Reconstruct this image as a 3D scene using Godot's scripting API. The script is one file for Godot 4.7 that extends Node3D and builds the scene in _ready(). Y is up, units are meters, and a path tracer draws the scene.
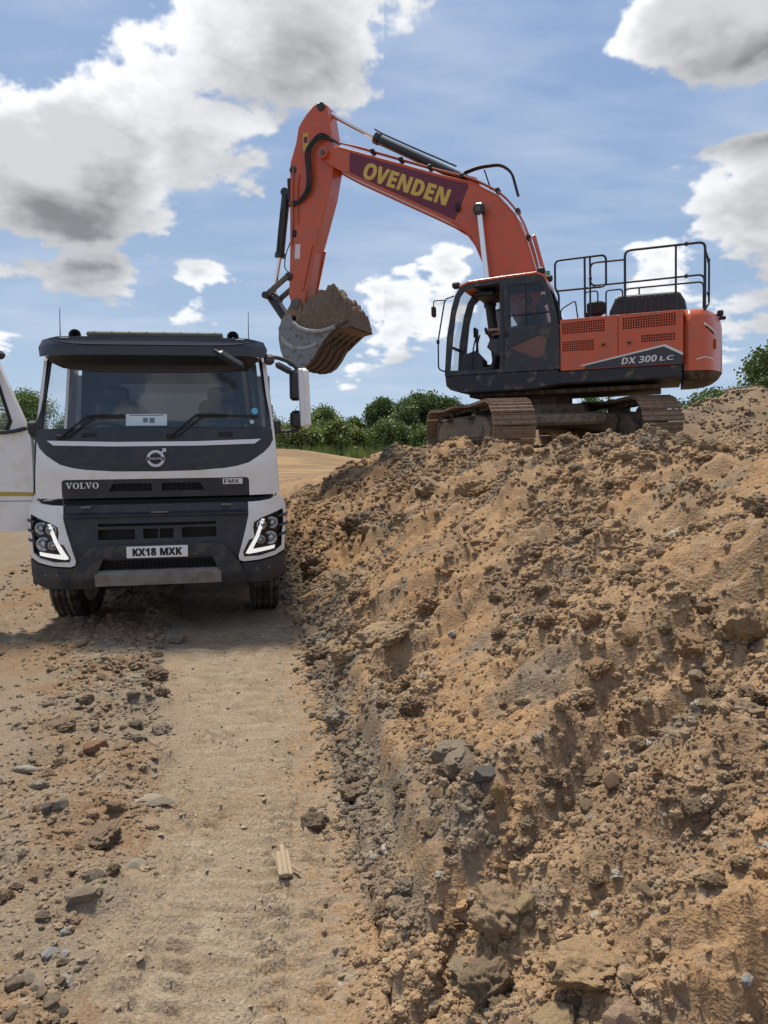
extends Node3D

# ------------------------------------------------------------------ mesh builder
class MB:
	var v := PackedVector3Array()
	var n := PackedVector3Array()
	var c := PackedColorArray()
	var uv := PackedVector2Array()
	func tri(a: Vector3, b: Vector3, d: Vector3) -> void:
		var m := (b - a).cross(d - a)
		if m.length_squared() < 1e-16:
			return
		m = m.normalized()
		v.append(a); v.append(d); v.append(b)
		n.append(m); n.append(m); n.append(m)
	func trin(a: Vector3, b: Vector3, d: Vector3, na: Vector3, nb: Vector3, nd: Vector3) -> void:
		if (b - a).cross(d - a).length_squared() < 1e-18:
			return
		v.append(a); v.append(d); v.append(b)
		n.append(na); n.append(nd); n.append(nb)
	func quad(a: Vector3, b: Vector3, d: Vector3, e: Vector3) -> void:
		tri(a, b, d); tri(a, d, e)
	func ctri(a: Vector3, b: Vector3, d: Vector3, o: Vector3) -> void:
		if (b - a).cross(d - a).dot((a + b + d) / 3.0 - o) < 0.0:
			tri(a, d, b)
		else:
			tri(a, b, d)
	func cquad(a: Vector3, b: Vector3, d: Vector3, e: Vector3, o: Vector3) -> void:
		ctri(a, b, d, o); ctri(a, d, e, o)
	func box(p: Vector3, s: Vector3, bev := 0.0, bs := Basis.IDENTITY) -> MB:
		var h := s / 2.0
		var b := minf(bev, minf(h.x, minf(h.y, h.z)) * 0.9)
		if b <= 0.0:
			b = 0.0004
		var X := {}
		var Y := {}
		var Z := {}
		for i in 8:
			var g := Vector3(1 if i & 1 else -1, 1 if i & 2 else -1, 1 if i & 4 else -1)
			X[i] = p + bs * Vector3(g.x * h.x, g.y * (h.y - b), g.z * (h.z - b))
			Y[i] = p + bs * Vector3(g.x * (h.x - b), g.y * h.y, g.z * (h.z - b))
			Z[i] = p + bs * Vector3(g.x * (h.x - b), g.y * (h.y - b), g.z * h.z)
		for k in 2:
			cquad(X[k], X[k + 2], X[k + 6], X[k + 4], p)
			cquad(Y[k * 2], Y[k * 2 + 1], Y[k * 2 + 5], Y[k * 2 + 4], p)
			cquad(Z[k * 4], Z[k * 4 + 1], Z[k * 4 + 3], Z[k * 4 + 2], p)
		if bev > 0.0:
			for i in [0, 1, 2, 3]:
				cquad(X[i], Y[i], Y[i + 4], X[i + 4], p)
			for i in [0, 1, 4, 5]:
				cquad(X[i], Z[i], Z[i + 2], X[i + 2], p)
			for i in [0, 2, 4, 6]:
				cquad(Y[i], Z[i], Z[i + 1], Y[i + 1], p)
			for i in 8:
				ctri(X[i], Y[i], Z[i], p)
		return self
	# a bar of square section between two points
	func bar(a: Vector3, b: Vector3, wd: float, ht: float, bev := 0.004, up := Vector3.UP) -> MB:
		var dz := b - a
		var l := dz.length()
		dz = dz / l
		if absf(dz.dot(up)) > 0.98:
			up = Vector3(1, 0, 0)
		var dx := up.cross(dz).normalized()
		var dy := dz.cross(dx)
		return box((a + b) / 2.0, Vector3(wd, ht, l), bev, Basis(dx, dy, dz))
	# swept round tube with smooth normals
	func tube(pts: Array, rad, sides := 8, caps := true) -> MB:
		var m := pts.size()
		var t0: Vector3 = (pts[1] - pts[0]).normalized()
		var nn := t0.cross(Vector3.UP if absf(t0.y) < 0.9 else Vector3.RIGHT).normalized()
		var rings := []
		var nors := []
		for i in m:
			var t: Vector3
			if i == 0:
				t = t0
			elif i == m - 1:
				t = (pts[i] - pts[i - 1]).normalized()
			else:
				t = ((pts[i] - pts[i - 1]).normalized() + (pts[i + 1] - pts[i]).normalized()).normalized()
			nn = (nn - t * nn.dot(t)).normalized()
			var bb := t.cross(nn)
			var r: float = rad[i] if rad is Array else rad
			var ring := []
			var nr := []
			for k in sides:
				var a := TAU * k / sides
				var q := nn * cos(a) + bb * sin(a)
				ring.append(pts[i] + q * r)
				nr.append(q)
			rings.append(ring)
			nors.append(nr)
		for i in m - 1:
			for k in sides:
				var k2 := (k + 1) % sides
				trin(rings[i][k], rings[i][k2], rings[i + 1][k2], nors[i][k], nors[i][k2], nors[i + 1][k2])
				trin(rings[i][k], rings[i + 1][k2], rings[i + 1][k], nors[i][k], nors[i + 1][k2], nors[i + 1][k])
		if caps:
			for e in [0, m - 1]:
				var o: Vector3 = pts[1] if e == 0 else pts[m - 2]
				for k in sides:
					ctri(pts[e], rings[e][k], rings[e][(k + 1) % sides], o)
		return self
	# lathe round an axis through o along ax; prof = array of (radius, along)
	func lathe(o: Vector3, ax: Vector3, prof: Array, sides := 24) -> MB:
		ax = ax.normalized()
		var e1 := ax.cross(Vector3.UP if absf(ax.y) < 0.9 else Vector3.RIGHT).normalized()
		var e2 := ax.cross(e1)
		for i in prof.size() - 1:
			var p0: Vector2 = prof[i]
			var p1: Vector2 = prof[i + 1]
			var t := p1 - p0
			var nr := Vector2(t.y, -t.x).normalized()
			for k in sides:
				var a0 := TAU * k / sides
				var a1 := TAU * (k + 1) / sides
				var u0 := e1 * cos(a0) + e2 * sin(a0)
				var u1 := e1 * cos(a1) + e2 * sin(a1)
				var A := o + u0 * p0.x + ax * p0.y
				var B := o + u1 * p0.x + ax * p0.y
				var C := o + u1 * p1.x + ax * p1.y
				var D := o + u0 * p1.x + ax * p1.y
				var n0 := u0 * nr.x + ax * nr.y
				var n1 := u1 * nr.x + ax * nr.y
				if (B - A).cross(C - A).dot(n0) >= 0.0 and (C - A).cross(D - A).dot(n0) >= 0.0:
					trin(A, B, C, n0, n1, n1); trin(A, C, D, n0, n1, n0)
				else:
					trin(A, C, B, n0, n1, n1); trin(A, D, C, n0, n0, n1)
		return self
	# polygon (xy) extruded from z0 to z1, with a chamfer on the z1 side and the z0 side
	func prism(poly: Array, z0: float, z1: float, tf := Transform3D.IDENTITY, ch := 0.0) -> MB:
		var p := PackedVector2Array(poly)
		if Geometry2D.is_polygon_clockwise(p):
			p.reverse()
		var m := p.size()
		var q := PackedVector2Array()
		for i in m:
			var a := (p[i] - p[(i + m - 1) % m]).normalized()
			var b := (p[(i + 1) % m] - p[i]).normalized()
			var na := Vector2(-a.y, a.x)
			var nb := Vector2(-b.y, b.x)
			var s := na + nb
			var l := s.length()
			s = s / maxf(l, 0.2)
			q.append(p[i] + s * ch / maxf(0.4, s.dot(na)))
		var idx := Geometry2D.triangulate_polygon(q)
		for i in range(0, idx.size(), 3):
			var A := q[idx[i]]
			var B := q[idx[i + 1]]
			var C := q[idx[i + 2]]
			if (B - A).cross(C - A) < 0.0:
				var T := B
				B = C
				C = T
			tri(tf * Vector3(A.x, A.y, z1), tf * Vector3(B.x, B.y, z1), tf * Vector3(C.x, C.y, z1))
			tri(tf * Vector3(A.x, A.y, z0), tf * Vector3(C.x, C.y, z0), tf * Vector3(B.x, B.y, z0))
		for i in m:
			var j := (i + 1) % m
			var P := p[i]
			var Q := p[j]
			quad(tf * Vector3(P.x, P.y, z0 + ch), tf * Vector3(Q.x, Q.y, z0 + ch), tf * Vector3(Q.x, Q.y, z1 - ch), tf * Vector3(P.x, P.y, z1 - ch))
			if ch > 0.0:
				quad(tf * Vector3(P.x, P.y, z1 - ch), tf * Vector3(Q.x, Q.y, z1 - ch), tf * Vector3(q[j].x, q[j].y, z1), tf * Vector3(q[i].x, q[i].y, z1))
				quad(tf * Vector3(q[i].x, q[i].y, z0), tf * Vector3(q[j].x, q[j].y, z0), tf * Vector3(Q.x, Q.y, z0 + ch), tf * Vector3(P.x, P.y, z0 + ch))
		return self
	# a polygon with holes laid on a curved surface z = f(x, y), t thick, cut into cells so that it follows the curve
	func skin(outer: Array, holes: Array, f: Callable, t: float, cell := 0.1, off := 0.0) -> MB:
		var o := PackedVector2Array(outer)
		if Geometry2D.is_polygon_clockwise(o):
			o.reverse()
		var lo := o[0]
		var hi := o[0]
		for q in o:
			lo = lo.min(q)
			hi = hi.max(q)
		var nx := int(ceil((hi.x - lo.x) / cell))
		var ny := int(ceil((hi.y - lo.y) / cell))
		var hs := []
		for h in holes:
			var hp := PackedVector2Array(h)
			if Geometry2D.is_polygon_clockwise(hp):
				hp.reverse()
			hs.append(hp)
		for i in nx:
			for j in ny:
				var a := lo + Vector2((hi.x - lo.x) * i / nx, (hi.y - lo.y) * j / ny)
				var b := lo + Vector2((hi.x - lo.x) * (i + 1) / nx, (hi.y - lo.y) * (j + 1) / ny)
				var cellp := PackedVector2Array([a, Vector2(b.x, a.y), b, Vector2(a.x, b.y)])
				var list: Array = Geometry2D.intersect_polygons(cellp, o)
				for hp in hs:
					var nl := []
					for g in list:
						for r in Geometry2D.clip_polygons(g, hp):
							if not Geometry2D.is_polygon_clockwise(r):
								nl.append(r)
					list = nl
				for g in list:
					if g.size() < 3:
						continue
					var idx := Geometry2D.triangulate_polygon(g)
					for k in range(0, idx.size(), 3):
						var T := [g[idx[k]], g[idx[k + 1]], g[idx[k + 2]]]
						if (T[1] - T[0]).cross(T[2] - T[0]) < 0.0:
							T = [T[0], T[2], T[1]]
						var P := []
						var N := []
						for q in T:
							var e := 0.004
							var z: float = f.call(q.x, q.y)
							var nr := Vector3(-(f.call(q.x + e, q.y) - z) / e, -(f.call(q.x, q.y + e) - z) / e, 1.0).normalized()
							P.append(Vector3(q.x, q.y, z + off + t))
							N.append(nr)
						trin(P[0], P[1], P[2], N[0], N[1], N[2])
						if t > 0.0:
							var dn := Vector3(0, 0, t)
							trin(P[0] - dn, P[2] - dn, P[1] - dn, -N[0], -N[2], -N[1])
		if t > 0.0:
			var loops := [o]
			for hp in hs:
				var r: PackedVector2Array = hp.duplicate()
				r.reverse()
				loops.append(r)
			for L in loops:
				for i in L.size():
					var A: Vector2 = L[i]
					var B: Vector2 = L[(i + 1) % L.size()]
					var m := maxi(1, int(ceil(A.distance_to(B) / cell)))
					for k in m:
						var p := A.lerp(B, float(k) / m)
						var q := A.lerp(B, float(k + 1) / m)
						var zp: float = f.call(p.x, p.y) + off
						var zq: float = f.call(q.x, q.y) + off
						quad(Vector3(p.x, p.y, zp), Vector3(q.x, q.y, zq), Vector3(q.x, q.y, zq + t), Vector3(p.x, p.y, zp + t))
		return self
	# smooth surface through rings of points (each ring the same count); closed = rings are loops
	func loft(rings: Array, closed := true, flip := false, cap0 := false, cap1 := false) -> MB:
		var m := rings.size()
		var s: int = rings[0].size()
		var nor := []
		for i in m:
			var row := []
			for k in s:
				var kp := (k + 1) % s if closed else mini(k + 1, s - 1)
				var km := (k + s - 1) % s if closed else maxi(k - 1, 0)
				var du: Vector3 = rings[i][kp] - rings[i][km]
				var dv: Vector3 = rings[mini(i + 1, m - 1)][k] - rings[maxi(i - 1, 0)][k]
				var q := du.cross(dv).normalized()
				row.append(-q if flip else q)
			nor.append(row)
		for i in m - 1:
			for k in (s if closed else s - 1):
				var k2 := (k + 1) % s
				var a: Vector3 = rings[i][k]
				var b: Vector3 = rings[i][k2]
				var d: Vector3 = rings[i + 1][k2]
				var e: Vector3 = rings[i + 1][k]
				if flip:
					trin(a, d, b, nor[i][k], nor[i + 1][k2], nor[i][k2]); trin(a, e, d, nor[i][k], nor[i + 1][k], nor[i + 1][k2])
				else:
					trin(a, b, d, nor[i][k], nor[i][k2], nor[i + 1][k2]); trin(a, d, e, nor[i][k], nor[i + 1][k2], nor[i + 1][k])
		for e in 2:
			if (e == 0 and cap0) or (e == 1 and cap1):
				var ring: Array = rings[0] if e == 0 else rings[m - 1]
				var inner: Array = rings[1] if e == 0 else rings[m - 2]
				var cc := Vector3.ZERO
				var ci := Vector3.ZERO
				for k in s:
					cc += ring[k] / s
					ci += inner[k] / s
				for k in s:
					ctri(cc, ring[k], ring[(k + 1) % s], ci)
		return self
	func add(mesh: Mesh, tf: Transform3D) -> MB:
		for si in mesh.get_surface_count():
			var A := mesh.surface_get_arrays(si)
			var vv: PackedVector3Array = A[Mesh.ARRAY_VERTEX]
			var nn: PackedVector3Array = A[Mesh.ARRAY_NORMAL]
			var id: PackedInt32Array = A[Mesh.ARRAY_INDEX] if A[Mesh.ARRAY_INDEX] != null else PackedInt32Array(range(vv.size()))
			for i in id:
				v.append(tf * vv[i])
				n.append((tf.basis * nn[i]).normalized())
		return self
	func xf(tf: Transform3D) -> MB:
		for i in v.size():
			v[i] = tf * v[i]
			n[i] = (tf.basis * n[i]).normalized()
		if tf.basis.determinant() < 0.0:
			for i in range(0, v.size(), 3):
				var a := v[i]
				v[i] = v[i + 1]
				v[i + 1] = a
				a = n[i]
				n[i] = n[i + 1]
				n[i + 1] = a
		return self
	func mesh() -> ArrayMesh:
		var A := []
		A.resize(Mesh.ARRAY_MAX)
		A[Mesh.ARRAY_VERTEX] = v
		A[Mesh.ARRAY_NORMAL] = n
		if c.size() == v.size():
			A[Mesh.ARRAY_COLOR] = c
		if uv.size() == v.size():
			A[Mesh.ARRAY_TEX_UV] = uv
		var m := ArrayMesh.new()
		m.add_surface_from_arrays(Mesh.PRIMITIVE_TRIANGLES, A)
		return m

# ------------------------------------------------------------------ nodes
var taken := {}
var M := {}
var rng := RandomNumberGenerator.new()

func numbered(called: String) -> String:
	var k: int = taken.get(called, 0)
	taken[called] = k + 1
	return called if k == 0 else "%s_%03d" % [called, k]

func tag(o: Node, label: String, category: String, group := "", kind := "") -> Node:
	if label:
		o.set_meta("label", label)
	if category:
		o.set_meta("category", category)
	if group:
		o.set_meta("group", group)
	if kind:
		o.set_meta("kind", kind)
	return o

func thing(called: String, label: String, category: String, at := Transform3D.IDENTITY, group := "") -> Node3D:
	var o := Node3D.new()
	o.name = numbered(called)
	o.transform = at
	add_child(o, true)
	tag(o, label, category, group)
	return o

func part(parent: Node, called: String, shape, m: Material, at := Transform3D.IDENTITY) -> MeshInstance3D:
	var o := MeshInstance3D.new()
	o.name = called if parent != self else numbered(called)
	o.mesh = shape.mesh() if shape is MB else shape
	o.material_override = m
	o.transform = at
	parent.add_child(o, true)
	return o

func knot(parent: Node, called: String, at := Transform3D.IDENTITY) -> Node3D:
	var o := Node3D.new()
	o.name = called
	o.transform = at
	parent.add_child(o, true)
	return o

func mb() -> MB:
	return MB.new()

func V(x: float, y: float, z := 0.0) -> Vector3:
	return Vector3(x, y, z)

func pts(a: Array) -> Array:
	var o := []
	for i in range(0, a.size(), 2):
		o.append(Vector2(a[i], a[i + 1]))
	return o

func mirrored(p: Array) -> Array:
	var o := []
	for q in p:
		o.append(Vector2(-q.x, q.y))
	o.reverse()
	return o

func T(x: float, y: float, z: float, yaw := 0.0, sc := 1.0) -> Transform3D:
	return Transform3D(Basis(Vector3.UP, yaw).scaled(Vector3.ONE * sc), Vector3(x, y, z))

# linear base colour -> material
func lin(r: float, g: float, b: float) -> Color:
	return Color(r, g, b).linear_to_srgb()

func paint(col: Color, rough := 0.5, metal := 0.0) -> StandardMaterial3D:
	var m := StandardMaterial3D.new()
	m.albedo_color = col
	m.roughness = rough
	m.metallic = metal
	return m

func fnl(type: int, freq: float, sd: int, oct := 1, gain := 0.5) -> FastNoiseLite:
	var f := FastNoiseLite.new()
	f.noise_type = type
	f.frequency = freq
	f.seed = sd
	f.fractal_type = FastNoiseLite.FRACTAL_FBM if oct > 1 else FastNoiseLite.FRACTAL_NONE
	f.fractal_octaves = oct
	f.fractal_gain = gain
	return f

func tex(im: Image) -> ImageTexture:
	return ImageTexture.create_from_image(im)

# grey noise picture, contrast stretched into lo..hi; tile seamless
func noise_img(f: FastNoiseLite, size: int, lo: float, hi: float, power := 1.0) -> Image:
	var im := f.get_seamless_image(size, size)
	im.convert(Image.FORMAT_L8)
	var d := im.get_data()
	var lut := PackedByteArray()
	for i in 256:
		lut.append(int(255.0 * (lo + (hi - lo) * pow(i / 255.0, power))))
	for i in d.size():
		d[i] = lut[d[i]]
	return Image.create_from_data(size, size, false, Image.FORMAT_L8, d)

# raised lettering: the text fitted into a box w wide and h high, its middle at the origin, facing +z
func lettering(text: String, w: float, h: float, depth: float, serif := false) -> MB:
	var f := SystemFont.new()
	f.font_names = PackedStringArray(["Droid Serif" if serif else "Droid Sans"])
	f.font_weight = 700
	var t := TextMesh.new()
	t.text = text
	t.font = f
	t.font_size = 64
	t.pixel_size = 0.01
	t.depth = 0.1
	t.curve_step = 1.5
	var arr := ArrayMesh.new()
	arr.add_surface_from_arrays(Mesh.PRIMITIVE_TRIANGLES, t.surface_get_arrays(0))
	var b := arr.get_aabb()
	var k := Vector3(w / b.size.x, h / b.size.y, depth / b.size.z)
	var o := mb()
	o.add(arr, Transform3D(Basis.from_scale(k), -b.get_center() * k))
	return o

func rounded(x0: float, y0: float, x1: float, y1: float, r: float, seg := 4) -> Array:
	var o := []
	for c in [[x1 - r, y1 - r, 0.0], [x0 + r, y1 - r, PI / 2], [x0 + r, y0 + r, PI], [x1 - r, y0 + r, PI * 1.5]]:
		for i in seg + 1:
			var a: float = c[2] + PI / 2 * i / seg
			o.append(Vector2(c[0] + r * cos(a), c[1] + r * sin(a)))
	return o

func circle(x: float, y: float, r: float, seg := 20) -> Array:
	var o := []
	for i in seg:
		o.append(Vector2(x + r * cos(TAU * i / seg), y + r * sin(TAU * i / seg)))
	return o

func bent(p: Array, r: float, seg := 4) -> Array:   # a polyline with rounded corners
	var o := [p[0]]
	for i in range(1, p.size() - 1):
		var a: Vector3 = (p[i - 1] - p[i])
		var b: Vector3 = (p[i + 1] - p[i])
		var k := minf(r, minf(a.length(), b.length()) * 0.45)
		var A: Vector3 = p[i] + a.normalized() * k
		var B: Vector3 = p[i] + b.normalized() * k
		for s in seg + 1:
			var t := float(s) / seg
			o.append(A.lerp(p[i], t).lerp((p[i] as Vector3).lerp(B, t), t))
	o.append(p[p.size() - 1])
	return o

func bold(text: String, w: float, h: float, by: float) -> MB:   # heavier strokes: copies a stroke apart
	var src := lettering(text, w, h, 0.002).mesh()
	var o := mb()
	for i in 5:
		var a := TAU * i / 5
		o.add(src, Transform3D(Basis.IDENTITY, V(by * cos(a), by * sin(a), 0.00015 * i)))
	return o

# ------------------------------------------------------------------ sky
const SKW := 4096
const SKH := 2048
var sky_rows := []
var sky_bias := PackedFloat32Array()
var sky_n1: FastNoiseLite
var sky_n2: FastNoiseLite
var sky_n3: FastNoiseLite
var sun_dir := Vector3(-0.20, 1.0, -0.34).normalized()

func cloud_density(dir: Vector3, bias: float, fine: bool) -> float:
	var s := 2.1 / (0.30 + dir.y)
	var p := Vector3(dir.x, dir.y * 1.5, dir.z) * s
	var d := bias + 0.80 * sky_n1.get_noise_3dv(p)
	if fine:
		d += -0.22 * (sky_n2.get_noise_3dv(p) + 0.45)
	return d

func sky_row(j: int) -> void:
	var out := PackedFloat32Array()
	out.resize(SKW * 3)
	var el := PI / 2 - PI * (j + 0.5) / SKH
	var ce := cos(el)
	var se := sin(el)
	var zen := Color(0.085, 0.19, 0.44)
	var hor := Color(0.42, 0.54, 0.66)
	var half := SKH / 2
	# full fineness where the clouds are small in the eye, coarser overhead and all round
	if j % 2 == 1 and el > 0.72:
		return
	var i := -1
	while i < SKW - 1:
		i += 1
		var az := TAU * (i + 0.5) / SKW
		var dir := Vector3(sin(az) * ce, se, -cos(az) * ce)
		var bias: float = sky_bias[j * SKW + i]
		var t := pow(1.0 - se, 2.6)
		var c := zen.lerp(hor, t)
		# thin high veil
		var ci := sky_n3.get_noise_3d(dir.x * 3.0 / (se + 0.25), se * 2.0, dir.z * 7.0 / (se + 0.25))
		var veil := clampf(0.16 + 0.75 * ci, 0.0, 0.65) * 0.7
		c = c.lerp(Color(0.52, 0.59, 0.70), veil)
		var sd := clampf((dir.dot(sun_dir) - 0.2) / 0.8, 0.0, 1.0)
		c = c.lerp(Color(0.8, 0.86, 0.92), 0.35 * sd * sd)
		var d := cloud_density(dir, bias, true)
		if d > -0.04:
			var a := smoothstep(-0.04, 0.09, d)
			# light comes from above: what lies higher up in the cloud shades what is below
			var dir2 := (dir + sun_dir * 0.04).normalized()
			var j2 := maxi(0, j - SKH / 52)
			var d2 := cloud_density(dir2, sky_bias[j2 * SKW + i], true)
			var j3 := maxi(0, j - SKH / 24)
			var d3 := cloud_density((dir + Vector3.UP * 0.11).normalized(), sky_bias[j3 * SKW + i], false)
			var lit := clampf(0.62 + (d - d2) * 1.1 - 0.55 * clampf(d3 + 0.1, -0.3, 0.8), 0.0, 1.0)
			var thick := smoothstep(0.08, 0.55, d)
			var bright := lerpf(0.44 + 0.44 * lit, 0.14 + 0.40 * lit, thick)
			var col := Color(bright, bright * 1.015, bright * 1.04)
			col = Color(lerpf(col.r, 0.62, 0.30 * t), lerpf(col.g, 0.67, 0.30 * t), lerpf(col.b, 0.74, 0.30 * t))
			c = c.lerp(col, a)
		var rep := 1 if el < 0.72 and (az < 0.72 or az > TAU - 0.72) else 4
		for q in rep:
			if i + q < SKW:
				out[(i + q) * 3] = c.r
				out[(i + q) * 3 + 1] = c.g
				out[(i + q) * 3 + 2] = c.b
		i += rep - 1
	sky_rows[j] = out

func make_sky() -> Sky:
	sky_n1 = fnl(FastNoiseLite.TYPE_SIMPLEX_SMOOTH, 1.5, 11, 7, 0.57)
	sky_n2 = fnl(FastNoiseLite.TYPE_CELLULAR, 4.5, 5, 4, 0.55)
	sky_n2.cellular_return_type = FastNoiseLite.RETURN_DISTANCE
	sky_n2.domain_warp_enabled = true
	sky_n2.domain_warp_frequency = 0.9
	sky_n2.domain_warp_amplitude = 0.4
	sky_n3 = fnl(FastNoiseLite.TYPE_SIMPLEX_SMOOTH, 0.6, 77, 5, 0.55)
	# cloud bodies: azimuth, elevation, half width, half height in degrees, strength
	var blobs := [
		[-22, 18.5, 8, 4.5, 0.95], [-28, 17, 7, 4.5, 0.55], [-19, 24, 7, 5.0, 0.7], [-14, 26, 7, 5, 0.6], [-6, 29, 9, 5, 0.75], [3, 31, 7, 4.5, 0.35], [-5, 24.5, 5, 3, 0.4], [-17, 29, 3, 2.5, 0.35], [-10, 22.3, 6, 3.5, 0.62], [-4, 24, 4.5, 3.5, 0.6], [-17, 17, 5.5, 3.2, 0.7], [-23, 15, 6, 2.8, 0.7], [-13.5, 20, 5, 3.2, 0.66],
		[-19.8, 11.3, 3.2, 1.5, 0.85], [-22, 13, 2.0, 1.4, 0.45], [-13.4, 11.6, 1.9, 1.6, 0.8], [1.8, 9.4, 3.6, 2.4, 0.75], [4.7, 13.2, 1.8, 1.1, 0.6], [3, 7, 4, 1.3, 0.4],
		[-26, 30, 5, 4, -0.6], [-25, 25, 3, 1.8, -0.3], [-9.5, 15.2, 5, 2.8, -0.5], [4, 22, 6, 4, -0.45], [10, 26, 5, 6, -0.5], [13, 17, 5, 4, -0.4], [23, 20.8, 5, 1.2, -0.6],
		[24.5, 26.5, 7.5, 4.2, 1.3], [17, 25, 4, 3, 0.35], [19, 30, 3, 1.6, 0.4], [27.5, 31, 5, 3, 0.5], [28, 15.5, 4.6, 4.0, 1.25], [19, 12, 3, 2.2, 0.55], [29, 12, 4, 4, 0.75], [23, 8, 5, 2, 0.45],
		[-28, 7, 4, 1.2, 0.3], [-10, 6, 4, 1.0, 0.25], [10, 5.5, 4, 1.2, 0.3], [13, 9.5, 2.4, 1.2, 0.3]]
	var r := RandomNumberGenerator.new()
	r.seed = 4
	for k in 95:
		var az := r.randf_range(34, 326)
		var el := rad_to_deg(asin(r.randf_range(0.06, 0.98)))
		var s := r.randf_range(0.6, 1.5)
		blobs.append([az, el, 6.0 * s / maxf(0.25, cos(deg_to_rad(el))), 4.0 * s, r.randf_range(0.35, 0.8)])
	for k in 16:
		blobs.append([r.randf_range(-30, 30), r.randf_range(42, 85), r.randf_range(8, 22), r.randf_range(4, 7), r.randf_range(0.3, 0.7)])
	var bw := 360
	var bh := 90
	var data := PackedFloat32Array()
	data.resize(bw * bh)
	for j in bh:
		var el := 90.0 * (1.0 - (j + 0.5) / bh)
		for i in bw:
			var az := 360.0 * (i + 0.5) / bw
			var s := 0.0
			var gap := 0.0
			for b in blobs:
				var da: float = absf(fposmod(az - b[0] + 180.0, 360.0) - 180.0) / b[2]
				if da > 2.2:
					continue
				var de: float = (el - b[1]) / b[3]
				if absf(de) > 2.2:
					continue
				var q := da * da + de * de
				var g: float = b[4] * exp(-q * 0.8)
				if g < 0.0:
					gap += g
				else:
					s = maxf(s, g) + 0.12 * minf(s, g)
			data[j * bw + i] = s + gap - 0.36
	var bi := Image.create_from_data(bw, bh, false, Image.FORMAT_RF, data.to_byte_array())
	bi.resize(SKW, SKH / 2, Image.INTERPOLATE_CUBIC)
	sky_bias = bi.get_data().to_float32_array()
	sky_rows.resize(SKH / 2)
	var id := WorkerThreadPool.add_group_task(sky_row, SKH / 2)
	WorkerThreadPool.wait_for_group_task_completion(id)
	var all := PackedFloat32Array()
	for j in sky_rows.size():
		all.append_array(sky_rows[j] if sky_rows[j] != null else sky_rows[j - 1])
	var low := PackedFloat32Array()
	low.resize(SKW * 3 * (SKH / 2))
	for i in range(0, low.size(), 3):
		low[i] = 0.20
		low[i + 1] = 0.16
		low[i + 2] = 0.11
	all.append_array(low)
	sky_rows.clear()
	var im := Image.create_from_data(SKW, SKH, false, Image.FORMAT_RGBF, all.to_byte_array())
	var pm := PanoramaSkyMaterial.new()
	pm.panorama = tex(im)
	var s := Sky.new()
	s.sky_material = pm
	return s

# ------------------------------------------------------------------ terrain
# d = metres ahead of the road's start (z = -d), w = metres to the right of the foot of the bank
var g_big: FastNoiseLite
var g_mid: FastNoiseLite
var g_fine: FastNoiseLite
var g_cell_l: FastNoiseLite
var g_cell_m: FastNoiseLite
var g_cell_s: FastNoiseLite
var g_patch: FastNoiseLite
var g_streak: FastNoiseLite

func toe(d: float) -> float:
	if d < 11.0:
		return 0.26 - 0.09 * d - 0.0062 * d * d
	return -1.4802 - 0.22 * (d - 11.0)

func ss(a: float, b: float, x: float) -> float:
	return smoothstep(a, b, x)

func road_edge(d: float) -> float:   # width of the packed track
	return 0.95 + 0.5 * ss(3.5, 7.5, d)

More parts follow.
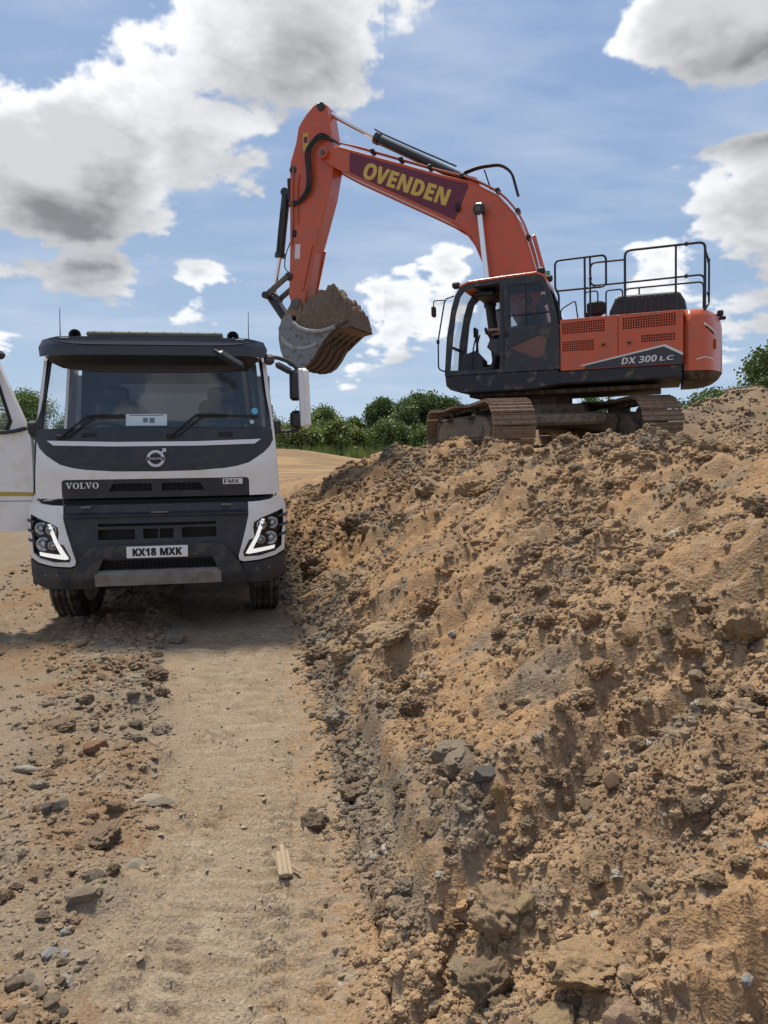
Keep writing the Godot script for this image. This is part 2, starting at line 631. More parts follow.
func shape_height(w: float, d: float) -> float:
	var x := w + toe(d)
	var yr := 0.2 * (1.0 - ss(1.0, 8.5, d)) - 0.07 * ss(8.0, 10.0, d)
	var far := 0.95 + 0.25 * ss(30.0, 70.0, d) + 0.75 * exp(-((x + 5.5) * (x + 5.5) / 14.0 + (d - 41.0) * (d - 41.0) / 16.0))
	var h := yr
	if w < 0.0:
		# loose ridge between the two packed tracks
		var e := road_edge(d)
		h += 0.025 * ss(-e + 0.1, -e - 0.15, w) * (1.0 - 0.6 * ss(-e - 0.9, -e - 1.25, w))
		h += 0.012 * cos((w + 0.5) * 6.0) * ss(-1.0, -0.8, w)
		h += 0.25 * ss(-7.0, -14.0, w)
		h += 0.04 * ss(-0.22, 0.0, w + 0.10 * g_mid.get_noise_2d(x * 3.0, d * 3.0))
	if w > 0.0:
		var wob := 0.05 * g_mid.get_noise_2d(3.0, d * 2.2)
		var ww := w + wob
		var k := ss(2.3, 2.7, d) * (1.0 - ss(5.2, 6.4, d))
		var crest := 1.865 + 0.14 * ss(9.5, 6.0, d) + 0.05 * g_big.get_noise_2d(x * 0.7, d * 0.7)
		var b := 0.09 * ss(-0.02, 0.17, ww)
		b += 0.17 * (k * ss(0.13, 0.215, ww) + (1.0 - k) * ss(0.02, 0.75, ww))
		var t := clampf((ww - 0.20) / 2.90, 0.0, 1.0)
		b += (crest - yr - 0.28) * (t * 1.18 - 0.18 * t * t * t)
		# broken ledge at the near end
		var led := 1.80 + 0.22 * g_mid.get_noise_2d(x * 1.1, 9.0) + 0.07 * g_fine.get_noise_2d(x * 0.7, 2.0) - 0.10 * ss(0.3, 0.9, w)
		b -= 0.22 * ss(led + 0.06, led - 0.16, d) * ss(0.15, 0.6, w)
		b -= 0.5 * ss(1.5, -0.4, d) * ss(0.3, 0.9, w)
		# scooped hollow
		var q := Vector2((w - 1.16) / 0.30, (d - 3.0) / 0.42).length()
		b -= 0.17 * (1.0 - ss(0.55, 1.15, q))
		h += b + 0.04
		var plat := 1.77 + (x - 3.05) * 0.0314
		h = lerpf(h, plat, ss(3.15, 3.65, ww))
		# ground thrown up behind the machine
		h += 0.75 * ss(1.2, 3.5, x + 0.4 * g_mid.get_noise_2d(x * 0.5, d * 0.5)) * ss(17.6, 20.0, d) * (1.0 - ss(23.0, 27.0, d))
		# spoil heap beyond the machine
		h += 0.8 * ss(6.3, 11.5, x + 0.5 * g_mid.get_noise_2d(x * 0.6, d * 0.6)) * ss(13.5, 17.5, d) * (1.0 - ss(22.0, 30.0, d))
	var reach := ss(1.5, 5.0, x) * 4.0
	h = lerpf(h, far, ss(lerpf(19.0, 16.5, ss(-0.5, 1.0, w)) + reach, lerpf(26.0, 24.0, ss(-0.5, 1.0, w)) + reach, d))
	return h

func height(x: float, d: float) -> float:
	var w := x - toe(d)
	var h := shape_height(w, d)
	var on_bank := ss(-0.12, 0.20, w + 0.08 * g_mid.get_noise_2d(x * 2.5, d * 2.5 + 31.0)) * (1.0 - ss(lerpf(16.0, 25.0, ss(2.0, 6.0, x)), lerpf(26.0, 33.0, ss(2.0, 6.0, x)), d))
	var e := road_edge(d) + 0.12 * g_mid.get_noise_2d(x * 1.5, d * 1.5)
	var on_ridge := ss(-e + 0.12, -e - 0.1, w) * (1.0 - 0.75 * ss(-e - 0.75, -e - 1.15, w)) * (1.0 - ss(11.0, 16.0, d))
	var rough := maxf(on_bank, on_ridge * 0.42)
	var p := Vector3(x, h * 0.8, d)
	h += 0.010 * g_fine.get_noise_3d(x * 0.6, 0.0, d * 0.6) + 0.02 * g_mid.get_noise_2d(x * 0.8, d * 0.8)
	if rough > 0.01:
		var smooth_patch := ss(-0.08, 0.16, g_patch.get_noise_3dv(p)) * (1.0 - 0.7 * ss(0.7, 0.15, w))
		var k := rough * (1.0 - 0.72 * smooth_patch)
		var face := ss(0.07, 0.13, w) * (1.0 - ss(0.24, 0.32, w)) * ss(2.3, 2.7, d) * (1.0 - ss(5.2, 6.2, d))
		k *= 1.0 - 0.9 * face
		rough *= 1.0 - 0.8 * face
		var lump_l := maxf(0.0, -g_cell_l.get_noise_3dv(p))
		var lump_m := maxf(0.0, -g_cell_m.get_noise_3dv(p))
		var lump_s := maxf(0.0, -g_cell_s.get_noise_3dv(p))
		h += rough * 0.13 * g_big.get_noise_2d(x, d)
		# slumped steps and low ridges running down the slope
		var sl := g_patch.get_noise_2d(x * 0.9 + d * 0.35 + 11.0, d * 0.8 - x * 0.25)
		h += rough * 0.085 * (ss(-0.07, 0.09, sl) + ss(0.18, 0.32, sl) - 0.95)
		h += rough * 0.07 * (0.5 - 2.0 * absf(g_big.get_noise_2d(x * 1.1 + d * 0.7 + 20.0, d * 0.9 - x * 0.5)))
		h += k * (0.085 * lump_l * ss(-0.25, 0.35, g_mid.get_noise_2d(x * 0.9 + 7.0, d * 0.9)) + 0.048 * lump_m * (0.4 + 0.6 * ss(-0.3, 0.3, g_mid.get_noise_2d(x * 2.0, d * 2.0 + 5.0))) + 0.020 * lump_s - 0.05)
		h += rough * 0.045 * g_fine.get_noise_3dv(p)
		h += rough * smooth_patch * 0.020 * g_streak.get_noise_2d(x * 1.0 + d * 0.9, (d - x * 0.9) * 0.16)
	var on_road := ss(-e - 0.02, -e + 0.15, w) * (1.0 - ss(-0.12, 0.0, w)) + ss(-e - 0.8, -e - 1.2, w)
	if w < -e - 0.7 and d < 22.0:
		# ruts and broken ground beside the truck
		var far_l := ss(-e - 0.9, -e - 1.8, w)
		h += far_l * (0.05 * g_mid.get_noise_2d((x * 0.96 + d * 0.28) * 2.6, (d * 0.96 - x * 0.28) * 0.22) + 0.05 * maxf(0.0, -g_cell_m.get_noise_3d(x, 0.0, d)) * ss(-0.1, 0.3, g_mid.get_noise_2d(x + 9.0, d)))
	if on_road > 0.01 and d < 16.0:
		# bars left across the track by crawler pads and tyre blocks
		var ph := d * 88.0 + 3.4 * g_mid.get_noise_2d(x * 1.2, d * 1.2) + x * 4.0
		h += on_road * 0.010 * sin(ph) * ss(-0.25, 0.25, g_patch.get_noise_2d(x * 1.4 + 30.0, d * 1.4))
		# tread prints of two wheels: slanted blocks pressed into the dust
		for lane: float in [-0.30, -0.78]:
			var lw := w - lane + 0.03 * sin(d * 1.1)
			var band := (1.0 - ss(0.12, 0.16, absf(lw))) * (1.0 - ss(5.0, 7.5, d))
			if band > 0.0:
				var tp := ss(-0.25, 0.25, sin(d * 62.0 + absf(lw) * 34.0)) * ss(0.012, 0.03, absf(lw))
				h += band * on_road * (0.026 * tp - 0.024) * ss(-0.35, 0.1, g_mid.get_noise_2d(x * 1.3 + 70.0, d * 1.3))
		h += on_road * (0.007 * g_fine.get_noise_3d(x * 2.2, 3.0, d * 1.4) + 0.006 * g_fine.get_noise_3d(x * 0.5, 8.0, d * 0.5) + 0.012 * g_streak.get_noise_2d(x * 0.55, d * 0.05) + 0.009 * g_streak.get_noise_2d(x * 0.30 + 0.2 * d, d * 1.5 - 0.12 * x))
	return h

# base colours (linear): dry clay, damp clay, grey marl, packed dust
func soil_color(x: float, d: float, hh: float) -> Color:
	var w := x - toe(d)
	var p := Vector3(x, hh, d)
	var n1 := g_patch.get_noise_3d(x * 0.8 + 40.0, hh, d * 0.8)
	var n2 := g_mid.get_noise_3d(x * 1.7, hh * 1.7 + 9.0, d * 1.7)
	var n3 := g_fine.get_noise_3d(x * 1.3, hh * 1.3 + 4.0, d * 1.3)
	var ochre := Color(0.42, 0.282, 0.163)
	var brown := Color(0.30, 0.20, 0.122)
	var marl := Color(0.235, 0.19, 0.142)
	var orange := Color(0.43, 0.268, 0.142)
	var dust := Color(0.43, 0.35, 0.255)
	var road := Color(0.345, 0.272, 0.195)
	var c: Color
	var e := road_edge(d) + 0.12 * g_mid.get_noise_2d(x * 1.5, d * 1.5) + 0.22 * n3 + 0.10 * n2
	if w > -0.06 + 0.06 * n2 + 0.07 * n3:
		c = ochre.lerp(brown, ss(-0.25, 0.45, n1 + 0.35 * n2))
		c = c.lerp(orange, 0.8 * ss(0.05, 0.35, g_patch.get_noise_3dv(p)))
		var grey := ss(0.55, 0.1, w + 0.4 * n2) * ss(-0.35, 0.15, n1 + 0.4 * n3 + 0.2)
		grey = maxf(grey, 0.8 * ss(0.2, 0.45, g_patch.get_noise_3d(x * 1.1 - 20.0, hh, d * 1.1)))
		c = c.lerp(marl, grey)
		c = c.lerp(dust, 0.55 * ss(0.1, 0.5, n3))
		c = c.lerp(marl, 0.55 * ss(6.0, 7.5, x + 1.5 * n1))
	elif w > -e:
		c = road.lerp(Color(0.33, 0.24, 0.15), 0.8 * ss(-0.05, 0.45, n1 + 0.3 * n2))
		var bars := g_streak.get_noise_2d(x * 0.30 + 0.2 * d, d * 1.5 - 0.12 * x)
		c = c.lerp(dust, 0.6 * ss(-0.05, 0.45, bars + 0.35 * n3))
		c = c.lerp(Color(0.27, 0.20, 0.13), 0.55 * ss(0.05, 0.5, -bars + 0.3 * n3))
		# bank soil spilled on to the track, in ragged patches
		c = c.lerp(ochre.lerp(brown, 0.35), 0.85 * ss(0.0, 0.07, n3 + 0.5 * n2 + 2.2 * (w + 0.20)))
		c = c.lerp(Color(0.335, 0.262, 0.185), 0.8 * ss(0.0, 0.07, n3 + 0.5 * n2 - 2.2 * (w + e - 0.16)))
		c = c.lerp(Color(0.36, 0.275, 0.185), 0.5 * ss(0.1, 0.4, g_streak.get_noise_2d(x * 0.35, d * 0.06)))
	else:
		c = Color(0.29, 0.23, 0.165).lerp(brown, ss(-0.2, 0.4, n1 + 0.5 * n2))
		c = c.lerp(dust, 0.5 * ss(0.1, 0.5, n3))
		c = c.lerp(Color(0.315, 0.245, 0.172), (0.85 - 0.6 * ss(-2.9, -3.6, w + 0.4 * n2)) * ss(-e - 0.75, -e - 1.15, w + 0.1 * n2) * ss(0.5, -0.1, n1))
	if d > 20.0:
		var field := Color(0.42, 0.29, 0.155).lerp(Color(0.30, 0.21, 0.125), ss(-0.2, 0.3, g_big.get_noise_2d(x * 0.25, d * 0.6)))
		c = c.lerp(field, ss(23.0, 27.0, d + 3.0 * n2))
		c = c.lerp(Color(0.08, 0.11, 0.035), ss(52.0, 57.0, d + 4.0 * n2))
	return c

var t_ws := PackedFloat32Array()
var t_ds := PackedFloat32Array()
var t_rows := []

func terrain_row(j: int) -> void:
	var d := t_ds[j]
	var vs := PackedVector3Array()
	var cs := PackedColorArray()
	var tx := toe(clampf(d, -3.0, 60.0))
	for w in t_ws:
		var x := w + tx
		var h := height(x, d)
		vs.append(Vector3(x, h, -d))
		cs.append(soil_color(x, d, h))
	t_rows[j] = [vs, cs]

func steps(list: PackedFloat32Array, a: float, b: float, by: float) -> void:
	var m := int(round((b - a) / by))
	for i in m:
		list.append(a + (b - a) * i / m)

func make_terrain() -> void:
	noise_setup()
	# rows
	var d := -60.0
	while d < 700.0:
		t_ds.append(d)
		if d < 0.9:
			d += clampf(-0.3 * (d - 0.7), 0.04, 10.0)
		else:
			d += maxf(0.011, (0.0064 if d < 18.0 else 0.014 if d < 60.0 else 0.06) * d)
	# columns
	var left := []
	var q := -3.4
	var st := 0.04
	while q > -400.0:
		left.append(q)
		st *= 1.14
		q -= st
	left.reverse()
	for a in left:
		t_ws.append(a)
	steps(t_ws, -3.36, -1.3, 0.026)
	var i_road := t_ws.size()
	steps(t_ws, -1.3, 0.0, 0.0155)
	var i_bank := t_ws.size()
	steps(t_ws, 0.0, 0.7, 0.0125)
	steps(t_ws, 0.7, 3.8, 0.0165)
	q = 3.8
	st = 0.018
	while q < 400.0:
		t_ws.append(q)
		st *= 1.019 if q < 15.0 else 1.2
		q += st
	var nw := t_ws.size()
	var nd := t_ds.size()
	t_rows.resize(nd)
	var id := WorkerThreadPool.add_group_task(terrain_row, nd)
	WorkerThreadPool.wait_for_group_task_completion(id)
	var j_far := 0
	while t_ds[j_far] < 24.0:
		j_far += 1
	terrain_piece("dirt_track", "packed beige dirt track with tread bars leading to the white truck", "track", i_road, i_bank, 0, j_far)
	terrain_piece("earth_bank", "sloping bank of lumpy brown clay under the orange excavator", "bank", i_bank, nw - 1, 0, j_far)
	terrain_piece("rough_ground", "rutted ground with loose rubble left of the packed track", "ground", 0, i_road, 0, j_far)
	terrain_piece("ground", "open sandy field running back to the hedge", "field", 0, nw - 1, j_far, nd - 1)
	t_rows.clear()

func terrain_piece(called: String, label: String, category: String, i0: int, i1: int, j0: int, j1: int) -> void:
	var vs := PackedVector3Array()
	var ns := PackedVector3Array()
	var cs := PackedColorArray()
	var ix := PackedInt32Array()
	var m := i1 - i0 + 1
	var nw := t_ws.size()
	for j in range(j0, j1 + 1):
		var row: PackedVector3Array = t_rows[j][0]
		var up: PackedVector3Array = t_rows[mini(j + 1, t_ds.size() - 1)][0]
		var dn: PackedVector3Array = t_rows[maxi(j - 1, 0)][0]
		vs.append_array(row.slice(i0, i1 + 1))
		var crow: PackedColorArray = t_rows[j][1]
		cs.append_array(crow.slice(i0, i1 + 1))
		for i in range(i0, i1 + 1):
			var a := row[mini(i + 1, nw - 1)] - row[maxi(i - 1, 0)]
			var b := up[i] - dn[i]
			ns.append(a.cross(b).normalized())
	for j in j1 - j0:
		var o := j * m
		for i in m - 1:
			var a := o + i
			ix.append(a); ix.append(a + m); ix.append(a + 1)
			ix.append(a + 1); ix.append(a + m); ix.append(a + m + 1)
	var A := []
	A.resize(Mesh.ARRAY_MAX)
	A[Mesh.ARRAY_VERTEX] = vs
	A[Mesh.ARRAY_NORMAL] = ns
	A[Mesh.ARRAY_COLOR] = cs
	A[Mesh.ARRAY_INDEX] = ix
	var am := ArrayMesh.new()
	am.add_surface_from_arrays(Mesh.PRIMITIVE_TRIANGLES, A)
	var o := part(self, called, am, M.soil)
	tag(o, label, category, "", "structure")

func soil_material() -> StandardMaterial3D:
	var m := StandardMaterial3D.new()
	m.vertex_color_use_as_albedo = true
	m.roughness = 0.95
	m.metallic_specular = 0.25
	m.uv1_triplanar = true
	m.uv1_world_triplanar = true
	m.uv1_scale = Vector3.ONE * 1.3
	# speckle of grains and small stones: colour only
	var size := 768
	var a := noise_img(fnl(FastNoiseLite.TYPE_SIMPLEX_SMOOTH, 0.05, 21, 5, 0.72), size, 0.0, 1.0).get_data()
	var b := noise_img(fnl(FastNoiseLite.TYPE_CELLULAR, 0.06, 22, 1), size, 0.0, 1.0).get_data()
	var out := PackedByteArray()
	out.resize(size * size * 3)
	for i in size * size:
		var g := 0.90 + 0.30 * (a[i] / 255.0 - 0.5)
		var s := b[i]
		var wr := 0.02 * ((s & 15) / 15.0 - 0.5)
		g += 0.12 * ((s >> 3) / 31.0 - 0.5)
		out[i * 3] = clampi(int(255.0 * (g + wr)), 0, 255)
		out[i * 3 + 1] = clampi(int(255.0 * g), 0, 255)
		out[i * 3 + 2] = clampi(int(255.0 * (g - wr)), 0, 255)
	m.albedo_texture = tex(Image.create_from_data(size, size, false, Image.FORMAT_RGB8, out))
	var hn := fnl(FastNoiseLite.TYPE_SIMPLEX_SMOOTH, 0.045, 23, 5, 0.68)
	m.heightmap_enabled = true
	m.heightmap_scale = 1.3
	m.heightmap_texture = tex(noise_img(hn, size, 0.0, 1.0))
	return m

func stone_material() -> StandardMaterial3D:
	var m := StandardMaterial3D.new()
	m.albedo_texture = tex(noise_img(fnl(FastNoiseLite.TYPE_SIMPLEX_SMOOTH, 0.02, 51, 5, 0.68), 512, 0.72, 1.0))
	m.uv1_triplanar = true
	m.uv1_scale = Vector3.ONE * 1.3
	m.roughness = 0.92
	m.metallic_specular = 0.3
	m.heightmap_enabled = true
	m.heightmap_scale = 0.6
	m.heightmap_texture = tex(noise_img(fnl(FastNoiseLite.TYPE_SIMPLEX_SMOOTH, 0.03, 52, 5, 0.66), 512, 0.0, 1.0))
	return m

var STONES := [
	["stone", "smooth cream-white stone high on the bank slope", "stone", 1.665, 4.318, 0.14, 0.09, 0.10, 0, [0.56, 0.52, 0.40], 0.3],
	["clay_lump", "long tan clay lump just above the cream-white stone", "clod", 1.60, 4.62, 0.24, 0.10, 0.12, 2, [0.472, 0.330, 0.189], 0.2],
	["stone", "flat-topped yellow sandstone cobble near the ledge of the bank", "stone", 0.45, 2.312, 0.085, 0.06, 0.075, 1, [0.54, 0.41, 0.22], 0.5],
	["stone", "small ochre pebble standing upright beside a blue-grey stone", "stone", 0.402, 2.636, 0.05, 0.07, 0.045, 0, [0.50, 0.33, 0.12], 0.1],
	["stone", "blue-grey stone above the ochre pebble", "stone", 0.372, 2.74, 0.11, 0.07, 0.08, 1, [0.15, 0.155, 0.16], 0.6],
	["stone", "dull grey stone below the ochre pebble", "stone", 0.375, 2.555, 0.05, 0.055, 0.05, 0, [0.24, 0.20, 0.16], 1.2],
	["stone", "narrow pale pink stone on the lower bank", "stone", 0.543, 2.567, 0.048, 0.022, 0.025, 1, [0.56, 0.44, 0.34], 0.15],
	["stone", "small bright white stone at the crack in the near slab of earth", "stone", 0.848, 1.698, 0.04, 0.03, 0.028, 0, [0.66, 0.64, 0.60], 0.8],
	["stone", "dark red stone set in the large crumbly clod", "stone", 0.562, 2.17, 0.055, 0.045, 0.045, 0, [0.16, 0.065, 0.055], 0.4],
	["rock", "pinkish brown rock under the broken ledge", "rock", 0.58, 1.745, 0.13, 0.09, 0.10, 1, [0.472, 0.319, 0.224], 0.9],
	["clay_lump", "large crumbly clod of ochre clay at the broken ledge", "clod", 0.553, 1.96, 0.22, 0.09, 0.17, 2, [0.448, 0.301, 0.165], 0.4],
	["clay_lump", "slab of brown clay with ribbed face leaning at the top of the cut", "clod", 0.372, 2.36, 0.16, 0.15, 0.20, 2, [0.354, 0.248, 0.153], 0.2],
	["clay_lump", "large rounded clay lump beside the smooth hollow", "clod", 1.476, 3.105, 0.26, 0.16, 0.18, 2, [0.389, 0.266, 0.153], 1.0],
	["stone", "round tan cobble among the stones above the hollow", "stone", 1.233, 3.806, 0.10, 0.07, 0.08, 0, [0.37, 0.26, 0.155], 0.0],
	["stone", "grey-brown stone beside two pale split stones", "stone", 1.216, 3.276, 0.06, 0.05, 0.05, 0, [0.28, 0.215, 0.14], 0.5],
	["stone", "pale split stone, the larger of two touching each other", "stone", 1.261, 3.048, 0.065, 0.045, 0.05, 1, [0.46, 0.37, 0.27], 0.3],
	["stone", "pale split stone, the smaller of two touching each other", "stone", 1.320, 3.09, 0.055, 0.032, 0.04, 1, [0.44, 0.36, 0.26], 1.4],
	["stone", "reddish round stone above the two pale split stones", "stone", 1.391, 3.299, 0.07, 0.05, 0.06, 0, [0.33, 0.19, 0.11], 0.2],
	["stone", "tiny white chip above the smooth hollow", "stone", 1.142, 3.133, 0.03, 0.02, 0.02, 1, [0.66, 0.63, 0.58], 0.4],
	["stone", "pale stone lying in the smooth hollow", "stone", 0.983, 2.701, 0.05, 0.035, 0.04, 0, [0.47, 0.39, 0.30], 0.9],
	["stone", "thin pale yellow stone shard on the near slab of earth", "stone", 0.852, 1.903, 0.075, 0.02, 0.035, 1, [0.58, 0.48, 0.30], 0.3],
	["stone", "flat pinkish flake on the near slab of earth", "stone", 0.839, 1.99, 0.075, 0.018, 0.05, 1, [0.48, 0.34, 0.24], 0.7],
	["stone", "pale green-white stone at the foot of the bank", "stone", -0.575, 7.003, 0.11, 0.09, 0.09, 0, [0.46, 0.42, 0.31], 0.2],
	["stone", "pale rock above the straight cut", "stone", 0.068, 4.636, 0.08, 0.05, 0.06, 1, [0.50, 0.42, 0.32], 0.6],
	["stone_slab", "long flat cream stone slab at the edge of the packed track", "stone", -1.156, 3.726, 0.23, 0.06, 0.10, 1, [0.54, 0.47, 0.36], 0.15],
	["stone_slab", "short flat pale slab in the edge of the packed track", "stone", -1.056, 3.146, 0.11, 0.045, 0.08, 1, [0.50, 0.44, 0.35], 0.1],
	["brick", "broken piece of red brick on the loose ridge", "brick", -1.695, 4.372, 0.16, 0.09, 0.11, 1, [0.33, 0.155, 0.09], 0.5],
	["stone", "white speckled stone beside a smaller white one on the loose ridge", "stone", -1.175, 2.556, 0.058, 0.05, 0.05, 1, [0.60, 0.60, 0.59], 0.3],
	["stone", "small white stone touching the white speckled one", "stone", -1.115, 2.545, 0.040, 0.034, 0.034, 1, [0.66, 0.65, 0.63], 1.3],
	["stone", "bright white pebble near the end of the long grey rock", "stone", -1.167, 2.66, 0.03, 0.028, 0.026, 0, [0.66, 0.66, 0.65], 0.1],
	["rock", "long grey-brown rock lying on the loose ridge", "rock", -1.159, 2.79, 0.13, 0.06, 0.07, 1, [0.366, 0.295, 0.224], 0.25],
	["stone", "rounded grey stone leaning on a dark slate", "stone", -1.537, 3.535, 0.095, 0.07, 0.07, 1, [0.33, 0.295, 0.245], 0.7],
	["stone", "dark blue slate stood on edge", "stone", -1.592, 3.49, 0.05, 0.08, 0.05, 1, [0.15, 0.165, 0.18], 0.2],
	["stone_slab", "pale flat stone on the ridge near the truck", "stone", -1.982, 5.863, 0.21, 0.07, 0.10, 1, [0.45, 0.37, 0.28], 0.2],
	["clay_lump", "dark clod at the track edge near the truck", "clod", -1.64, 5.55, 0.10, 0.07, 0.08, 2, [0.236, 0.177, 0.130], 0.1],
	["stone_slab", "thin white stone on the far side of the loose ridge", "stone", -2.037, 4.222, 0.14, 0.045, 0.06, 1, [0.58, 0.53, 0.45], 0.2],
	["stone", "pale lumpy stone below the thin white one", "stone", -1.885, 4.047, 0.11, 0.055, 0.06, 2, [0.50, 0.45, 0.37], 0.1],
	["clay_lump", "dark brown clod alone on the packed track near the cut", "clod", -0.325, 3.50, 0.13, 0.09, 0.11, 2, [0.153, 0.112, 0.080], 0.6],
	["clay_lump", "small dark clod just behind the larger dark clod on the track", "clod", -0.345, 3.63, 0.07, 0.05, 0.05, 2, [0.142, 0.106, 0.077], 1.6],
	["clay_lump", "dark stony clod in the shade in front of the truck bumper", "clod", -2.02, 7.45, 0.16, 0.11, 0.12, 2, [0.224, 0.177, 0.136], 0.4],
	["clay_lump", "large grey marl clod at the top of the straight cut", "clod", 0.30, 3.22, 0.20, 0.14, 0.16, 2, [0.277, 0.230, 0.177], 0.5],
	["clay_lump", "knobbly grey clod below the large grey marl clod", "clod", 0.30, 2.99, 0.15, 0.11, 0.13, 2, [0.295, 0.242, 0.189], 1.5],
	["rock", "brown angular rock at the very foot of the broken ledge", "rock", 0.37, 1.95, 0.14, 0.09, 0.10, 1, [0.366, 0.242, 0.147], 0.7],
	["clay_lump", "dark hollowed clod in the crevice of the broken ledge", "clod", 0.31, 2.16, 0.15, 0.13, 0.12, 2, [0.236, 0.171, 0.109], 0.3],
	["clay_lump", "crumbly yellow-brown lump under the ledge", "clod", 0.46, 1.88, 0.16, 0.10, 0.12, 2, [0.425, 0.307, 0.171], 1.1],
	["clay_lump", "round brown lump at the near corner of the bank", "clod", 0.80, 1.60, 0.12, 0.09, 0.10, 2, [0.401, 0.260, 0.142], 0.2],
	["clay_lump", "brown clod left of the round one at the near corner", "clod", 0.68, 1.62, 0.11, 0.085, 0.09, 2, [0.319, 0.212, 0.118], 0.9],
	["clay_lump", "small reddish cube of clay above the white chip field", "clod", 0.79, 2.56, 0.085, 0.07, 0.07, 1, [0.366, 0.224, 0.136], 0.5],
	["clay_lump", "ochre clod pile at the head of the straight cut", "clod", -0.30, 5.75, 0.20, 0.15, 0.16, 2, [0.437, 0.295, 0.153], 0.3],
	["clay_lump", "brown clod behind the ochre pile at the head of the cut", "clod", -0.22, 6.05, 0.18, 0.12, 0.14, 2, [0.330, 0.224, 0.130], 1.2],
	["clay_lump", "lump on the bank crest in front of the rear end of the track", "clod", 2.50, 6.50, 0.17, 0.15, 0.14, 2, [0.366, 0.254, 0.153], 0.4],
]

func noise_setup() -> void:
	g_big = fnl(FastNoiseLite.TYPE_SIMPLEX_SMOOTH, 0.75, 1, 3)
	g_mid = fnl(FastNoiseLite.TYPE_SIMPLEX_SMOOTH, 1.6, 2, 3)
	g_fine = fnl(FastNoiseLite.TYPE_SIMPLEX_SMOOTH, 11.0, 3, 4, 0.6)
	g_cell_l = fnl(FastNoiseLite.TYPE_CELLULAR, 2.9, 4)
	g_cell_m = fnl(FastNoiseLite.TYPE_CELLULAR, 7.0, 5)
	g_cell_s = fnl(FastNoiseLite.TYPE_CELLULAR, 19.0, 6)
	for g in [g_cell_l, g_cell_m, g_cell_s]:
		g.cellular_return_type = FastNoiseLite.RETURN_DISTANCE
		if g != g_cell_l:
			continue
		g.domain_warp_enabled = true
		g.domain_warp_frequency = g.frequency * 1.3
		g.domain_warp_amplitude = 0.3 / g.frequency
		g.domain_warp_fractal_type = FastNoiseLite.DOMAIN_WARP_FRACTAL_PROGRESSIVE
		g.domain_warp_fractal_octaves = 2
	g_patch = fnl(FastNoiseLite.TYPE_SIMPLEX_SMOOTH, 0.9, 8, 3)
	g_streak = fnl(FastNoiseLite.TYPE_SIMPLEX_SMOOTH, 8.0, 9, 2)

# ------------------------------------------------------------------ truck
func itp(t: float, p: Array) -> float:
	if t <= p[0][0]:
		return p[0][1]
	for i in p.size() - 1:
		if t <= p[i + 1][0]:
			return lerpf(p[i][1], p[i + 1][1], (t - p[i][0]) / (p[i + 1][0] - p[i][0]))
	return p[p.size() - 1][1]

func cab_w(y: float) -> float:
	return itp(y, [[1.40, 1.225], [2.15, 1.18], [2.87, 1.115], [3.1, 1.09]])

func cab_z(x: float, y: float) -> float:
	var u := absf(x) / cab_w(y)
	return itp(y, [[1.40, -0.11], [1.75, -0.09], [2.13, -0.12], [2.2, -0.135], [2.87, -0.34], [3.1, -0.41]]) - 0.06 * u * u - 0.15 * pow(maxf(0.0, (u - 0.72) / 0.28), 2.2)

func bum_z(x: float, y: float) -> float:
	var u := absf(x) / 1.27
	return itp(y, [[0.55, -0.06], [0.7, 0.0], [0.95, 0.0], [1.2, -0.02], [1.45, -0.06]]) - 0.08 * u * u - 0.2 * pow(maxf(0.0, (u - 0.70) / 0.30), 2.2)

func bum_in(x: float, y: float) -> float:
	return bum_z(x, y) - 0.07

func visor_z(x: float, y: float) -> float:
	var u := absf(x) / 1.14
	return itp(y, [[2.8, -0.30], [2.93, -0.17], [3.02, -0.17], [3.12, -0.24]]) - 0.08 * u * u - 0.16 * pow(maxf(0.0, (u - 0.75) / 0.25), 2.2)

func make_wheel(parent: Node, at: Vector3, turn: float, dual := false) -> void:
	var k := knot(parent, "wheel", Transform3D(Basis(Vector3.UP, turn), at))
	var hw := 0.16 if not dual else 0.31
	var R := 0.525
	var prof := [Vector2(0.30, -hw + 0.02), Vector2(0.40, -hw - 0.005), Vector2(0.485, -hw + 0.005), Vector2(R - 0.012, -hw + 0.03)]
	var grooves := 4
	for g in grooves:
		var c := -hw + 2.0 * hw * (g + 1.0) / (grooves + 1.0)
		prof.append_array([Vector2(R, c - 0.010), Vector2(R - 0.017, c - 0.006), Vector2(R - 0.017, c + 0.006), Vector2(R, c + 0.010)])
	prof.append_array([Vector2(R - 0.012, hw - 0.03), Vector2(0.485, hw - 0.005), Vector2(0.40, hw + 0.005), Vector2(0.30, hw - 0.02)])
	part(k, "tyre", mb().lathe(Vector3.ZERO, Vector3.RIGHT, prof, 40), M.tyre)
	part(k, "rim", mb().lathe(Vector3.ZERO, Vector3.RIGHT, [Vector2(0.30, -hw + 0.02), Vector2(0.27, -hw + 0.06), Vector2(0.12, -0.02), Vector2(0.10, 0.0), Vector2(0.12, 0.02), Vector2(0.27, hw - 0.06), Vector2(0.30, hw - 0.02)], 28), M.rim)

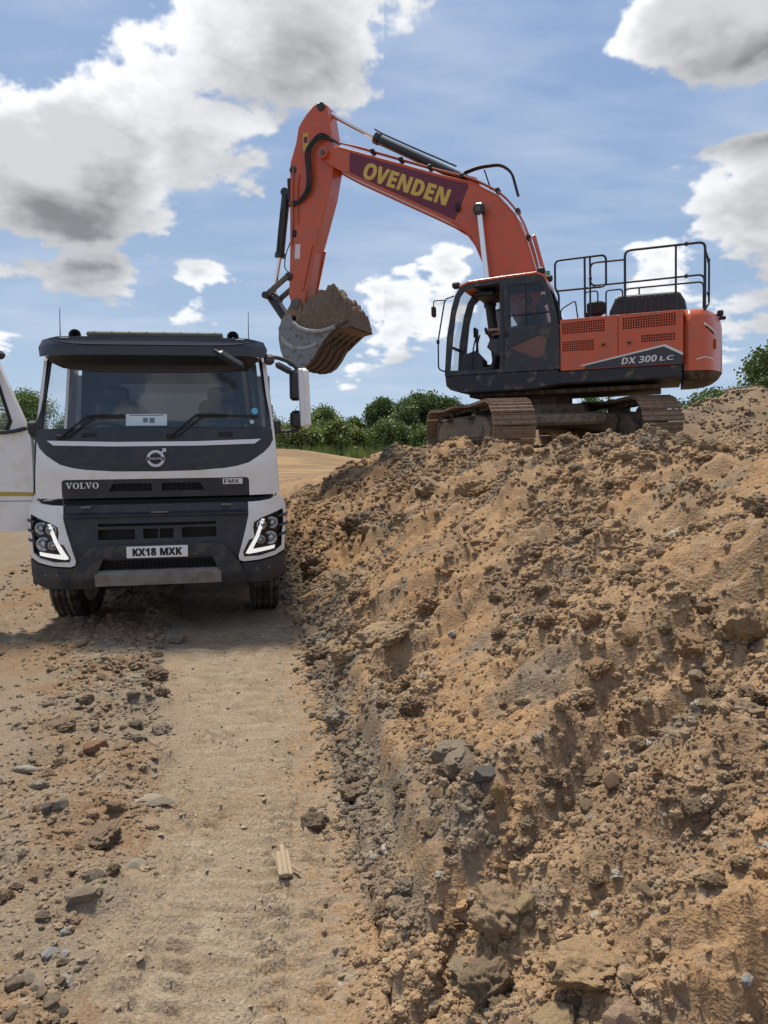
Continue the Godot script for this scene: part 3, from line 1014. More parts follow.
func make_truck() -> void:
	var at := Transform3D((Basis(Vector3.BACK, deg_to_rad(0.6)) * Basis(Vector3.UP, deg_to_rad(9.7))) * Basis.from_scale(Vector3(1.025, 1, 1)), Vector3(-2.31, -0.06, -7.83))
	var t := thing("tipper_truck", "white tipper truck with charcoal front, lit headlights and one cab door open", "truck", at)
	# --- cab shell
	var cab := knot(t, "cab")
	var wsp := pts([-1.105, 2.19, 1.105, 2.19, 1.095, 2.5, 1.045, 2.90, -1.045, 2.90, -1.095, 2.5])
	var dark_edge := pts([1.165, 2.16, 1.175, 2.06, 1.14, 1.99, 1.07, 1.92, 0.92, 1.82, 0.80, 1.785, 0.68, 1.765, 0.4, 1.745, 0.0, 1.74])
	var dl := mirrored(dark_edge)
	var edge_all: Array = dark_edge.duplicate()
	for i in range(1, dl.size()):
		edge_all.append(dl[i])
	var white: Array = edge_all.duplicate()
	white.append_array(pts([-1.21, 1.50, -1.19, 1.475, 1.19, 1.475, 1.21, 1.50]))
	part(cab, "front_panel", mb().skin(white, [rounded(-0.915, 1.40, 0.915, 1.665, 0.035)], cab_z, 0.03, 0.09, -0.03), M.white_paint)
	var dark: Array = edge_all.duplicate()
	dark.reverse()
	dark.append_array(pts([1.155, 2.185, -1.155, 2.185]))
	part(cab, "front_lid", mb().skin(dark, [], cab_z, 0.03, 0.09, -0.029), M.charcoal)
	part(cab, "chrome_strip", mb().skin(pts([-1.05, 2.065, -0.98, 2.015, -0.4, 2.0, 0.4, 2.0, 0.98, 2.015, 1.05, 2.065, 0.9, 2.06, 0.4, 2.045, -0.4, 2.045, -0.9, 2.06]), [], cab_z, 0.012, 0.08, 0.0), M.silver)
	var low := part(cab, "grille_panel", mb().skin(rounded(-0.91, 1.475, 0.91, 1.66, 0.035), [pts([-0.47, 1.54, -0.05, 1.54, -0.05, 1.62, -0.42, 1.62]), pts([0.47, 1.54, 0.05, 1.54, 0.05, 1.62, 0.42, 1.62])], cab_z, 0.03, 0.09, -0.028), M.charcoal)
	var slats := mb()
	for s: float in [-1.0, 1.0]:
		for i in 4:
			var y := 1.55 + 0.02 * i
			slats.bar(V(s * 0.05, y, cab_z(0.05, y) - 0.02), V(s * 0.45, y, cab_z(0.45, y) - 0.02), 0.02, 0.006, 0.001)
		for i in 7:
			var x := s * (0.09 + 0.05 * i)
			slats.bar(V(x, 1.54, cab_z(x, 1.54) - 0.025), V(x, 1.62, cab_z(x, 1.62) - 0.025), 0.006, 0.012, 0.001)
	part(low, "grille_slats", slats, M.black)
	part(cab, "grille_backing", mb().box(V(0, 1.58, -0.22), V(1.3, 0.14, 0.02)), M.black)
	part(low, "maker_lettering", lettering("VOLVO", 0.31, 0.062, 0.012, true).xf(Transform3D(Basis.IDENTITY, V(-0.715, 1.605, cab_z(0.715, 1.6) + 0.008))), M.silver)
	var badge := part(low, "model_badge", mb().prism(rounded(-0.1, -0.03, 0.1, 0.03, 0.008), 0, 0.008, Transform3D(Basis.IDENTITY, V(0.75, 1.625, cab_z(0.75, 1.62) + 0.002)), 0.002), M.silver)
	part(badge, "badge_lettering", lettering("FMX", 0.15, 0.04, 0.004).xf(Transform3D(Basis.IDENTITY, V(0.74, 1.625, cab_z(0.75, 1.62) + 0.0115))), M.black)
	# iron mark
	var lz := cab_z(0.0, 1.87)
	var ring := mb()
	var prof := []
	for i in 9:
		var a := TAU * i / 8
		prof.append(Vector2(0.073 + 0.016 * cos(a), 0.010 + 0.010 * sin(a)))
	prof.reverse()
	ring.lathe(V(0, 1.87, lz), Vector3.BACK, prof, 32)
	ring.bar(V(0.055, 1.925, lz + 0.012), V(0.088, 1.958, lz + 0.012), 0.018, 0.018, 0.002)
	ring.prism(pts([0.105, 1.975, 0.062, 1.972, 0.102, 1.932]), lz + 0.004, lz + 0.022, Transform3D.IDENTITY, 0.002)
	var logo := part(cab, "ring_emblem", ring, M.silver)
	part(logo, "emblem_band", mb().prism(rounded(-0.082, 1.853, 0.082, 1.887, 0.006), lz + 0.010, lz + 0.024, Transform3D.IDENTITY, 0.002), M.navy_band)
	part(logo, "emblem_lettering", lettering("VOLVO", 0.13, 0.020, 0.003, true).xf(Transform3D(Basis.IDENTITY, V(0, 1.87, lz + 0.0255))), M.silver)
	var diag := mb().skin(pts([-0.32, 1.745, -0.29, 1.745, 0.36, 1.985, 0.33, 1.985]), [circle(0, 1.87, 0.10)], cab_z, 0.006, 0.1, 0.0)
	part(cab, "diagonal_bar", diag, M.charcoal)
	# wind screen and its black surround
	var sur := pts([-1.175, 2.19, 1.175, 2.19, 1.145, 2.6, 1.11, 2.93, -1.11, 2.93, -1.145, 2.6])
	part(cab, "windscreen_surround", mb().skin(sur, [wsp], cab_z, 0.03, 0.1, -0.032), M.gloss_black)
	part(cab, "windscreen", mb().skin(wsp, [], cab_z, 0.0, 0.12, -0.012), M.screen_glass)
	# visor over the screen
	var vis := pts([1.125, 2.93, 1.135, 3.02, 1.10, 3.10, 0.93, 3.125, -0.93, 3.125, -1.10, 3.10, -1.135, 3.02, -1.125, 2.93])
	part(cab, "sun_visor", mb().skin(vis, [], visor_z, 0.02, 0.09, -0.02), M.charcoal_gloss)
	var lowvis := pts([1.06, 2.925, 1.0, 2.86, 0.9, 2.81, 0.74, 2.785, 0.4, 2.775, -0.4, 2.775, -0.74, 2.785, -0.9, 2.81, -1.0, 2.86, -1.06, 2.925])
	part(cab, "visor_lip", mb().skin(lowvis, [], visor_z, 0.008, 0.09, -0.012), M.smoke)
	var seam := []
	for i in 25:
		var x := -0.97 + 1.94 * i / 24.0
		var y := 3.035 + 0.05 * pow(absf(x) / 0.97, 6.0)
		seam.append(V(x, y, visor_z(x, y) + 0.001))
	part(cab, "visor_seam", mb().tube(seam, 0.006, 6), M.black)
	part(cab, "visor_top", mb().prism(pts([-1.06, 0.42, -0.9, 0.27, 0.9, 0.27, 1.06, 0.42]), 0.0, 0.03, Transform3D(Basis(Vector3.RIGHT, Vector3.FORWARD, Vector3.UP), V(0, 3.085, 0)), 0.006), M.charcoal_gloss)
	# roof, sides, back
	part(cab, "roof", mb().box(V(0, 3.06, -1.2), V(2.08, 0.09, 1.56), 0.035), M.white_paint)
	var sidef := func(_u: float, v: float) -> float: return cab_w(v) - 0.03
	var sr := Transform3D(Basis(Vector3.FORWARD, Vector3.UP, Vector3.RIGHT), Vector3.ZERO)
	var sl := Transform3D(Basis(Vector3.FORWARD, Vector3.UP, Vector3.LEFT), Vector3.ZERO)
	var wall := pts([0.30, 1.42, 1.98, 1.42, 1.98, 3.04, 0.58, 3.04, 0.50, 2.9, 0.34, 2.19, 0.32, 2.0])
	var winh := pts([0.56, 2.24, 1.42, 2.20, 1.42, 2.86, 0.72, 2.86])
	part(cab, "side_panel", mb().skin(wall, [winh], sidef, 0.03, 0.14).xf(sr), M.white_paint)
	part(cab, "side_window", mb().skin(winh, [], sidef, 0.0, 0.3, 0.012).xf(sr), M.glass)
	part(cab, "side_panel", mb().skin(wall, [pts([0.42, 1.46, 1.52, 1.46, 1.52, 2.92, 0.72, 2.92, 0.46, 2.2])], sidef, 0.03, 0.14).xf(sl), M.white_paint)
	for s: float in [-1.0, 1.0]:
		var pil := []
		for i in 10:
			var y := 1.5 + 1.5 * i / 9.0
			pil.append(V(s * (cab_w(y) - 0.02), y, cab_z(cab_w(y), y) - 0.02))
		part(cab, "pillar", mb().tube(pil, 0.035, 10), M.gloss_black if s < 0 else M.white_paint)
	var flat := func(_u: float, _v: float) -> float: return 0.0
	part(cab, "rear_wall", mb().skin(pts([-1.13, 1.42, 1.13, 1.42, 1.03, 3.03, -1.03, 3.03]), [rounded(-0.62, 2.32, 0.62, 2.78, 0.05)], flat, 0.03, 0.5).xf(Transform3D(Basis.IDENTITY, V(0, 0, -1.99))), M.cab_trim)
	part(cab, "rear_window", mb().skin(rounded(-0.62, 2.32, 0.62, 2.78, 0.05), [], flat, 0.0, 2.0).xf(Transform3D(Basis.IDENTITY, V(0, 0, -1.975))), M.glass)
	part(cab, "floor_pan", mb().box(V(0, 1.42, -1.12), V(2.34, 0.05, 1.72)), M.cab_trim_dark)
	part(cab, "headlining", mb().box(V(0, 2.985, -1.22), V(2.0, 0.04, 1.5)), M.cab_trim)
	# inside
	part(cab, "dashboard", mb().prism(pts([-0.32, 1.5, -0.24, 2.16, -0.42, 2.19, -0.72, 2.06, -0.78, 1.5]), -1.08, 1.08, Transform3D(Basis(Vector3.BACK, Vector3.UP, Vector3.LEFT), Vector3.ZERO), 0.02), M.cab_trim_dark)
	for s: float in [-1.0, 1.0]:
		var seat := knot(cab, "seat", T(0.58 * s, 0, 0))
		part(seat, "cushion", mb().box(V(0, 1.86, -1.25), V(0.5, 0.14, 0.5), 0.05), M.seat_cloth)
		part(seat, "backrest", mb().box(V(0, 2.22, -1.52), V(0.48, 0.66, 0.14), 0.06, Basis(Vector3.RIGHT, -0.12)), M.seat_cloth)
		part(seat, "headrest", mb().box(V(0, 2.62, -1.57), V(0.27, 0.18, 0.10), 0.04), M.seat_cloth)
		part(seat, "pedestal", mb().box(V(0, 1.6, -1.27), V(0.34, 0.4, 0.34), 0.03), M.cab_trim_dark)
	var sw := mb()
	var sp := []
	for i in 9:
		var a := TAU * i / 8
		sp.append(Vector2(0.22 + 0.017 * cos(a), 0.017 * sin(a)))
	sp.reverse()
	var wdir := Vector3(0, 0.78, -0.62).normalized()
	sw.lathe(V(-0.58, 2.12, -0.78), wdir, sp, 28)
	sw.bar(V(-0.79, 2.12, -0.78), V(-0.37, 2.12, -0.78), 0.05, 0.02)
	sw.tube([V(-0.58, 2.12, -0.78), V(-0.58, 1.8, -0.5)], 0.035, 8)
	part(cab, "steering_wheel", sw, M.black)
	var im := knot(cab, "cab_mirror")
	part(im, "stalk", mb().tube(bent([V(0.79, 2.93, -0.52), V(0.74, 2.76, -0.44), V(0.71, 2.62, -0.42)], 0.05), 0.011, 6), M.black)
	part(im, "mirror_head", mb().box(V(0.71, 2.53, -0.42), V(0.19, 0.13, 0.05), 0.025), M.black)
	# wipers
	for wp in [[V(-0.90, 2.10, 0), V(-0.64, 2.315, 0), V(-0.29, 2.325, 0)], [V(0.15, 2.10, 0), V(0.41, 2.325, 0), V(1.02, 2.315, 0)]]:
		var wi := knot(cab, "wiper")
		var q := []
		for p in wp:
			q.append(V(p.x, p.y, cab_z(p.x, p.y) + 0.03))
		part(wi, "wiper_arm", mb().tube(bent([q[0], q[1], q[1].lerp(q[2], 0.5)], 0.06), 0.011, 6), M.black)
		part(wi, "wiper_arm", mb().tube([q[0] + V(0.06, -0.01, 0), q[1] + V(0.05, -0.02, 0)], 0.008, 6), M.black)
		part(wi, "wiper_blade", mb().bar(q[1] + V(-0.02, -0.012, -0.008), q[2] + V(0, -0.012, -0.008), 0.018, 0.03, 0.004), M.black)
		part(wi, "spindle_cover", mb().box(V(q[0].x, 2.10, cab_z(q[0].x, 2.10) + 0.012), V(0.09, 0.05, 0.03), 0.01), M.black)
	for s: float in [-1.0, 1.0]:
		part(cab, "grab_recess", mb().box(V(0.66 * s + 0.03, 2.115, cab_z(0.66, 2.115) + 0.002), V(0.14, 0.045, 0.012), 0.004), M.black)
	part(cab, "window_sticker", mb().skin(circle(0.99, 2.36, 0.035), [], cab_z, 0.001, 0.2, -0.009), M.sticker_blue)
	part(cab, "window_sticker", mb().skin(circle(0.96, 2.245, 0.022), [], cab_z, 0.001, 0.2, -0.009), M.sticker_grey)
	# front mirror over the screen
	var fm := knot(cab, "front_mirror")
	part(fm, "stalk", mb().tube([V(0.60, 2.99, -0.2), V(0.66, 2.95, -0.10)], 0.015, 6), M.charcoal)
	part(fm, "mirror_head", mb().box(V(0.765, 2.875, -0.08), V(0.30, 0.085, 0.10), 0.035, Basis(Vector3.BACK, -0.56)), M.charcoal)
	# roof gear
	var barp := knot(cab, "roof_light_bar")
	part(barp, "bar_body", mb().box(V(0, 3.175, -0.55), V(1.36, 0.055, 0.22), 0.015), M.lens_dull)
	part(barp, "bar_base", mb().box(V(0, 3.135, -0.56), V(1.30, 0.03, 0.16), 0.005), M.black)
	for i in 8:
		part(barp, "bar_joint", mb().box(V(-0.6 + 1.2 * i / 7.0, 3.176, -0.435), V(0.010, 0.05, 0.012)), M.rail_grey)
	for s: float in [-1.0, 1.0]:
		var h := knot(cab, "air_horn")
		part(h, "horn_bell", mb().lathe(V(0.785 * s, 3.155, -0.42), Vector3.BACK, [Vector2(0.012, -0.25), Vector2(0.02, -0.12), Vector2(0.035, -0.03), Vector2(0.058, 0.0), Vector2(0.062, 0.004), Vector2(0.052, 0.0), Vector2(0.03, -0.03), Vector2(0.012, -0.10)], 20), M.horn)
		part(h, "horn_bracket", mb().box(V(0.785 * s, 3.12, -0.55), V(0.03, 0.06, 0.08), 0.005), M.black)
		var an := knot(cab, "aerial")
		part(an, "whip", mb().tube([V(0.945 * s, 3.10, -0.5), V(0.95 * s, 3.45, -0.56)], [0.006, 0.003], 6), M.black)
		part(an, "aerial_base", mb().tube([V(0.945 * s, 3.08, -0.5), V(0.945 * s, 3.14, -0.5)], [0.022, 0.012], 8), M.black)
	# --- bumper and lights
	var bp := knot(t, "bumper")
	var sur_o := pts([1.29, 1.36, 1.26, 1.43, 1.17, 1.455, 1.13, 1.425, 1.02, 1.41, 0.90, 1.405, 0.90, 1.27, 0.87, 1.13, 0.835, 1.0, 0.79, 0.84, 0.80, 0.80, 0.84, 0.785, 1.0, 0.795, 1.17, 0.825, 1.265, 0.87, 1.275, 1.0, 1.285, 1.12])
	var lamp_o := pts([1.26, 1.315, 1.15, 1.275, 1.03, 1.235, 0.955, 1.19, 0.945, 1.14, 0.955, 1.03, 0.90, 1.01, 0.835, 0.875, 0.85, 0.83, 1.0, 0.83, 1.16, 0.865, 1.235, 0.92, 1.245, 1.08, 1.26, 1.16])
	for s: float in [-1.0, 1.0]:
		var so: Array = sur_o if s > 0 else mirrored(sur_o)
		var lo: Array = lamp_o if s > 0 else mirrored(lamp_o)
		part(bp, "lamp_surround", mb().skin(so, [lo], bum_z, 0.05, 0.07, -0.045), M.white_paint)
		var hl := knot(bp, "headlight")
		part(hl, "lamp_housing", mb().skin(lo, [], bum_in, 0.02, 0.08), M.gloss_black)
		for q in [[1.14, 1.17, 0.062], [1.03, 1.155, 0.05], [1.12, 1.01, 0.07], [1.02, 1.0, 0.045]]:
			var x: float = s * q[0]
			var z := bum_in(x, q[1])
			part(hl, "lamp_reflector", mb().lathe(V(x, q[1], z + 0.02), Vector3.BACK, [Vector2(q[2], 0.02), Vector2(q[2] * 0.86, 0.022), Vector2(q[2] * 0.5, 0.006), Vector2(q[2] * 0.42, 0.02), Vector2(q[2] * 0.25, 0.032), Vector2(0.001, 0.036)], 18), M.chrome)
		var drl := pts([1.065, 1.215, 1.035, 1.22, 0.965, 1.04, 0.862, 0.865, 0.895, 0.857, 1.16, 0.895, 1.165, 0.93, 0.935, 0.905, 1.005, 1.04])
		part(hl, "running_light", mb().skin(drl if s > 0 else mirrored(drl), [], bum_in, 0.02, 0.08, 0.03), M.running_light)
		part(hl, "lamp_divider", mb().skin(pts([1.0 * s, 1.075, 1.24 * s, 1.095, 1.24 * s, 1.115, 1.0 * s, 1.095]), [], bum_in, 0.02, 0.1, 0.025), M.gloss_black)
		# guard bars on the outer edge
		for i in 3:
			part(hl, "lamp_guard", mb().tube(bent([V(1.20 * s, 1.235 - 0.10 * i, bum_z(1.2, 1.2) + 0.01), V(1.285 * s, 1.25 - 0.10 * i, bum_z(1.27, 1.2) + 0.0), V(1.31 * s, 1.25 - 0.10 * i, -0.5)], 0.03), 0.016, 6), M.charcoal)
		var co := pts([1.275, 0.855, 1.17, 0.805, 1.0, 0.775, 0.815, 0.765, 0.875, 0.63, 0.885, 0.55, 1.12, 0.545, 1.22, 0.59, 1.27, 0.67])
		part(bp, "bumper_corner", mb().skin(co if s > 0 else mirrored(co), [], bum_z, 0.06, 0.08, -0.055), M.plastic)
		part(bp, "bumper_side", mb().box(V(1.245 * s, 0.78, -0.66), V(0.06, 0.42, 0.72), 0.02), M.plastic)
		part(bp, "wheel_arch", mb().box(V(1.16 * s, 1.24, -0.75), V(0.24, 0.30, 0.6), 0.05), M.plastic)
		for q in [[0.98, 0.70], [1.10, 0.70], [0.70, 0.88], [0.655, 0.93]]:
			part(bp, "bolt", mb().lathe(V(q[0] * s, q[1], bum_z(q[0], q[1]) + 0.004), Vector3.BACK, [Vector2(0.012, 0.0), Vector2(0.011, 0.006), Vector2(0.001, 0.007)], 8), M.rail_grey)
	# centre: dark panel with three openings
	var slot_l := [rounded(-0.575, 1.05, -0.22, 1.155, 0.015), rounded(-0.14, 1.055, 0.005, 1.155, 0.012), rounded(0.02, 1.055, 0.155, 1.155, 0.012), rounded(0.235, 1.055, 0.575, 1.16, 0.015), pts([-0.57, 1.185, 0.57, 1.185, 0.575, 1.215, -0.575, 1.215])]
	var ctr := pts([0.90, 1.40, 0.90, 1.27, 0.87, 1.13, 0.835, 1.0, 0.79, 0.84, -0.79, 0.84, -0.835, 1.0, -0.87, 1.13, -0.90, 1.27, -0.90, 1.40])
	part(bp, "bumper_grille", mb().skin(ctr, slot_l, bum_z, 0.04, 0.08, -0.06), M.charcoal)
	part(bp, "grille_shelf", mb().prism(pts([-0.05, 1.285, 0.005, 1.29, 0.005, 1.305, -0.06, 1.33]), -0.88, 0.88, Transform3D(Basis(Vector3.BACK, Vector3.UP, Vector3.LEFT), V(0, 0, -0.01)), 0.004), M.charcoal)
	part(bp, "grille_backing", mb().box(V(0, 1.1, -0.16), V(1.7, 0.62, 0.02)), M.black)
	for s: float in [-1.0, 1.0]:
		part(bp, "step_pad", mb().box(V(0.68 * s, 1.385, -0.06), V(0.10, 0.025, 0.03), 0.006), M.rail_grey)
	part(bp, "step_pad", mb().box(V(0.03, 1.325, -0.012), V(0.17, 0.018, 0.03), 0.006), M.rail_grey)
	var nose := pts([0.80, 0.785, 0.66, 0.97, 0.60, 0.995, 0.2, 1.0, -0.2, 1.0, -0.60, 0.995, -0.66, 0.97, -0.80, 0.785, -0.865, 0.63, -0.875, 0.55, -0.60, 0.555, -0.60, 0.70, -0.52, 0.87, 0.52, 0.87, 0.60, 0.70, 0.60, 0.555, 0.875, 0.55, 0.865, 0.63])
	part(bp, "bumper_nose", mb().skin(nose, [], bum_z, 0.07, 0.08, -0.04), M.plastic)
	var mesh_bars := mb()
	for i in 7:
		var y := 0.72 + 0.024 * i
		mesh_bars.bar(V(-0.57, y, -0.07), V(0.57, y, -0.07), 0.008, 0.008, 0.0)
	for i in 28:
		var x := -0.56 + 1.12 * i / 27.0
		mesh_bars.bar(V(x, 0.71, -0.075), V(x, 0.87, -0.075), 0.007, 0.007, 0.0)
	part(bp, "lower_mesh", mesh_bars, M.black)
	part(bp, "skid_plate", mb().prism(pts([0.0, 0.735, 0.035, 0.70, 0.02, 0.58, -0.10, 0.555, -0.16, 0.58, -0.02, 0.70, -0.10, 0.735]), -0.615, 0.615, Transform3D(Basis(Vector3.BACK, Vector3.UP, Vector3.LEFT), V(0, 0, -0.02)), 0.006), M.skid)
	var plate := part(bp, "number_plate", mb().prism(rounded(-0.295, 0.868, 0.295, 0.985, 0.008), 0.012, 0.024, Transform3D(Basis.IDENTITY, V(0, 0, bum_z(0.2, 0.93) + 0.03)), 0.001), M.plate_white)
	part(plate, "plate_lettering", bold("KX18 MXK", 0.47, 0.074, 0.0035).xf(Transform3D(Basis.IDENTITY, V(0, 0.927, bum_z(0.2, 0.93) + 0.0555))), M.black)
	# --- nearside mirrors on the closed side
	var mir := knot(t, "wing_mirror")
	part(mir, "mirror_arm", mb().tube(bent([V(1.10, 2.93, -0.42), V(1.22, 2.95, -0.42), V(1.37, 2.90, -0.43), V(1.46, 2.82, -0.44), V(1.46, 2.70, -0.45)], 0.08), 0.022, 8), M.plastic)
	part(mir, "mirror_arm", mb().tube(bent([V(1.13, 2.14, -0.46), V(1.25, 2.14, -0.46), V(1.46, 2.155, -0.46), V(1.46, 2.3, -0.46)], 0.06), 0.020, 8), M.plastic)
	part(mir, "mirror_mount", mb().box(V(1.155, 2.92, -0.43), V(0.11, 0.11, 0.12), 0.03), M.plastic)
	part(mir, "mirror_mount", mb().box(V(1.215, 2.20, -0.48), V(0.09, 0.17, 0.13), 0.03), M.plastic)
	part(mir, "kerb_mirror", mb().box(V(1.305, 2.83, -0.42), V(0.20, 0.065, 0.11), 0.03, Basis(Vector3.BACK, -0.5)), M.plastic)
	part(mir, "mirror_head", mb().box(V(1.425, 2.645, -0.45), V(0.12, 0.33, 0.13), 0.03), M.gloss_black)
	part(mir, "mirror_head", mb().box(V(1.425, 2.275, -0.45), V(0.12, 0.19, 0.13), 0.03), M.gloss_black)
	part(mir, "mirror_cover", mb().box(V(1.53, 2.51, -0.46), V(0.10, 0.65, 0.14), 0.035, Basis(Vector3.BACK, 0.03)), M.white_paint)
	part(mir, "mirror_trim", mb().box(V(1.487, 2.51, -0.40), V(0.055, 0.63, 0.05), 0.012, Basis(Vector3.BACK, 0.03)), M.silver)
	# --- open door on the driver's side
	var dang := deg_to_rad(78.0)
	var du := Vector3(-sin(dang), 0, -cos(dang))
	var dtf := Transform3D(Basis(-du, Vector3.UP, (-du).cross(Vector3.UP)), V(-1.22, 0, -0.46))
	var door := knot(t, "cab_door", dtf)
	var dout := pts([-0.03, 1.14, -0.12, 1.12, -1.05, 1.12, -1.05, 2.95, -0.36, 2.93, -0.05, 2.16, -0.03, 2.08])
	var dwin := pts([-0.30, 2.17, -0.98, 2.14, -0.98, 2.86, -0.40, 2.84, -0.25, 2.28])
	part(door, "door_skin", mb().skin(dout, [dwin], flat, 0.06, 0.3, -0.03), M.white_paint)
	part(door, "window_seal", mb().skin(pts([-0.27, 2.14, -1.01, 2.11, -1.01, 2.89, -0.38, 2.87, -0.215, 2.27]), [dwin], flat, 0.01, 0.3, 0.03), M.black)
	part(door, "side_window", mb().skin(dwin, [], flat, 0.0, 0.6), M.glass)
	part(door, "yellow_stripe", mb().skin(pts([-0.035, 1.49, -1.05, 1.50, -1.05, 1.555, -0.035, 1.53]), [], flat, 0.003, 0.5, 0.03), M.yellow_tape)
	part(door, "door_hinge", mb().box(V(-0.01, 2.2, 0.0), V(0.12, 0.16, 0.10), 0.03), M.plastic)
	part(door, "door_hinge", mb().box(V(0.0, 1.62, 0.0), V(0.05, 0.09, 0.06), 0.01), M.rail_grey)
	part(door, "door_seam", mb().box(V(-0.55, 1.44, 0.031), V(1.0, 0.008, 0.004)), M.rail_grey)
	var dm := knot(door, "door_mirror")
	part(dm, "mirror_cap", mb().box(V(-0.36, 2.95, 0.10), V(0.22, 0.085, 0.20), 0.03), M.plastic)
	part(dm, "mirror_cover", mb().box(V(-0.41, 2.52, 0.13), V(0.13, 0.66, 0.12), 0.035), M.white_paint)
	part(dm, "mirror_glass", mb().box(V(-0.352, 2.52, 0.10), V(0.012, 0.60, 0.10), 0.004), M.mirror)
	part(dm, "mirror_arm", mb().tube(bent([V(-0.07, 2.20, 0.03), V(-0.2, 2.16, 0.09), V(-0.4, 2.16, 0.12), V(-0.4, 2.25, 0.12)], 0.05), 0.02, 8), M.plastic)
	# --- chassis, wheels, body
	for s: float in [-1.0, 1.0]:
		part(t, "chassis_rail", mb().box(V(0.42 * s, 0.95, -4.5), V(0.09, 0.28, 8.2), 0.01), M.black)
	part(t, "front_axle", mb().box(V(0, 0.56, -1.38), V(1.9, 0.13, 0.14), 0.03), M.axle)
	part(t, "engine_block", mb().box(V(0, 0.98, -1.5), V(0.8, 0.7, 1.3), 0.06), M.axle)
	part(t, "belly_pan", mb().box(V(0, 0.72, -0.5), V(1.6, 0.1, 0.7), 0.03), M.black)
	var zs := [-1.38, -3.28, -6.3, -7.65]
	for i in 4:
		for s: float in [-1.0, 1.0]:
			make_wheel(t, V(s * (1.05 if i < 2 else 0.93), 0.49 if s < 0.0 else 0.51, zs[i]), (-0.16 if s < 0.0 else 0.04) if i < 2 else 0.0, i > 1)
	for s: float in [-1.0, 1.0]:
		part(t, "fuel_tank", mb().box(V(0.86 * s, 0.86, -2.35), V(0.6, 0.5, 0.8), 0.08), M.rail_grey)
		part(t, "mudguard", mb().box(V(1.05 * s, 1.20, -1.4), V(0.36, 0.12, 1.0), 0.05), M.plastic)
	var body := knot(t, "tipper_body")
	part(body, "body_floor", mb().box(V(0, 1.3, -5.3), V(2.3, 0.12, 5.9), 0.01), M.body_steel)
	for s: float in [-1.0, 1.0]:
		part(body, "body_side", mb().box(V(1.17 * s, 1.96, -5.3), V(0.06, 1.25, 5.9), 0.015), M.body_steel)
		for i in 7:
			part(body, "body_rib", mb().box(V(1.215 * s, 1.95, -2.6 - 0.9 * i), V(0.05, 1.2, 0.09), 0.01), M.body_steel)
	part(body, "headboard", mb().box(V(0, 2.12, -2.33), V(2.4, 1.6, 0.06), 0.015), M.body_steel)
	part(body, "tailgate", mb().box(V(0, 1.96, -8.27), V(2.4, 1.25, 0.06), 0.015), M.body_steel)
	# printed card standing behind the screen
	var ctf := at * T(-0.09, 0, 0)
	var card := thing("dash_card", "white printed card with a dark stamp behind the truck windscreen", "card", ctf)
	var cz := cab_z(0, 2.26) - 0.055
	var tilt := Basis(Vector3.RIGHT, -0.29)
	part(card, "card_sheet", mb().box(V(0, 2.27, cz), V(0.40, 0.125, 0.004), 0.0, tilt), M.paper_card)
	for q in [[-0.01, 2.268, 0.045, 0.05], [0.055, 2.266, 0.05, 0.055]]:
		part(card, "stamp_mark", mb().box(V(q[0], q[1], cz + 0.005), V(q[2], q[3], 0.003), 0.0, tilt), M.stamp)
	part(card, "printed_line", mb().box(V(0.0, 2.318, cz - 0.010), V(0.33, 0.010, 0.003), 0.0, tilt), M.stamp)

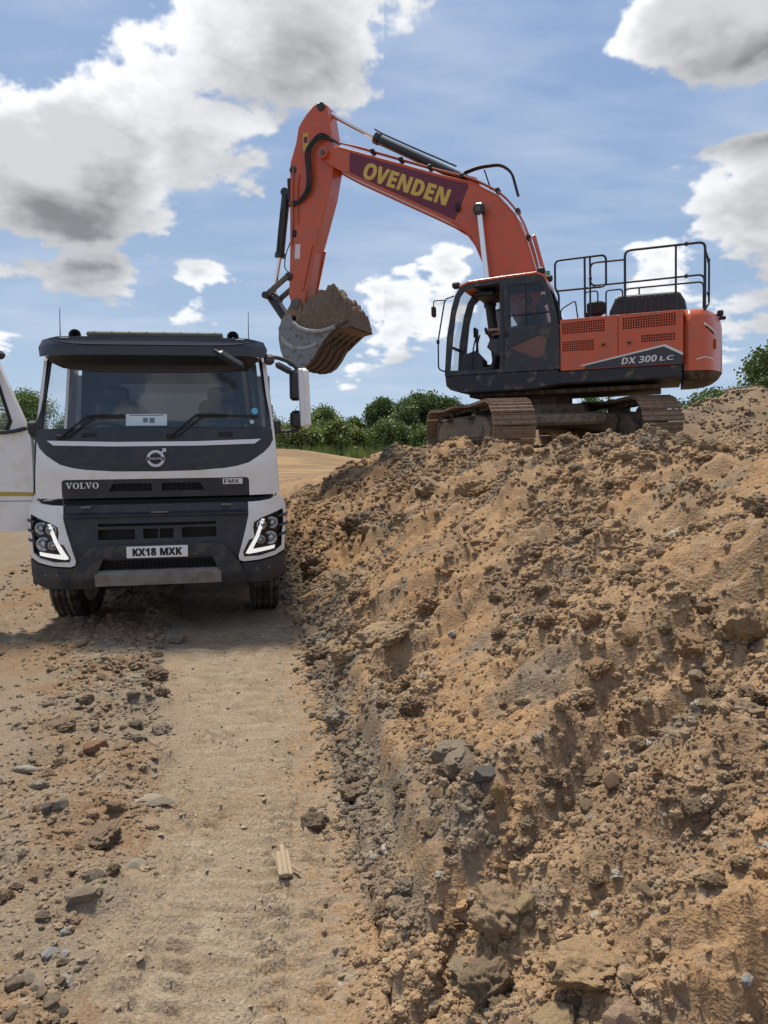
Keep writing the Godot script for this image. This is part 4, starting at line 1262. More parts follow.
func truck_materials() -> void:
	var film := noise_img(fnl(FastNoiseLite.TYPE_SIMPLEX_SMOOTH, 0.010, 35, 6, 0.66), 512, 0.0, 1.0)
	M.white_paint = worn(film, Color(0.78, 0.78, 0.77), Color(0.68, 0.65, 0.60), 0.50, 0.35, 0.7)
	M.white_paint.clearcoat_enabled = true
	M.white_paint.clearcoat = 0.6
	M.white_paint.clearcoat_roughness = 0.12
	M.charcoal = worn(film, Color(0.017, 0.022, 0.031), Color(0.036, 0.036, 0.038), 0.50, 0.42, 0.8)
	M.charcoal_gloss = paint(lin(0.026, 0.031, 0.042), 0.28)
	M.plastic = worn(film, Color(0.026, 0.030, 0.037), Color(0.070, 0.062, 0.054), 0.46, 0.62, 0.9)
	M.gloss_black = paint(lin(0.008, 0.009, 0.011), 0.22)
	M.black = paint(lin(0.010, 0.010, 0.011), 0.65)
	M.navy_band = paint(lin(0.012, 0.016, 0.03), 0.35)
	M.smoke = paint(lin(0.010, 0.012, 0.016), 0.35)
	M.silver = paint(lin(0.66, 0.67, 0.69), 0.32, 0.35)
	M.chrome = paint(lin(0.42, 0.44, 0.47), 0.18, 0.9)
	M.mirror = paint(lin(0.8, 0.8, 0.8), 0.04, 1.0)
	M.skid = worn(film, Color(0.24, 0.22, 0.195), Color(0.16, 0.125, 0.09), 0.5, 0.55, 1.0)
	M.rail_grey = paint(lin(0.16, 0.16, 0.16), 0.5, 0.3)
	M.axle = paint(lin(0.035, 0.032, 0.03), 0.8)
	M.body_steel = paint(lin(0.13, 0.14, 0.15), 0.6)
	M.tyre = worn(film, Color(0.024, 0.023, 0.022), Color(0.15, 0.12, 0.09), 0.50, 0.88, 1.2)
	M.rim = paint(lin(0.45, 0.45, 0.44), 0.45, 0.4)
	M.horn = paint(lin(0.05, 0.055, 0.06), 0.3, 0.5)
	M.lens_dull = paint(lin(0.13, 0.125, 0.095), 0.75)
	M.cab_trim = paint(lin(0.12, 0.12, 0.125), 0.8)
	M.cab_trim_dark = paint(lin(0.035, 0.036, 0.04), 0.75)
	M.seat_cloth = paint(lin(0.07, 0.072, 0.078), 0.95)
	M.plate_white = paint(lin(0.80, 0.80, 0.79), 0.4)
	M.paper_card = paint(lin(0.72, 0.80, 0.82), 0.6)
	M.stamp = paint(lin(0.10, 0.13, 0.15), 0.6)
	M.sticker_blue = paint(lin(0.12, 0.42, 0.62), 0.5)
	M.sticker_grey = paint(lin(0.5, 0.52, 0.54), 0.5)
	M.yellow_tape = paint(lin(0.44, 0.30, 0.05), 0.5)
	M.running_light = paint(lin(0.85, 0.85, 0.84), 0.3)
	M.running_light.emission_enabled = true
	M.running_light.emission = Color(1, 0.99, 0.96)
	M.running_light.emission_energy_multiplier = 0.45
	M.glass = paint(Color(0.75, 0.85, 0.85, 0.06), 0.03)
	M.glass.transparency = BaseMaterial3D.TRANSPARENCY_ALPHA
	M.screen_glass = paint(Color(0.46, 0.55, 0.60, 0.13), 0.03)
	M.screen_glass.transparency = BaseMaterial3D.TRANSPARENCY_ALPHA

# ------------------------------------------------------------------ excavator
# local axes: +x towards the counterweight, +y up, +z towards the cab side
func steel_tube(parent: Node, called: String, p: Array, r: float, rad := 0.06) -> void:
	part(parent, called, mb().tube(bent(p, rad), r, 8), M.rail_black)

func ram(parent: Node, called: String, base: Vector3, joint: Vector3, tip: Vector3, rb: float, rr: float) -> void:
	var k := knot(parent, called)
	var d := (joint - base).normalized()
	part(k, "barrel", mb().tube([base, joint - d * 0.10, joint - d * 0.10, joint], [rb, rb, rb * 1.22, rb * 1.22], 16), M.ram_black)
	part(k, "rod", mb().tube([joint, tip], rr, 14), M.chrome_rod)
	part(k, "rod_eye", mb().tube([tip - V(0, 0, rr * 1.9), tip + V(0, 0, rr * 1.9)], rr * 1.8, 16), M.ram_black)
	part(k, "barrel_eye", mb().tube([base - V(0, 0, rr * 1.9), base + V(0, 0, rr * 1.9)], rr * 1.8, 16), M.ram_black)

func grille(parent: Node, p: Array, z: float, nx: int, ny: int) -> void:
	# p: four corners from lower left, counter-clockwise
	var b := mb()
	for i in ny + 1:
		var t := float(i) / ny
		var a: Vector2 = p[0].lerp(p[3], t)
		var c: Vector2 = p[1].lerp(p[2], t)
		b.bar(V(a.x, a.y, z - 0.012), V(c.x, c.y, z - 0.012), 0.022, 0.013, 0.002)
	for i in nx + 1:
		var t := float(i) / nx
		var a: Vector2 = p[0].lerp(p[1], t)
		var c: Vector2 = p[3].lerp(p[2], t)
		b.bar(V(a.x, a.y, z - 0.016), V(c.x, c.y, z - 0.016), 0.013, 0.018, 0.002)
	part(parent, "grille", b, M.orange)

func shoe_mesh(w: float) -> ArrayMesh:
	var b := mb()
	b.box(V(0, 0.012, 0), V(0.205, 0.026, w), 0.004)
	for x in [-0.085, 0.0, 0.085]:
		b.prism([Vector2(x - 0.014, 0.02), Vector2(x + 0.014, 0.02), Vector2(x + 0.006, 0.052), Vector2(x - 0.006, 0.052)], -w / 2, w / 2)
	return b.mesh()

func link_mesh() -> ArrayMesh:
	var b := mb()
	for s: float in [-1.0, 1.0]:
		b.box(V(0, -0.045, 0.11 * s), V(0.19, 0.085, 0.04), 0.012)
	return b.mesh()

func track_point(s: float, L: float, r: float) -> Array:   # position and outward normal on the belt
	var arc := PI * r
	var P := 2.0 * L + 2.0 * arc
	s = fposmod(s, P)
	if s < L:
		var x := L / 2 - s
		return [Vector2(x, 2.0 * r - 0.035 * pow(sin(PI * s / L * 2.0), 2.0)), Vector2(0, 1)]
	s -= L
	if s < arc:
		var a := PI / 2 + s / r
		return [Vector2(-L / 2 + r * cos(a), r + r * sin(a)), Vector2(cos(a), sin(a))]
	s -= arc
	if s < L:
		return [Vector2(-L / 2 + s, 0), Vector2(0, -1)]
	s -= L
	var a2 := -PI / 2 + s / r
	return [Vector2(L / 2 + r * cos(a2), r + r * sin(a2)), Vector2(cos(a2), sin(a2))]

func make_track(parent: Node, zc: float, ang: float) -> void:
	var k := knot(parent, "track", Transform3D(Basis(Vector3.UP, ang), Vector3.ZERO) * T(0, 0.055, zc))
	var w := 0.74
	var L := 3.86
	var r := 0.44
	var sm := shoe_mesh(w)
	var lm := link_mesh()
	var n := 49
	var P := 2.0 * L + TAU * r
	var links := mb()
	for i in n:
		var q := track_point(P * (i + 0.35) / n, L, r)
		var q2 := track_point(P * (i + 0.35) / n + 0.02, L, r)
		var up := Vector3(q[1].x, q[1].y, 0)
		var tx: Vector2 = (q2[0] - q[0]).normalized()
		var bx := Vector3(-tx.x, -tx.y, 0)
		up = (up - bx * up.dot(bx)).normalized()
		var tf := Transform3D(Basis(bx, up, bx.cross(up)), Vector3(q[0].x, q[0].y, 0))
		part(k, "track_shoe", sm, M.track_shoe[i % 3], tf)
		links.add(lm, tf)
	part(k, "chain_links", links, M.mud_dark)
	part(k, "track_frame", mb().prism(pts([-1.75, 0.22, 1.75, 0.22, 1.85, 0.40, 1.55, 0.62, 0.9, 0.70, -0.9, 0.70, -1.55, 0.62, -1.85, 0.40]), -0.24, 0.24, Transform3D.IDENTITY, 0.03), M.mud_frame)
	for s: float in [-1.0, 1.0]:
		part(k, "frame_plate", mb().box(V(0, 0.40, 0.255 * s), V(2.9, 0.22, 0.03), 0.01), M.mud_frame)
		part(k, "step", mb().box(V(0.75 * s, 0.66, 0.30 if zc > 0 else -0.30), V(0.42, 0.04, 0.16), 0.01), M.mud_dark)
	for s: float in [-1.0, 1.0]:
		part(k, "end_wheel", mb().lathe(V(1.93 * s, r, -0.13), Vector3.BACK, [Vector2(0.02, -0.06), Vector2(0.22, -0.06), Vector2(0.24, 0.0), Vector2(0.34, 0.0), Vector2(0.36, 0.05), Vector2(0.36, 0.21), Vector2(0.34, 0.26), Vector2(0.24, 0.26), Vector2(0.22, 0.32), Vector2(0.02, 0.32)], 26), M.mud_dark)
	for i in 8:
		part(k, "track_roller", mb().lathe(V(-1.4 + 0.4 * i, 0.17, -0.2), Vector3.BACK, [Vector2(0.02, -0.02), Vector2(0.10, -0.02), Vector2(0.11, 0.06), Vector2(0.085, 0.08), Vector2(0.085, 0.32), Vector2(0.11, 0.34), Vector2(0.10, 0.42), Vector2(0.02, 0.42)], 16), M.mud_dark)
	for x in [-0.8, 0.8]:
		part(k, "carrier_roller", mb().tube([V(x, 0.74, -0.2), V(x, 0.74, 0.2)], 0.07, 14), M.mud_dark)

func make_excavator() -> Transform3D:
	var at := Transform3D(Basis(Vector3.BACK, deg_to_rad(1.8)) * Basis(Vector3.UP, deg_to_rad(-20.0)), Vector3(3.05, 1.78, -15.3))
	var e := thing("excavator", "orange tracked excavator with raised arm standing on top of the earth bank", "excavator", at)
	# --- undercarriage
	var ang := deg_to_rad(-60.0)
	make_track(e, 1.325, ang)
	make_track(e, -1.325, ang)
	var uc := knot(e, "undercarriage", Transform3D(Basis(Vector3.UP, ang), Vector3.ZERO))
	part(uc, "centre_frame", mb().prism(pts([-0.85, -0.6, -0.5, -0.85, 0.5, -0.85, 0.85, -0.6, 0.85, 0.6, 0.5, 0.85, -0.5, 0.85, -0.85, 0.6]), 0.48, 0.93, Transform3D(Basis(Vector3.RIGHT, Vector3.FORWARD, Vector3.UP), Vector3.ZERO), 0.04), M.mud_frame)
	for sx: float in [-1.0, 1.0]:
		for sz: float in [-1.0, 1.0]:
			part(uc, "cross_arm", mb().bar(V(0.55 * sx, 0.66, 0.5 * sz), V(1.15 * sx, 0.52, 1.18 * sz), 0.62, 0.34, 0.04), M.mud_frame)
	part(uc, "motor_guard", mb().box(V(1.30, 0.62, 0.0), V(0.5, 0.20, 1.5), 0.05), M.mud_frame)
	part(e, "slewing_ring", mb().tube([V(0, 0.90, 0), V(0, 1.18, 0)], 0.68, 36), M.mud_dark)
	# --- house
	part(e, "house_frame", mb().prism(pts([-1.455, 1.50, -1.44, 1.32, -1.36, 1.24, -1.15, 1.17, 0.14, 1.17, 0.64, 1.24, 2.64, 1.24, 2.64, 1.46, 0.6, 1.46, 0.6, 1.50]), -1.46, 1.485, Transform3D.IDENTITY, 0.02), M.skirt)
	part(e, "frame_belly", mb().box(V(0.6, 1.14, 0), V(3.4, 0.08, 2.2), 0.02), M.mud_dark)
	part(e, "engine_bay", mb().box(V(1.66, 1.90, 0.0), V(1.98, 0.86, 2.86), 0.02), M.bay_black)
	var top := part(e, "deck_cover", mb().prism(pts([0.66, -1.47, 2.66, -1.47, 2.66, 1.47, 0.66, 1.47]), 2.30, 2.355, Transform3D(Basis(Vector3.RIGHT, Vector3.FORWARD, Vector3.UP), Vector3.ZERO), 0.02), M.orange)
	top.set_meta("label", "orange deck of the engine house")
	var flat := func(_u: float, _v: float) -> float: return 0.0
	var g1 := pts([0.68, 2.09, 1.40, 2.09, 1.40, 2.30, 0.68, 2.28])
	var g2 := pts([0.68, 1.79, 1.22, 1.78, 1.22, 1.97, 0.68, 1.96])
	var g3 := pts([1.69, 2.09, 2.54, 2.10, 2.54, 2.31, 1.69, 2.29])
	var g4 := pts([1.99, 1.85, 2.53, 1.86, 2.53, 1.98, 1.99, 1.98])
	var zt := Transform3D(Basis.IDENTITY, V(0, 0, 1.455))
	var d1 := part(e, "side_door", mb().skin(rounded(0.65, 1.465, 1.612, 2.345, 0.015), [g1, g2], flat, 0.045, 0.11).xf(zt), M.orange)
	var d2 := part(e, "side_door", mb().skin(rounded(1.622, 1.465, 2.655, 2.345, 0.015), [g3, g4], flat, 0.045, 0.11).xf(zt), M.orange)
	grille(d1, g1, 1.50, 18, 5)
	grille(d1, g2, 1.50, 14, 5)
	grille(d2, g3, 1.50, 21, 5)
	grille(d2, g4, 1.50, 14, 3)
	for q in [[d1, 1.38], [d2, 1.80]]:
		part(q[0], "latch", mb().box(V(q[1], 1.865, 1.505), V(0.11, 0.085, 0.022), 0.01), M.orange)
		part(q[0], "latch_handle", mb().box(V(q[1], 1.865, 1.518), V(0.06, 0.035, 0.012), 0.004), M.bay_black)
	var sw := pts([1.05, 1.472, 1.08, 1.53, 2.35, 1.765, 2.652, 1.60, 2.652, 1.472])
	part(e, "side_decal", mb().prism(sw, 1.5015, 1.506), M.decal_dark)
	part(e, "side_decal", mb().prism(pts([0.98, 1.535, 1.0, 1.525, 1.08, 1.53, 2.35, 1.765, 2.652, 1.60, 2.652, 1.645, 2.37, 1.80]), 1.5015, 1.507), M.decal_white)
	part(e, "model_lettering", lettering("DX 300", 0.56, 0.112, 0.004).xf(Transform3D(Basis(Vector3(1, 0.03, 0), Vector3(0.18, 1, 0), Vector3.BACK), V(1.96, 1.572, 1.508))), M.decal_white)
	part(e, "model_lettering", lettering("LC", 0.22, 0.075, 0.004).xf(Transform3D(Basis(Vector3(1, 0.03, 0), Vector3(0.18, 1, 0), Vector3.BACK), V(2.40, 1.57, 1.508))), M.decal_white)
	# right-hand side of the house
	part(e, "side_door", mb().box(V(1.65, 1.90, -1.47), V(2.0, 0.88, 0.05), 0.012), M.orange)
	part(e, "fuel_tank", mb().box(V(0.15, 1.85, -1.0), V(0.98, 0.74, 0.86), 0.04), M.orange)
	part(e, "tool_box", mb().box(V(-0.75, 1.64, -1.0), V(0.78, 0.34, 0.86), 0.04), M.orange)
	# counterweight
	var plan := [Vector2(2.665, 1.49), Vector2(2.80, 1.485), Vector2(2.93, 1.45), Vector2(3.04, 1.38), Vector2(3.12, 1.26), Vector2(3.19, 1.08), Vector2(3.27, 0.8), Vector2(3.32, 0.4), Vector2(3.33, 0.0)]
	var full := plan.duplicate()
	for i in range(plan.size() - 2, -1, -1):
		full.append(Vector2(plan[i].x, -plan[i].y))
	var mk := func(levels: Array) -> Array:
		var rings := []
		for q in levels:
			var ring := []
			for p in full:
				var dir := Vector2(p.x - 2.4, p.y * 0.8).normalized()
				var k: float = q[1]
				ring.append(V(maxf(2.665, p.x - dir.x * k), q[0], p.y - signf(p.y) * absf(dir.y) * k))
			rings.append(ring)
		return rings
	var cwk := knot(e, "counterweight")
	part(cwk, "cast_body", mb().loft(mk.call([[1.34, 0.0], [1.50, 0.0], [1.90, 0.0], [2.12, 0.005], [2.24, 0.03], [2.33, 0.09], [2.37, 0.17], [2.385, 0.30]]), true, true, false, true), M.orange)
	part(cwk, "cast_base", mb().loft(mk.call([[1.18, 0.22], [1.20, 0.14], [1.26, 0.05], [1.33, 0.006]]), true, true, true, true), M.cw_dirt)
	part(cwk, "stripe", mb().tube([V(2.98, 2.10, 1.435), V(3.09, 2.02, 1.335), V(3.17, 1.96, 1.12)], 0.018, 6), M.decal_white)
	part(cwk, "stripe", mb().tube([V(3.02, 2.05, 1.408), V(3.13, 1.95, 1.24)], 0.014, 6), M.bay_black)
	part(cwk, "stripe", mb().tube(bent([V(2.86, 1.52, 1.475), V(3.0, 1.56, 1.415), V(3.12, 1.53, 1.268), V(3.18, 1.42, 1.07)], 0.08), 0.012, 6), M.decal_white)
	part(cwk, "warning_decal", mb().box(V(3.155, 1.78, 1.145), V(0.006, 0.16, 0.14), 0.0, Basis(Vector3.UP, 0.29)), M.decal_yellow)
	for z in [-0.75, 0.75]:
		part(cwk, "lifting_eye", mb().box(V(2.95, 2.40, z), V(0.14, 0.08, 0.06), 0.015), M.orange)
	var wl := knot(e, "rear_work_lamp")
	part(wl, "lamp_body", mb().box(V(3.27, 2.36, 0.62), V(0.10, 0.10, 0.12), 0.02), M.bay_black)
	part(wl, "lamp_bracket", mb().box(V(3.21, 2.29, 0.62), V(0.06, 0.12, 0.03), 0.005), M.bay_black)
	part(wl, "camera", mb().box(V(3.30, 2.27, 0.66), V(0.12, 0.06, 0.07), 0.015), M.bay_black)
	# hood and air cleaner
	part(e, "engine_hood", mb().prism(pts([1.42, 2.35, 1.44, 2.52, 1.54, 2.74, 1.60, 2.78, 2.56, 2.765, 2.62, 2.74, 2.70, 2.60, 2.74, 2.37]), -0.9, 0.85, Transform3D.IDENTITY, 0.03), M.hood)
	for i in 9:
		part(e, "hood_rib", mb().box(V(1.66 + 0.11 * i, 2.57, 0.855), V(0.03, 0.30, 0.02), 0.006), M.hood)
	var ac := knot(e, "air_cleaner")
	part(ac, "cleaner_bowl", mb().lathe(V(1.20, 2.36, 0.75), Vector3.UP, [Vector2(0.10, 0.0), Vector2(0.10, 0.12), Vector2(0.155, 0.14), Vector2(0.17, 0.22), Vector2(0.165, 0.26), Vector2(0.17, 0.27), Vector2(0.165, 0.33), Vector2(0.12, 0.36), Vector2(0.01, 0.37)], 24), M.bay_black)
	part(ac, "cleaner_box", mb().box(V(1.08, 2.46, 0.75), V(0.16, 0.18, 0.2), 0.02), M.bay_black)
	# --- hand rails
	var hr := knot(e, "hand_rails")
	var zr := 1.40
	steel_tube(hr, "rail", [V(0.62, 2.30, zr), V(0.62, 2.80, zr), V(0.56, 2.90, zr), V(0.56, 3.38, zr), V(1.42, 3.39, zr), V(1.42, 2.90, zr), V(1.36, 2.86, zr), V(0.58, 2.86, zr)], 0.019, 0.09)
	steel_tube(hr, "rail", [V(1.065, 2.33, zr), V(1.065, 3.38, zr)], 0.019)
	steel_tube(hr, "rail", [V(1.15, 2.33, zr - 0.05), V(1.15, 3.38, zr - 0.05)], 0.017)
	steel_tube(hr, "rail", [V(1.73, 3.285, zr - 0.05), V(1.155, 3.29, zr - 0.05), V(1.155, 2.90, zr - 0.05), V(1.73, 2.90, zr - 0.05), V(2.98, 2.90, zr), V(2.98, 2.60, zr)], 0.017, 0.10)
	steel_tube(hr, "rail", [V(1.73, 2.33, zr), V(1.73, 3.42, zr), V(2.99, 3.42, zr), V(2.99, 2.32, zr)], 0.021, 0.10)
	steel_tube(hr, "rail", [V(2.54, 2.33, zr), V(2.54, 3.42, zr)], 0.018)
	steel_tube(hr, "rail", [V(2.99, 3.30, zr), V(3.06, 3.12, zr - 0.2), V(3.06, 2.45, zr - 0.2), V(2.99, 2.33, zr)], 0.018)
	for q in [[V(2.70, 3.42, zr), 0.030], [V(2.70, 2.90, zr), 0.028], [V(3.05, 3.15, zr - 0.15), 0.03], [V(3.05, 2.62, zr - 0.18), 0.03], [V(1.155, 3.03, zr - 0.05), 0.028]]:
		part(hr, "clamp", mb().box(q[0], V(0.05, 0.065, 0.06), 0.012), M.rail_black)
	# far side
	steel_tube(hr, "rail", [V(1.60, 2.35, -1.25), V(1.60, 3.26, -1.25), V(3.08, 3.26, -1.25), V(3.08, 2.35, -1.25)], 0.018, 0.1)
	steel_tube(hr, "rail", [V(1.88, 2.35, -1.25), V(1.88, 3.26, -1.25)], 0.016)
	steel_tube(hr, "rail", [V(3.06, 2.40, -1.25), V(3.0, 2.41, 1.35)], 0.016)
	# grab loops
	steel_tube(hr, "grab_loop", [V(1.03, 2.35, 1.0), V(1.03, 2.87, 1.0), V(1.25, 2.87, 1.0), V(1.25, 2.6, 1.0)], 0.013)
	steel_tube(hr, "grab_loop", [V(1.39, 2.35, 1.0), V(1.39, 2.86, 1.0), V(1.67, 2.86, 1.0), V(1.67, 2.6, 1.0)], 0.014)
	steel_tube(hr, "grab_loop", [V(0.60, 2.35, 1.0), V(0.60, 2.60, 1.0), V(0.86, 2.74, 1.0), V(0.91, 2.35, 1.0)], 0.012)
	# --- cab
	var cab := knot(e, "cab")
	var cout := pts([-1.455, 1.50, -1.45, 1.60, -1.40, 2.19, -1.30, 2.71, -1.22, 2.95, -1.14, 3.06, -0.96, 3.125, -0.33, 3.15, 0.25, 3.165, 0.37, 3.11, 0.42, 3.02, 0.50, 2.80, 0.59, 2.42, 0.635, 2.03, 0.635, 1.50])
	var fopen := pts([-1.36, 1.59, -1.29, 2.18, -1.23, 2.61, -1.14, 2.90, -1.05, 3.01, -0.90, 3.055, -0.40, 3.075, -0.41, 2.21, -0.43, 1.56])
	var dwin := pts([-0.26, 2.26, 0.49, 2.32, 0.485, 2.40, 0.37, 2.93, 0.31, 3.03, -0.26, 3.02])
	var lwin := pts([-0.26, 1.93, 0.20, 1.71, 0.37, 1.75, 0.42, 2.08, 0.26, 2.11])
	var z15 := Transform3D(Basis.IDENTITY, V(0, 0, 1.44))
	part(cab, "cab_side", mb().skin(cout, [fopen, dwin, lwin], flat, 0.06, 0.12).xf(z15), M.cab_grey)
	part(cab, "door_window", mb().skin(dwin, [], flat, 0.0, 0.5).xf(Transform3D(Basis.IDENTITY, V(0, 0, 1.475))), M.glass_tint)
	part(cab, "door_window", mb().skin(lwin, [], flat, 0.0, 0.5).xf(Transform3D(Basis.IDENTITY, V(0, 0, 1.475))), M.glass_bronze)
	part(cab, "window_bar", mb().bar(V(-0.26, 2.49, 1.49), V(0.47, 2.50, 1.49), 0.02, 0.025), M.bay_black)
	part(cab, "window_bar", mb().bar(V(0.06, 2.27, 1.47), V(0.06, 3.02, 1.47), 0.02, 0.03), M.bay_black)
	for s: float in [-0.36, -0.335]:
		part(cab, "door_seam", mb().box(V(s, 2.28, 1.502), V(0.008, 1.46, 0.006)), M.bay_black)
	part(cab, "door_handle", mb().box(V(-0.30, 2.17, 1.515), V(0.06, 0.09, 0.03), 0.01), M.bay_black)
	# the far side of the cab
	var zf := Transform3D(Basis.IDENTITY, V(0, 0, 0.50))
	var fwin := pts([-1.30, 1.75, -1.20, 2.55, -1.10, 2.90, -0.95, 3.03, 0.25, 3.04, 0.42, 2.60, 0.45, 2.28, -0.3, 2.22, -0.5, 1.75])
	part(cab, "cab_side", mb().skin(cout, [fwin], flat, 0.06, 0.15).xf(zf), M.cab_grey)
	part(cab, "side_window", mb().skin(fwin, [], flat, 0.0, 0.6).xf(Transform3D(Basis.IDENTITY, V(0, 0, 0.53))), M.glass_clear)
	part(cab, "window_post", mb().bar(V(-0.42, 1.7, 0.53), V(-0.42, 3.05, 0.53), 0.07, 0.05), M.cab_grey)
	# roof and front glass follow the outline
	var roofc := []
	for i in range(5, 11):
		roofc.append(cout[i])
	var rr := [[], []]
	for p in roofc:
		rr[0].append(V(p.x, p.y + 0.03, 0.49))
		rr[1].append(V(p.x, p.y + 0.03, 1.51))
	var roofpoly := []
	for p in roofc:
		roofpoly.append(Vector2(p.x, p.y + 0.045))
	for i in range(roofc.size() - 1, -1, -1):
		roofpoly.append(Vector2(roofc[i].x, roofc[i].y + 0.002))
	part(cab, "cab_roof", mb().prism(roofpoly, 0.47, 1.515, Transform3D.IDENTITY, 0.006), M.orange)
	var fg := [[], []]
	for i in range(1, 6):
		fg[0].append(V(cout[i].x + 0.02, cout[i].y, 0.56))
		fg[1].append(V(cout[i].x + 0.02, cout[i].y, 1.44))
	part(cab, "front_window", mb().loft(fg, false, true), M.glass_clear)
	part(cab, "front_bar", mb().bar(V(-1.40, 2.05, 0.56), V(-1.40, 2.05, 1.44), 0.04, 0.05), M.cab_grey)
	var rwin := pts([0.62, 2.30, 1.38, 2.30, 1.36, 2.95, 0.64, 2.95])
	part(cab, "cab_rear", mb().skin(pts([0.52, 1.5, 1.48, 1.5, 1.48, 3.05, 0.52, 3.05]), [rwin], func(_u: float, v: float) -> float: return itp(v, [[1.5, 0.60], [2.03, 0.60], [2.42, 0.55], [2.80, 0.46], [3.05, 0.38]]), 0.03, 0.2).xf(Transform3D(Basis(Vector3.BACK, Vector3.UP, Vector3.RIGHT), Vector3.ZERO)), M.cab_grey)
	part(cab, "cab_floor", mb().box(V(-0.4, 1.53, 1.0), V(2.0, 0.05, 0.9)), M.bay_black)
	part(cab, "roof_lining", mb().box(V(-0.34, 3.07, 1.0), V(1.1, 0.05, 0.88)), M.bay_black)
	# inside the cab
	var st := knot(cab, "operator_seat")
	part(st, "cushion", mb().box(V(-0.12, 1.98, 1.0), V(0.52, 0.13, 0.5), 0.05), M.seat_cloth)
	part(st, "backrest", mb().box(V(0.22, 2.36, 1.0), V(0.14, 0.72, 0.48), 0.06, Basis(Vector3.BACK, -0.14)), M.seat_cloth)
	part(st, "headrest", mb().box(V(0.31, 2.80, 1.0), V(0.10, 0.18, 0.26), 0.04), M.seat_cloth)
	part(st, "pedestal", mb().box(V(-0.08, 1.73, 1.0), V(0.4, 0.38, 0.4), 0.03), M.bay_black)
	for z in [0.68, 1.32]:
		var con := knot(cab, "console")
		part(con, "console_box", mb().prism(pts([-0.68, 1.98, -0.62, 2.12, -0.15, 2.10, 0.1, 2.02, 0.05, 1.84, -0.5, 1.80]), z - 0.09, z + 0.09, Transform3D.IDENTITY, 0.025), M.console_grey)
		part(con, "lever", mb().tube([V(-0.60, 2.10, z), V(-0.68, 2.24, z)], 0.018, 8), M.bay_black)
		part(con, "lever_knob", mb().lathe(V(-0.68, 2.22, z), V(-0.3, 1, 0), [Vector2(0.02, 0.0), Vector2(0.032, 0.03), Vector2(0.03, 0.10), Vector2(0.012, 0.13), Vector2(0.001, 0.135)], 12), M.bay_black)
	part(cab, "front_console", mb().prism(pts([-1.28, 1.56, -1.22, 1.92, -1.0, 1.98, -0.84, 1.80, -0.82, 1.56]), 0.62, 1.0, Transform3D.IDENTITY, 0.02), M.console_grey)
	part(cab, "monitor_panel", mb().box(V(-1.05, 2.35, 0.64), V(0.05, 0.2, 0.26), 0.02), M.bay_black)
	part(cab, "monitor_post", mb().tube([V(-1.02, 1.95, 0.66), V(-1.04, 2.3, 0.64)], 0.025, 8), M.bay_black)
	for z in [0.88, 1.12]:
		part(cab, "travel_lever", mb().tube(bent([V(-1.02, 1.55, z), V(-1.0, 2.0, z), V(-0.92, 2.28, z)], 0.1), 0.014, 6), M.bay_black)
	part(cab, "roof_blind", mb().box(V(-0.72, 2.94, 1.0), V(0.36, 0.10, 0.8), 0.03), M.bay_black)
	# outside: guard rail with mirror, lamps
	var gm := knot(cab, "front_guard")
	part(gm, "guard_tube", mb().tube(bent([V(-1.42, 1.57, 1.52), V(-1.55, 1.62, 1.58), V(-1.54, 2.15, 1.58), V(-1.40, 2.88, 1.56), V(-1.24, 2.93, 1.50)], 0.07), 0.014, 8), M.rail_black)
	part(gm, "mirror_arm", mb().tube(bent([V(-1.38, 2.86, 1.56), V(-1.60, 2.86, 1.62), V(-1.60, 2.74, 1.62)], 0.04), 0.012, 6), M.rail_black)
	part(gm, "mirror_head", mb().box(V(-1.60, 2.66, 1.62), V(0.07, 0.20, 0.14), 0.025), M.bay_black)
	part(gm, "clamp", mb().box(V(-1.545, 2.12, 1.58), V(0.05, 0.08, 0.05), 0.01), M.bay_black)
	for q in [V(-1.22, 3.13, 1.42), V(0.31, 3.25, 1.35), V(0.36, 3.22, 0.75)]:
		part(cab, "work_lamp", mb().box(q, V(0.14, 0.12, 0.12), 0.03), M.bay_black)
	part(cab, "beacon", mb().tube([V(0.40, 3.20, 1.15), V(0.40, 3.27, 1.15)], 0.045, 12), M.beacon_green)
	# --- boom
	var boom := knot(e, "boom")
	var bt := pts([-4.36, 6.30, -4.30, 6.39, -4.20, 6.43, -3.95, 6.385, -3.68, 6.27, -1.77, 5.50, -1.14, 5.27, -0.87, 5.12, -0.64, 4.95, -0.46, 4.77, -0.32, 4.56, -0.21, 4.33, -0.13, 4.10, 0.05, 3.47, 0.22, 2.8, 0.34, 2.2, 0.30, 1.98, 0.12, 1.90, -0.06, 1.98, -0.16, 2.2, -0.5, 2.85, -0.84, 3.47, -0.96, 3.81, -1.02, 3.95, -1.09, 4.08, -1.18, 4.25, -1.31, 4.40, -1.46, 4.53, -1.65, 4.64, -1.99, 4.84, -3.70, 5.80, -4.24, 6.15, -4.34, 6.22])
	part(boom, "boom_body", mb().prism(bt, -0.31, 0.31, Transform3D.IDENTITY, 0.012), M.orange)
	# flanges along the lower and upper edges
	for z in [-0.30, 0.30]:
		part(boom, "flange", mb().tube([V(-4.2, 6.12, z), V(-3.70, 5.80, z), V(-1.99, 4.84, z), V(-1.65, 4.64, z), V(-1.31, 4.40, z), V(-1.09, 4.08, z), V(-0.84, 3.47, z)], 0.022, 6), M.orange)
		part(boom, "flange", mb().tube([V(-3.95, 6.385, z), V(-1.77, 5.50, z), V(-1.14, 5.27, z), V(-0.64, 4.95, z), V(-0.32, 4.56, z), V(-0.13, 4.10, z), V(0.05, 3.47, z)], 0.022, 6), M.orange)
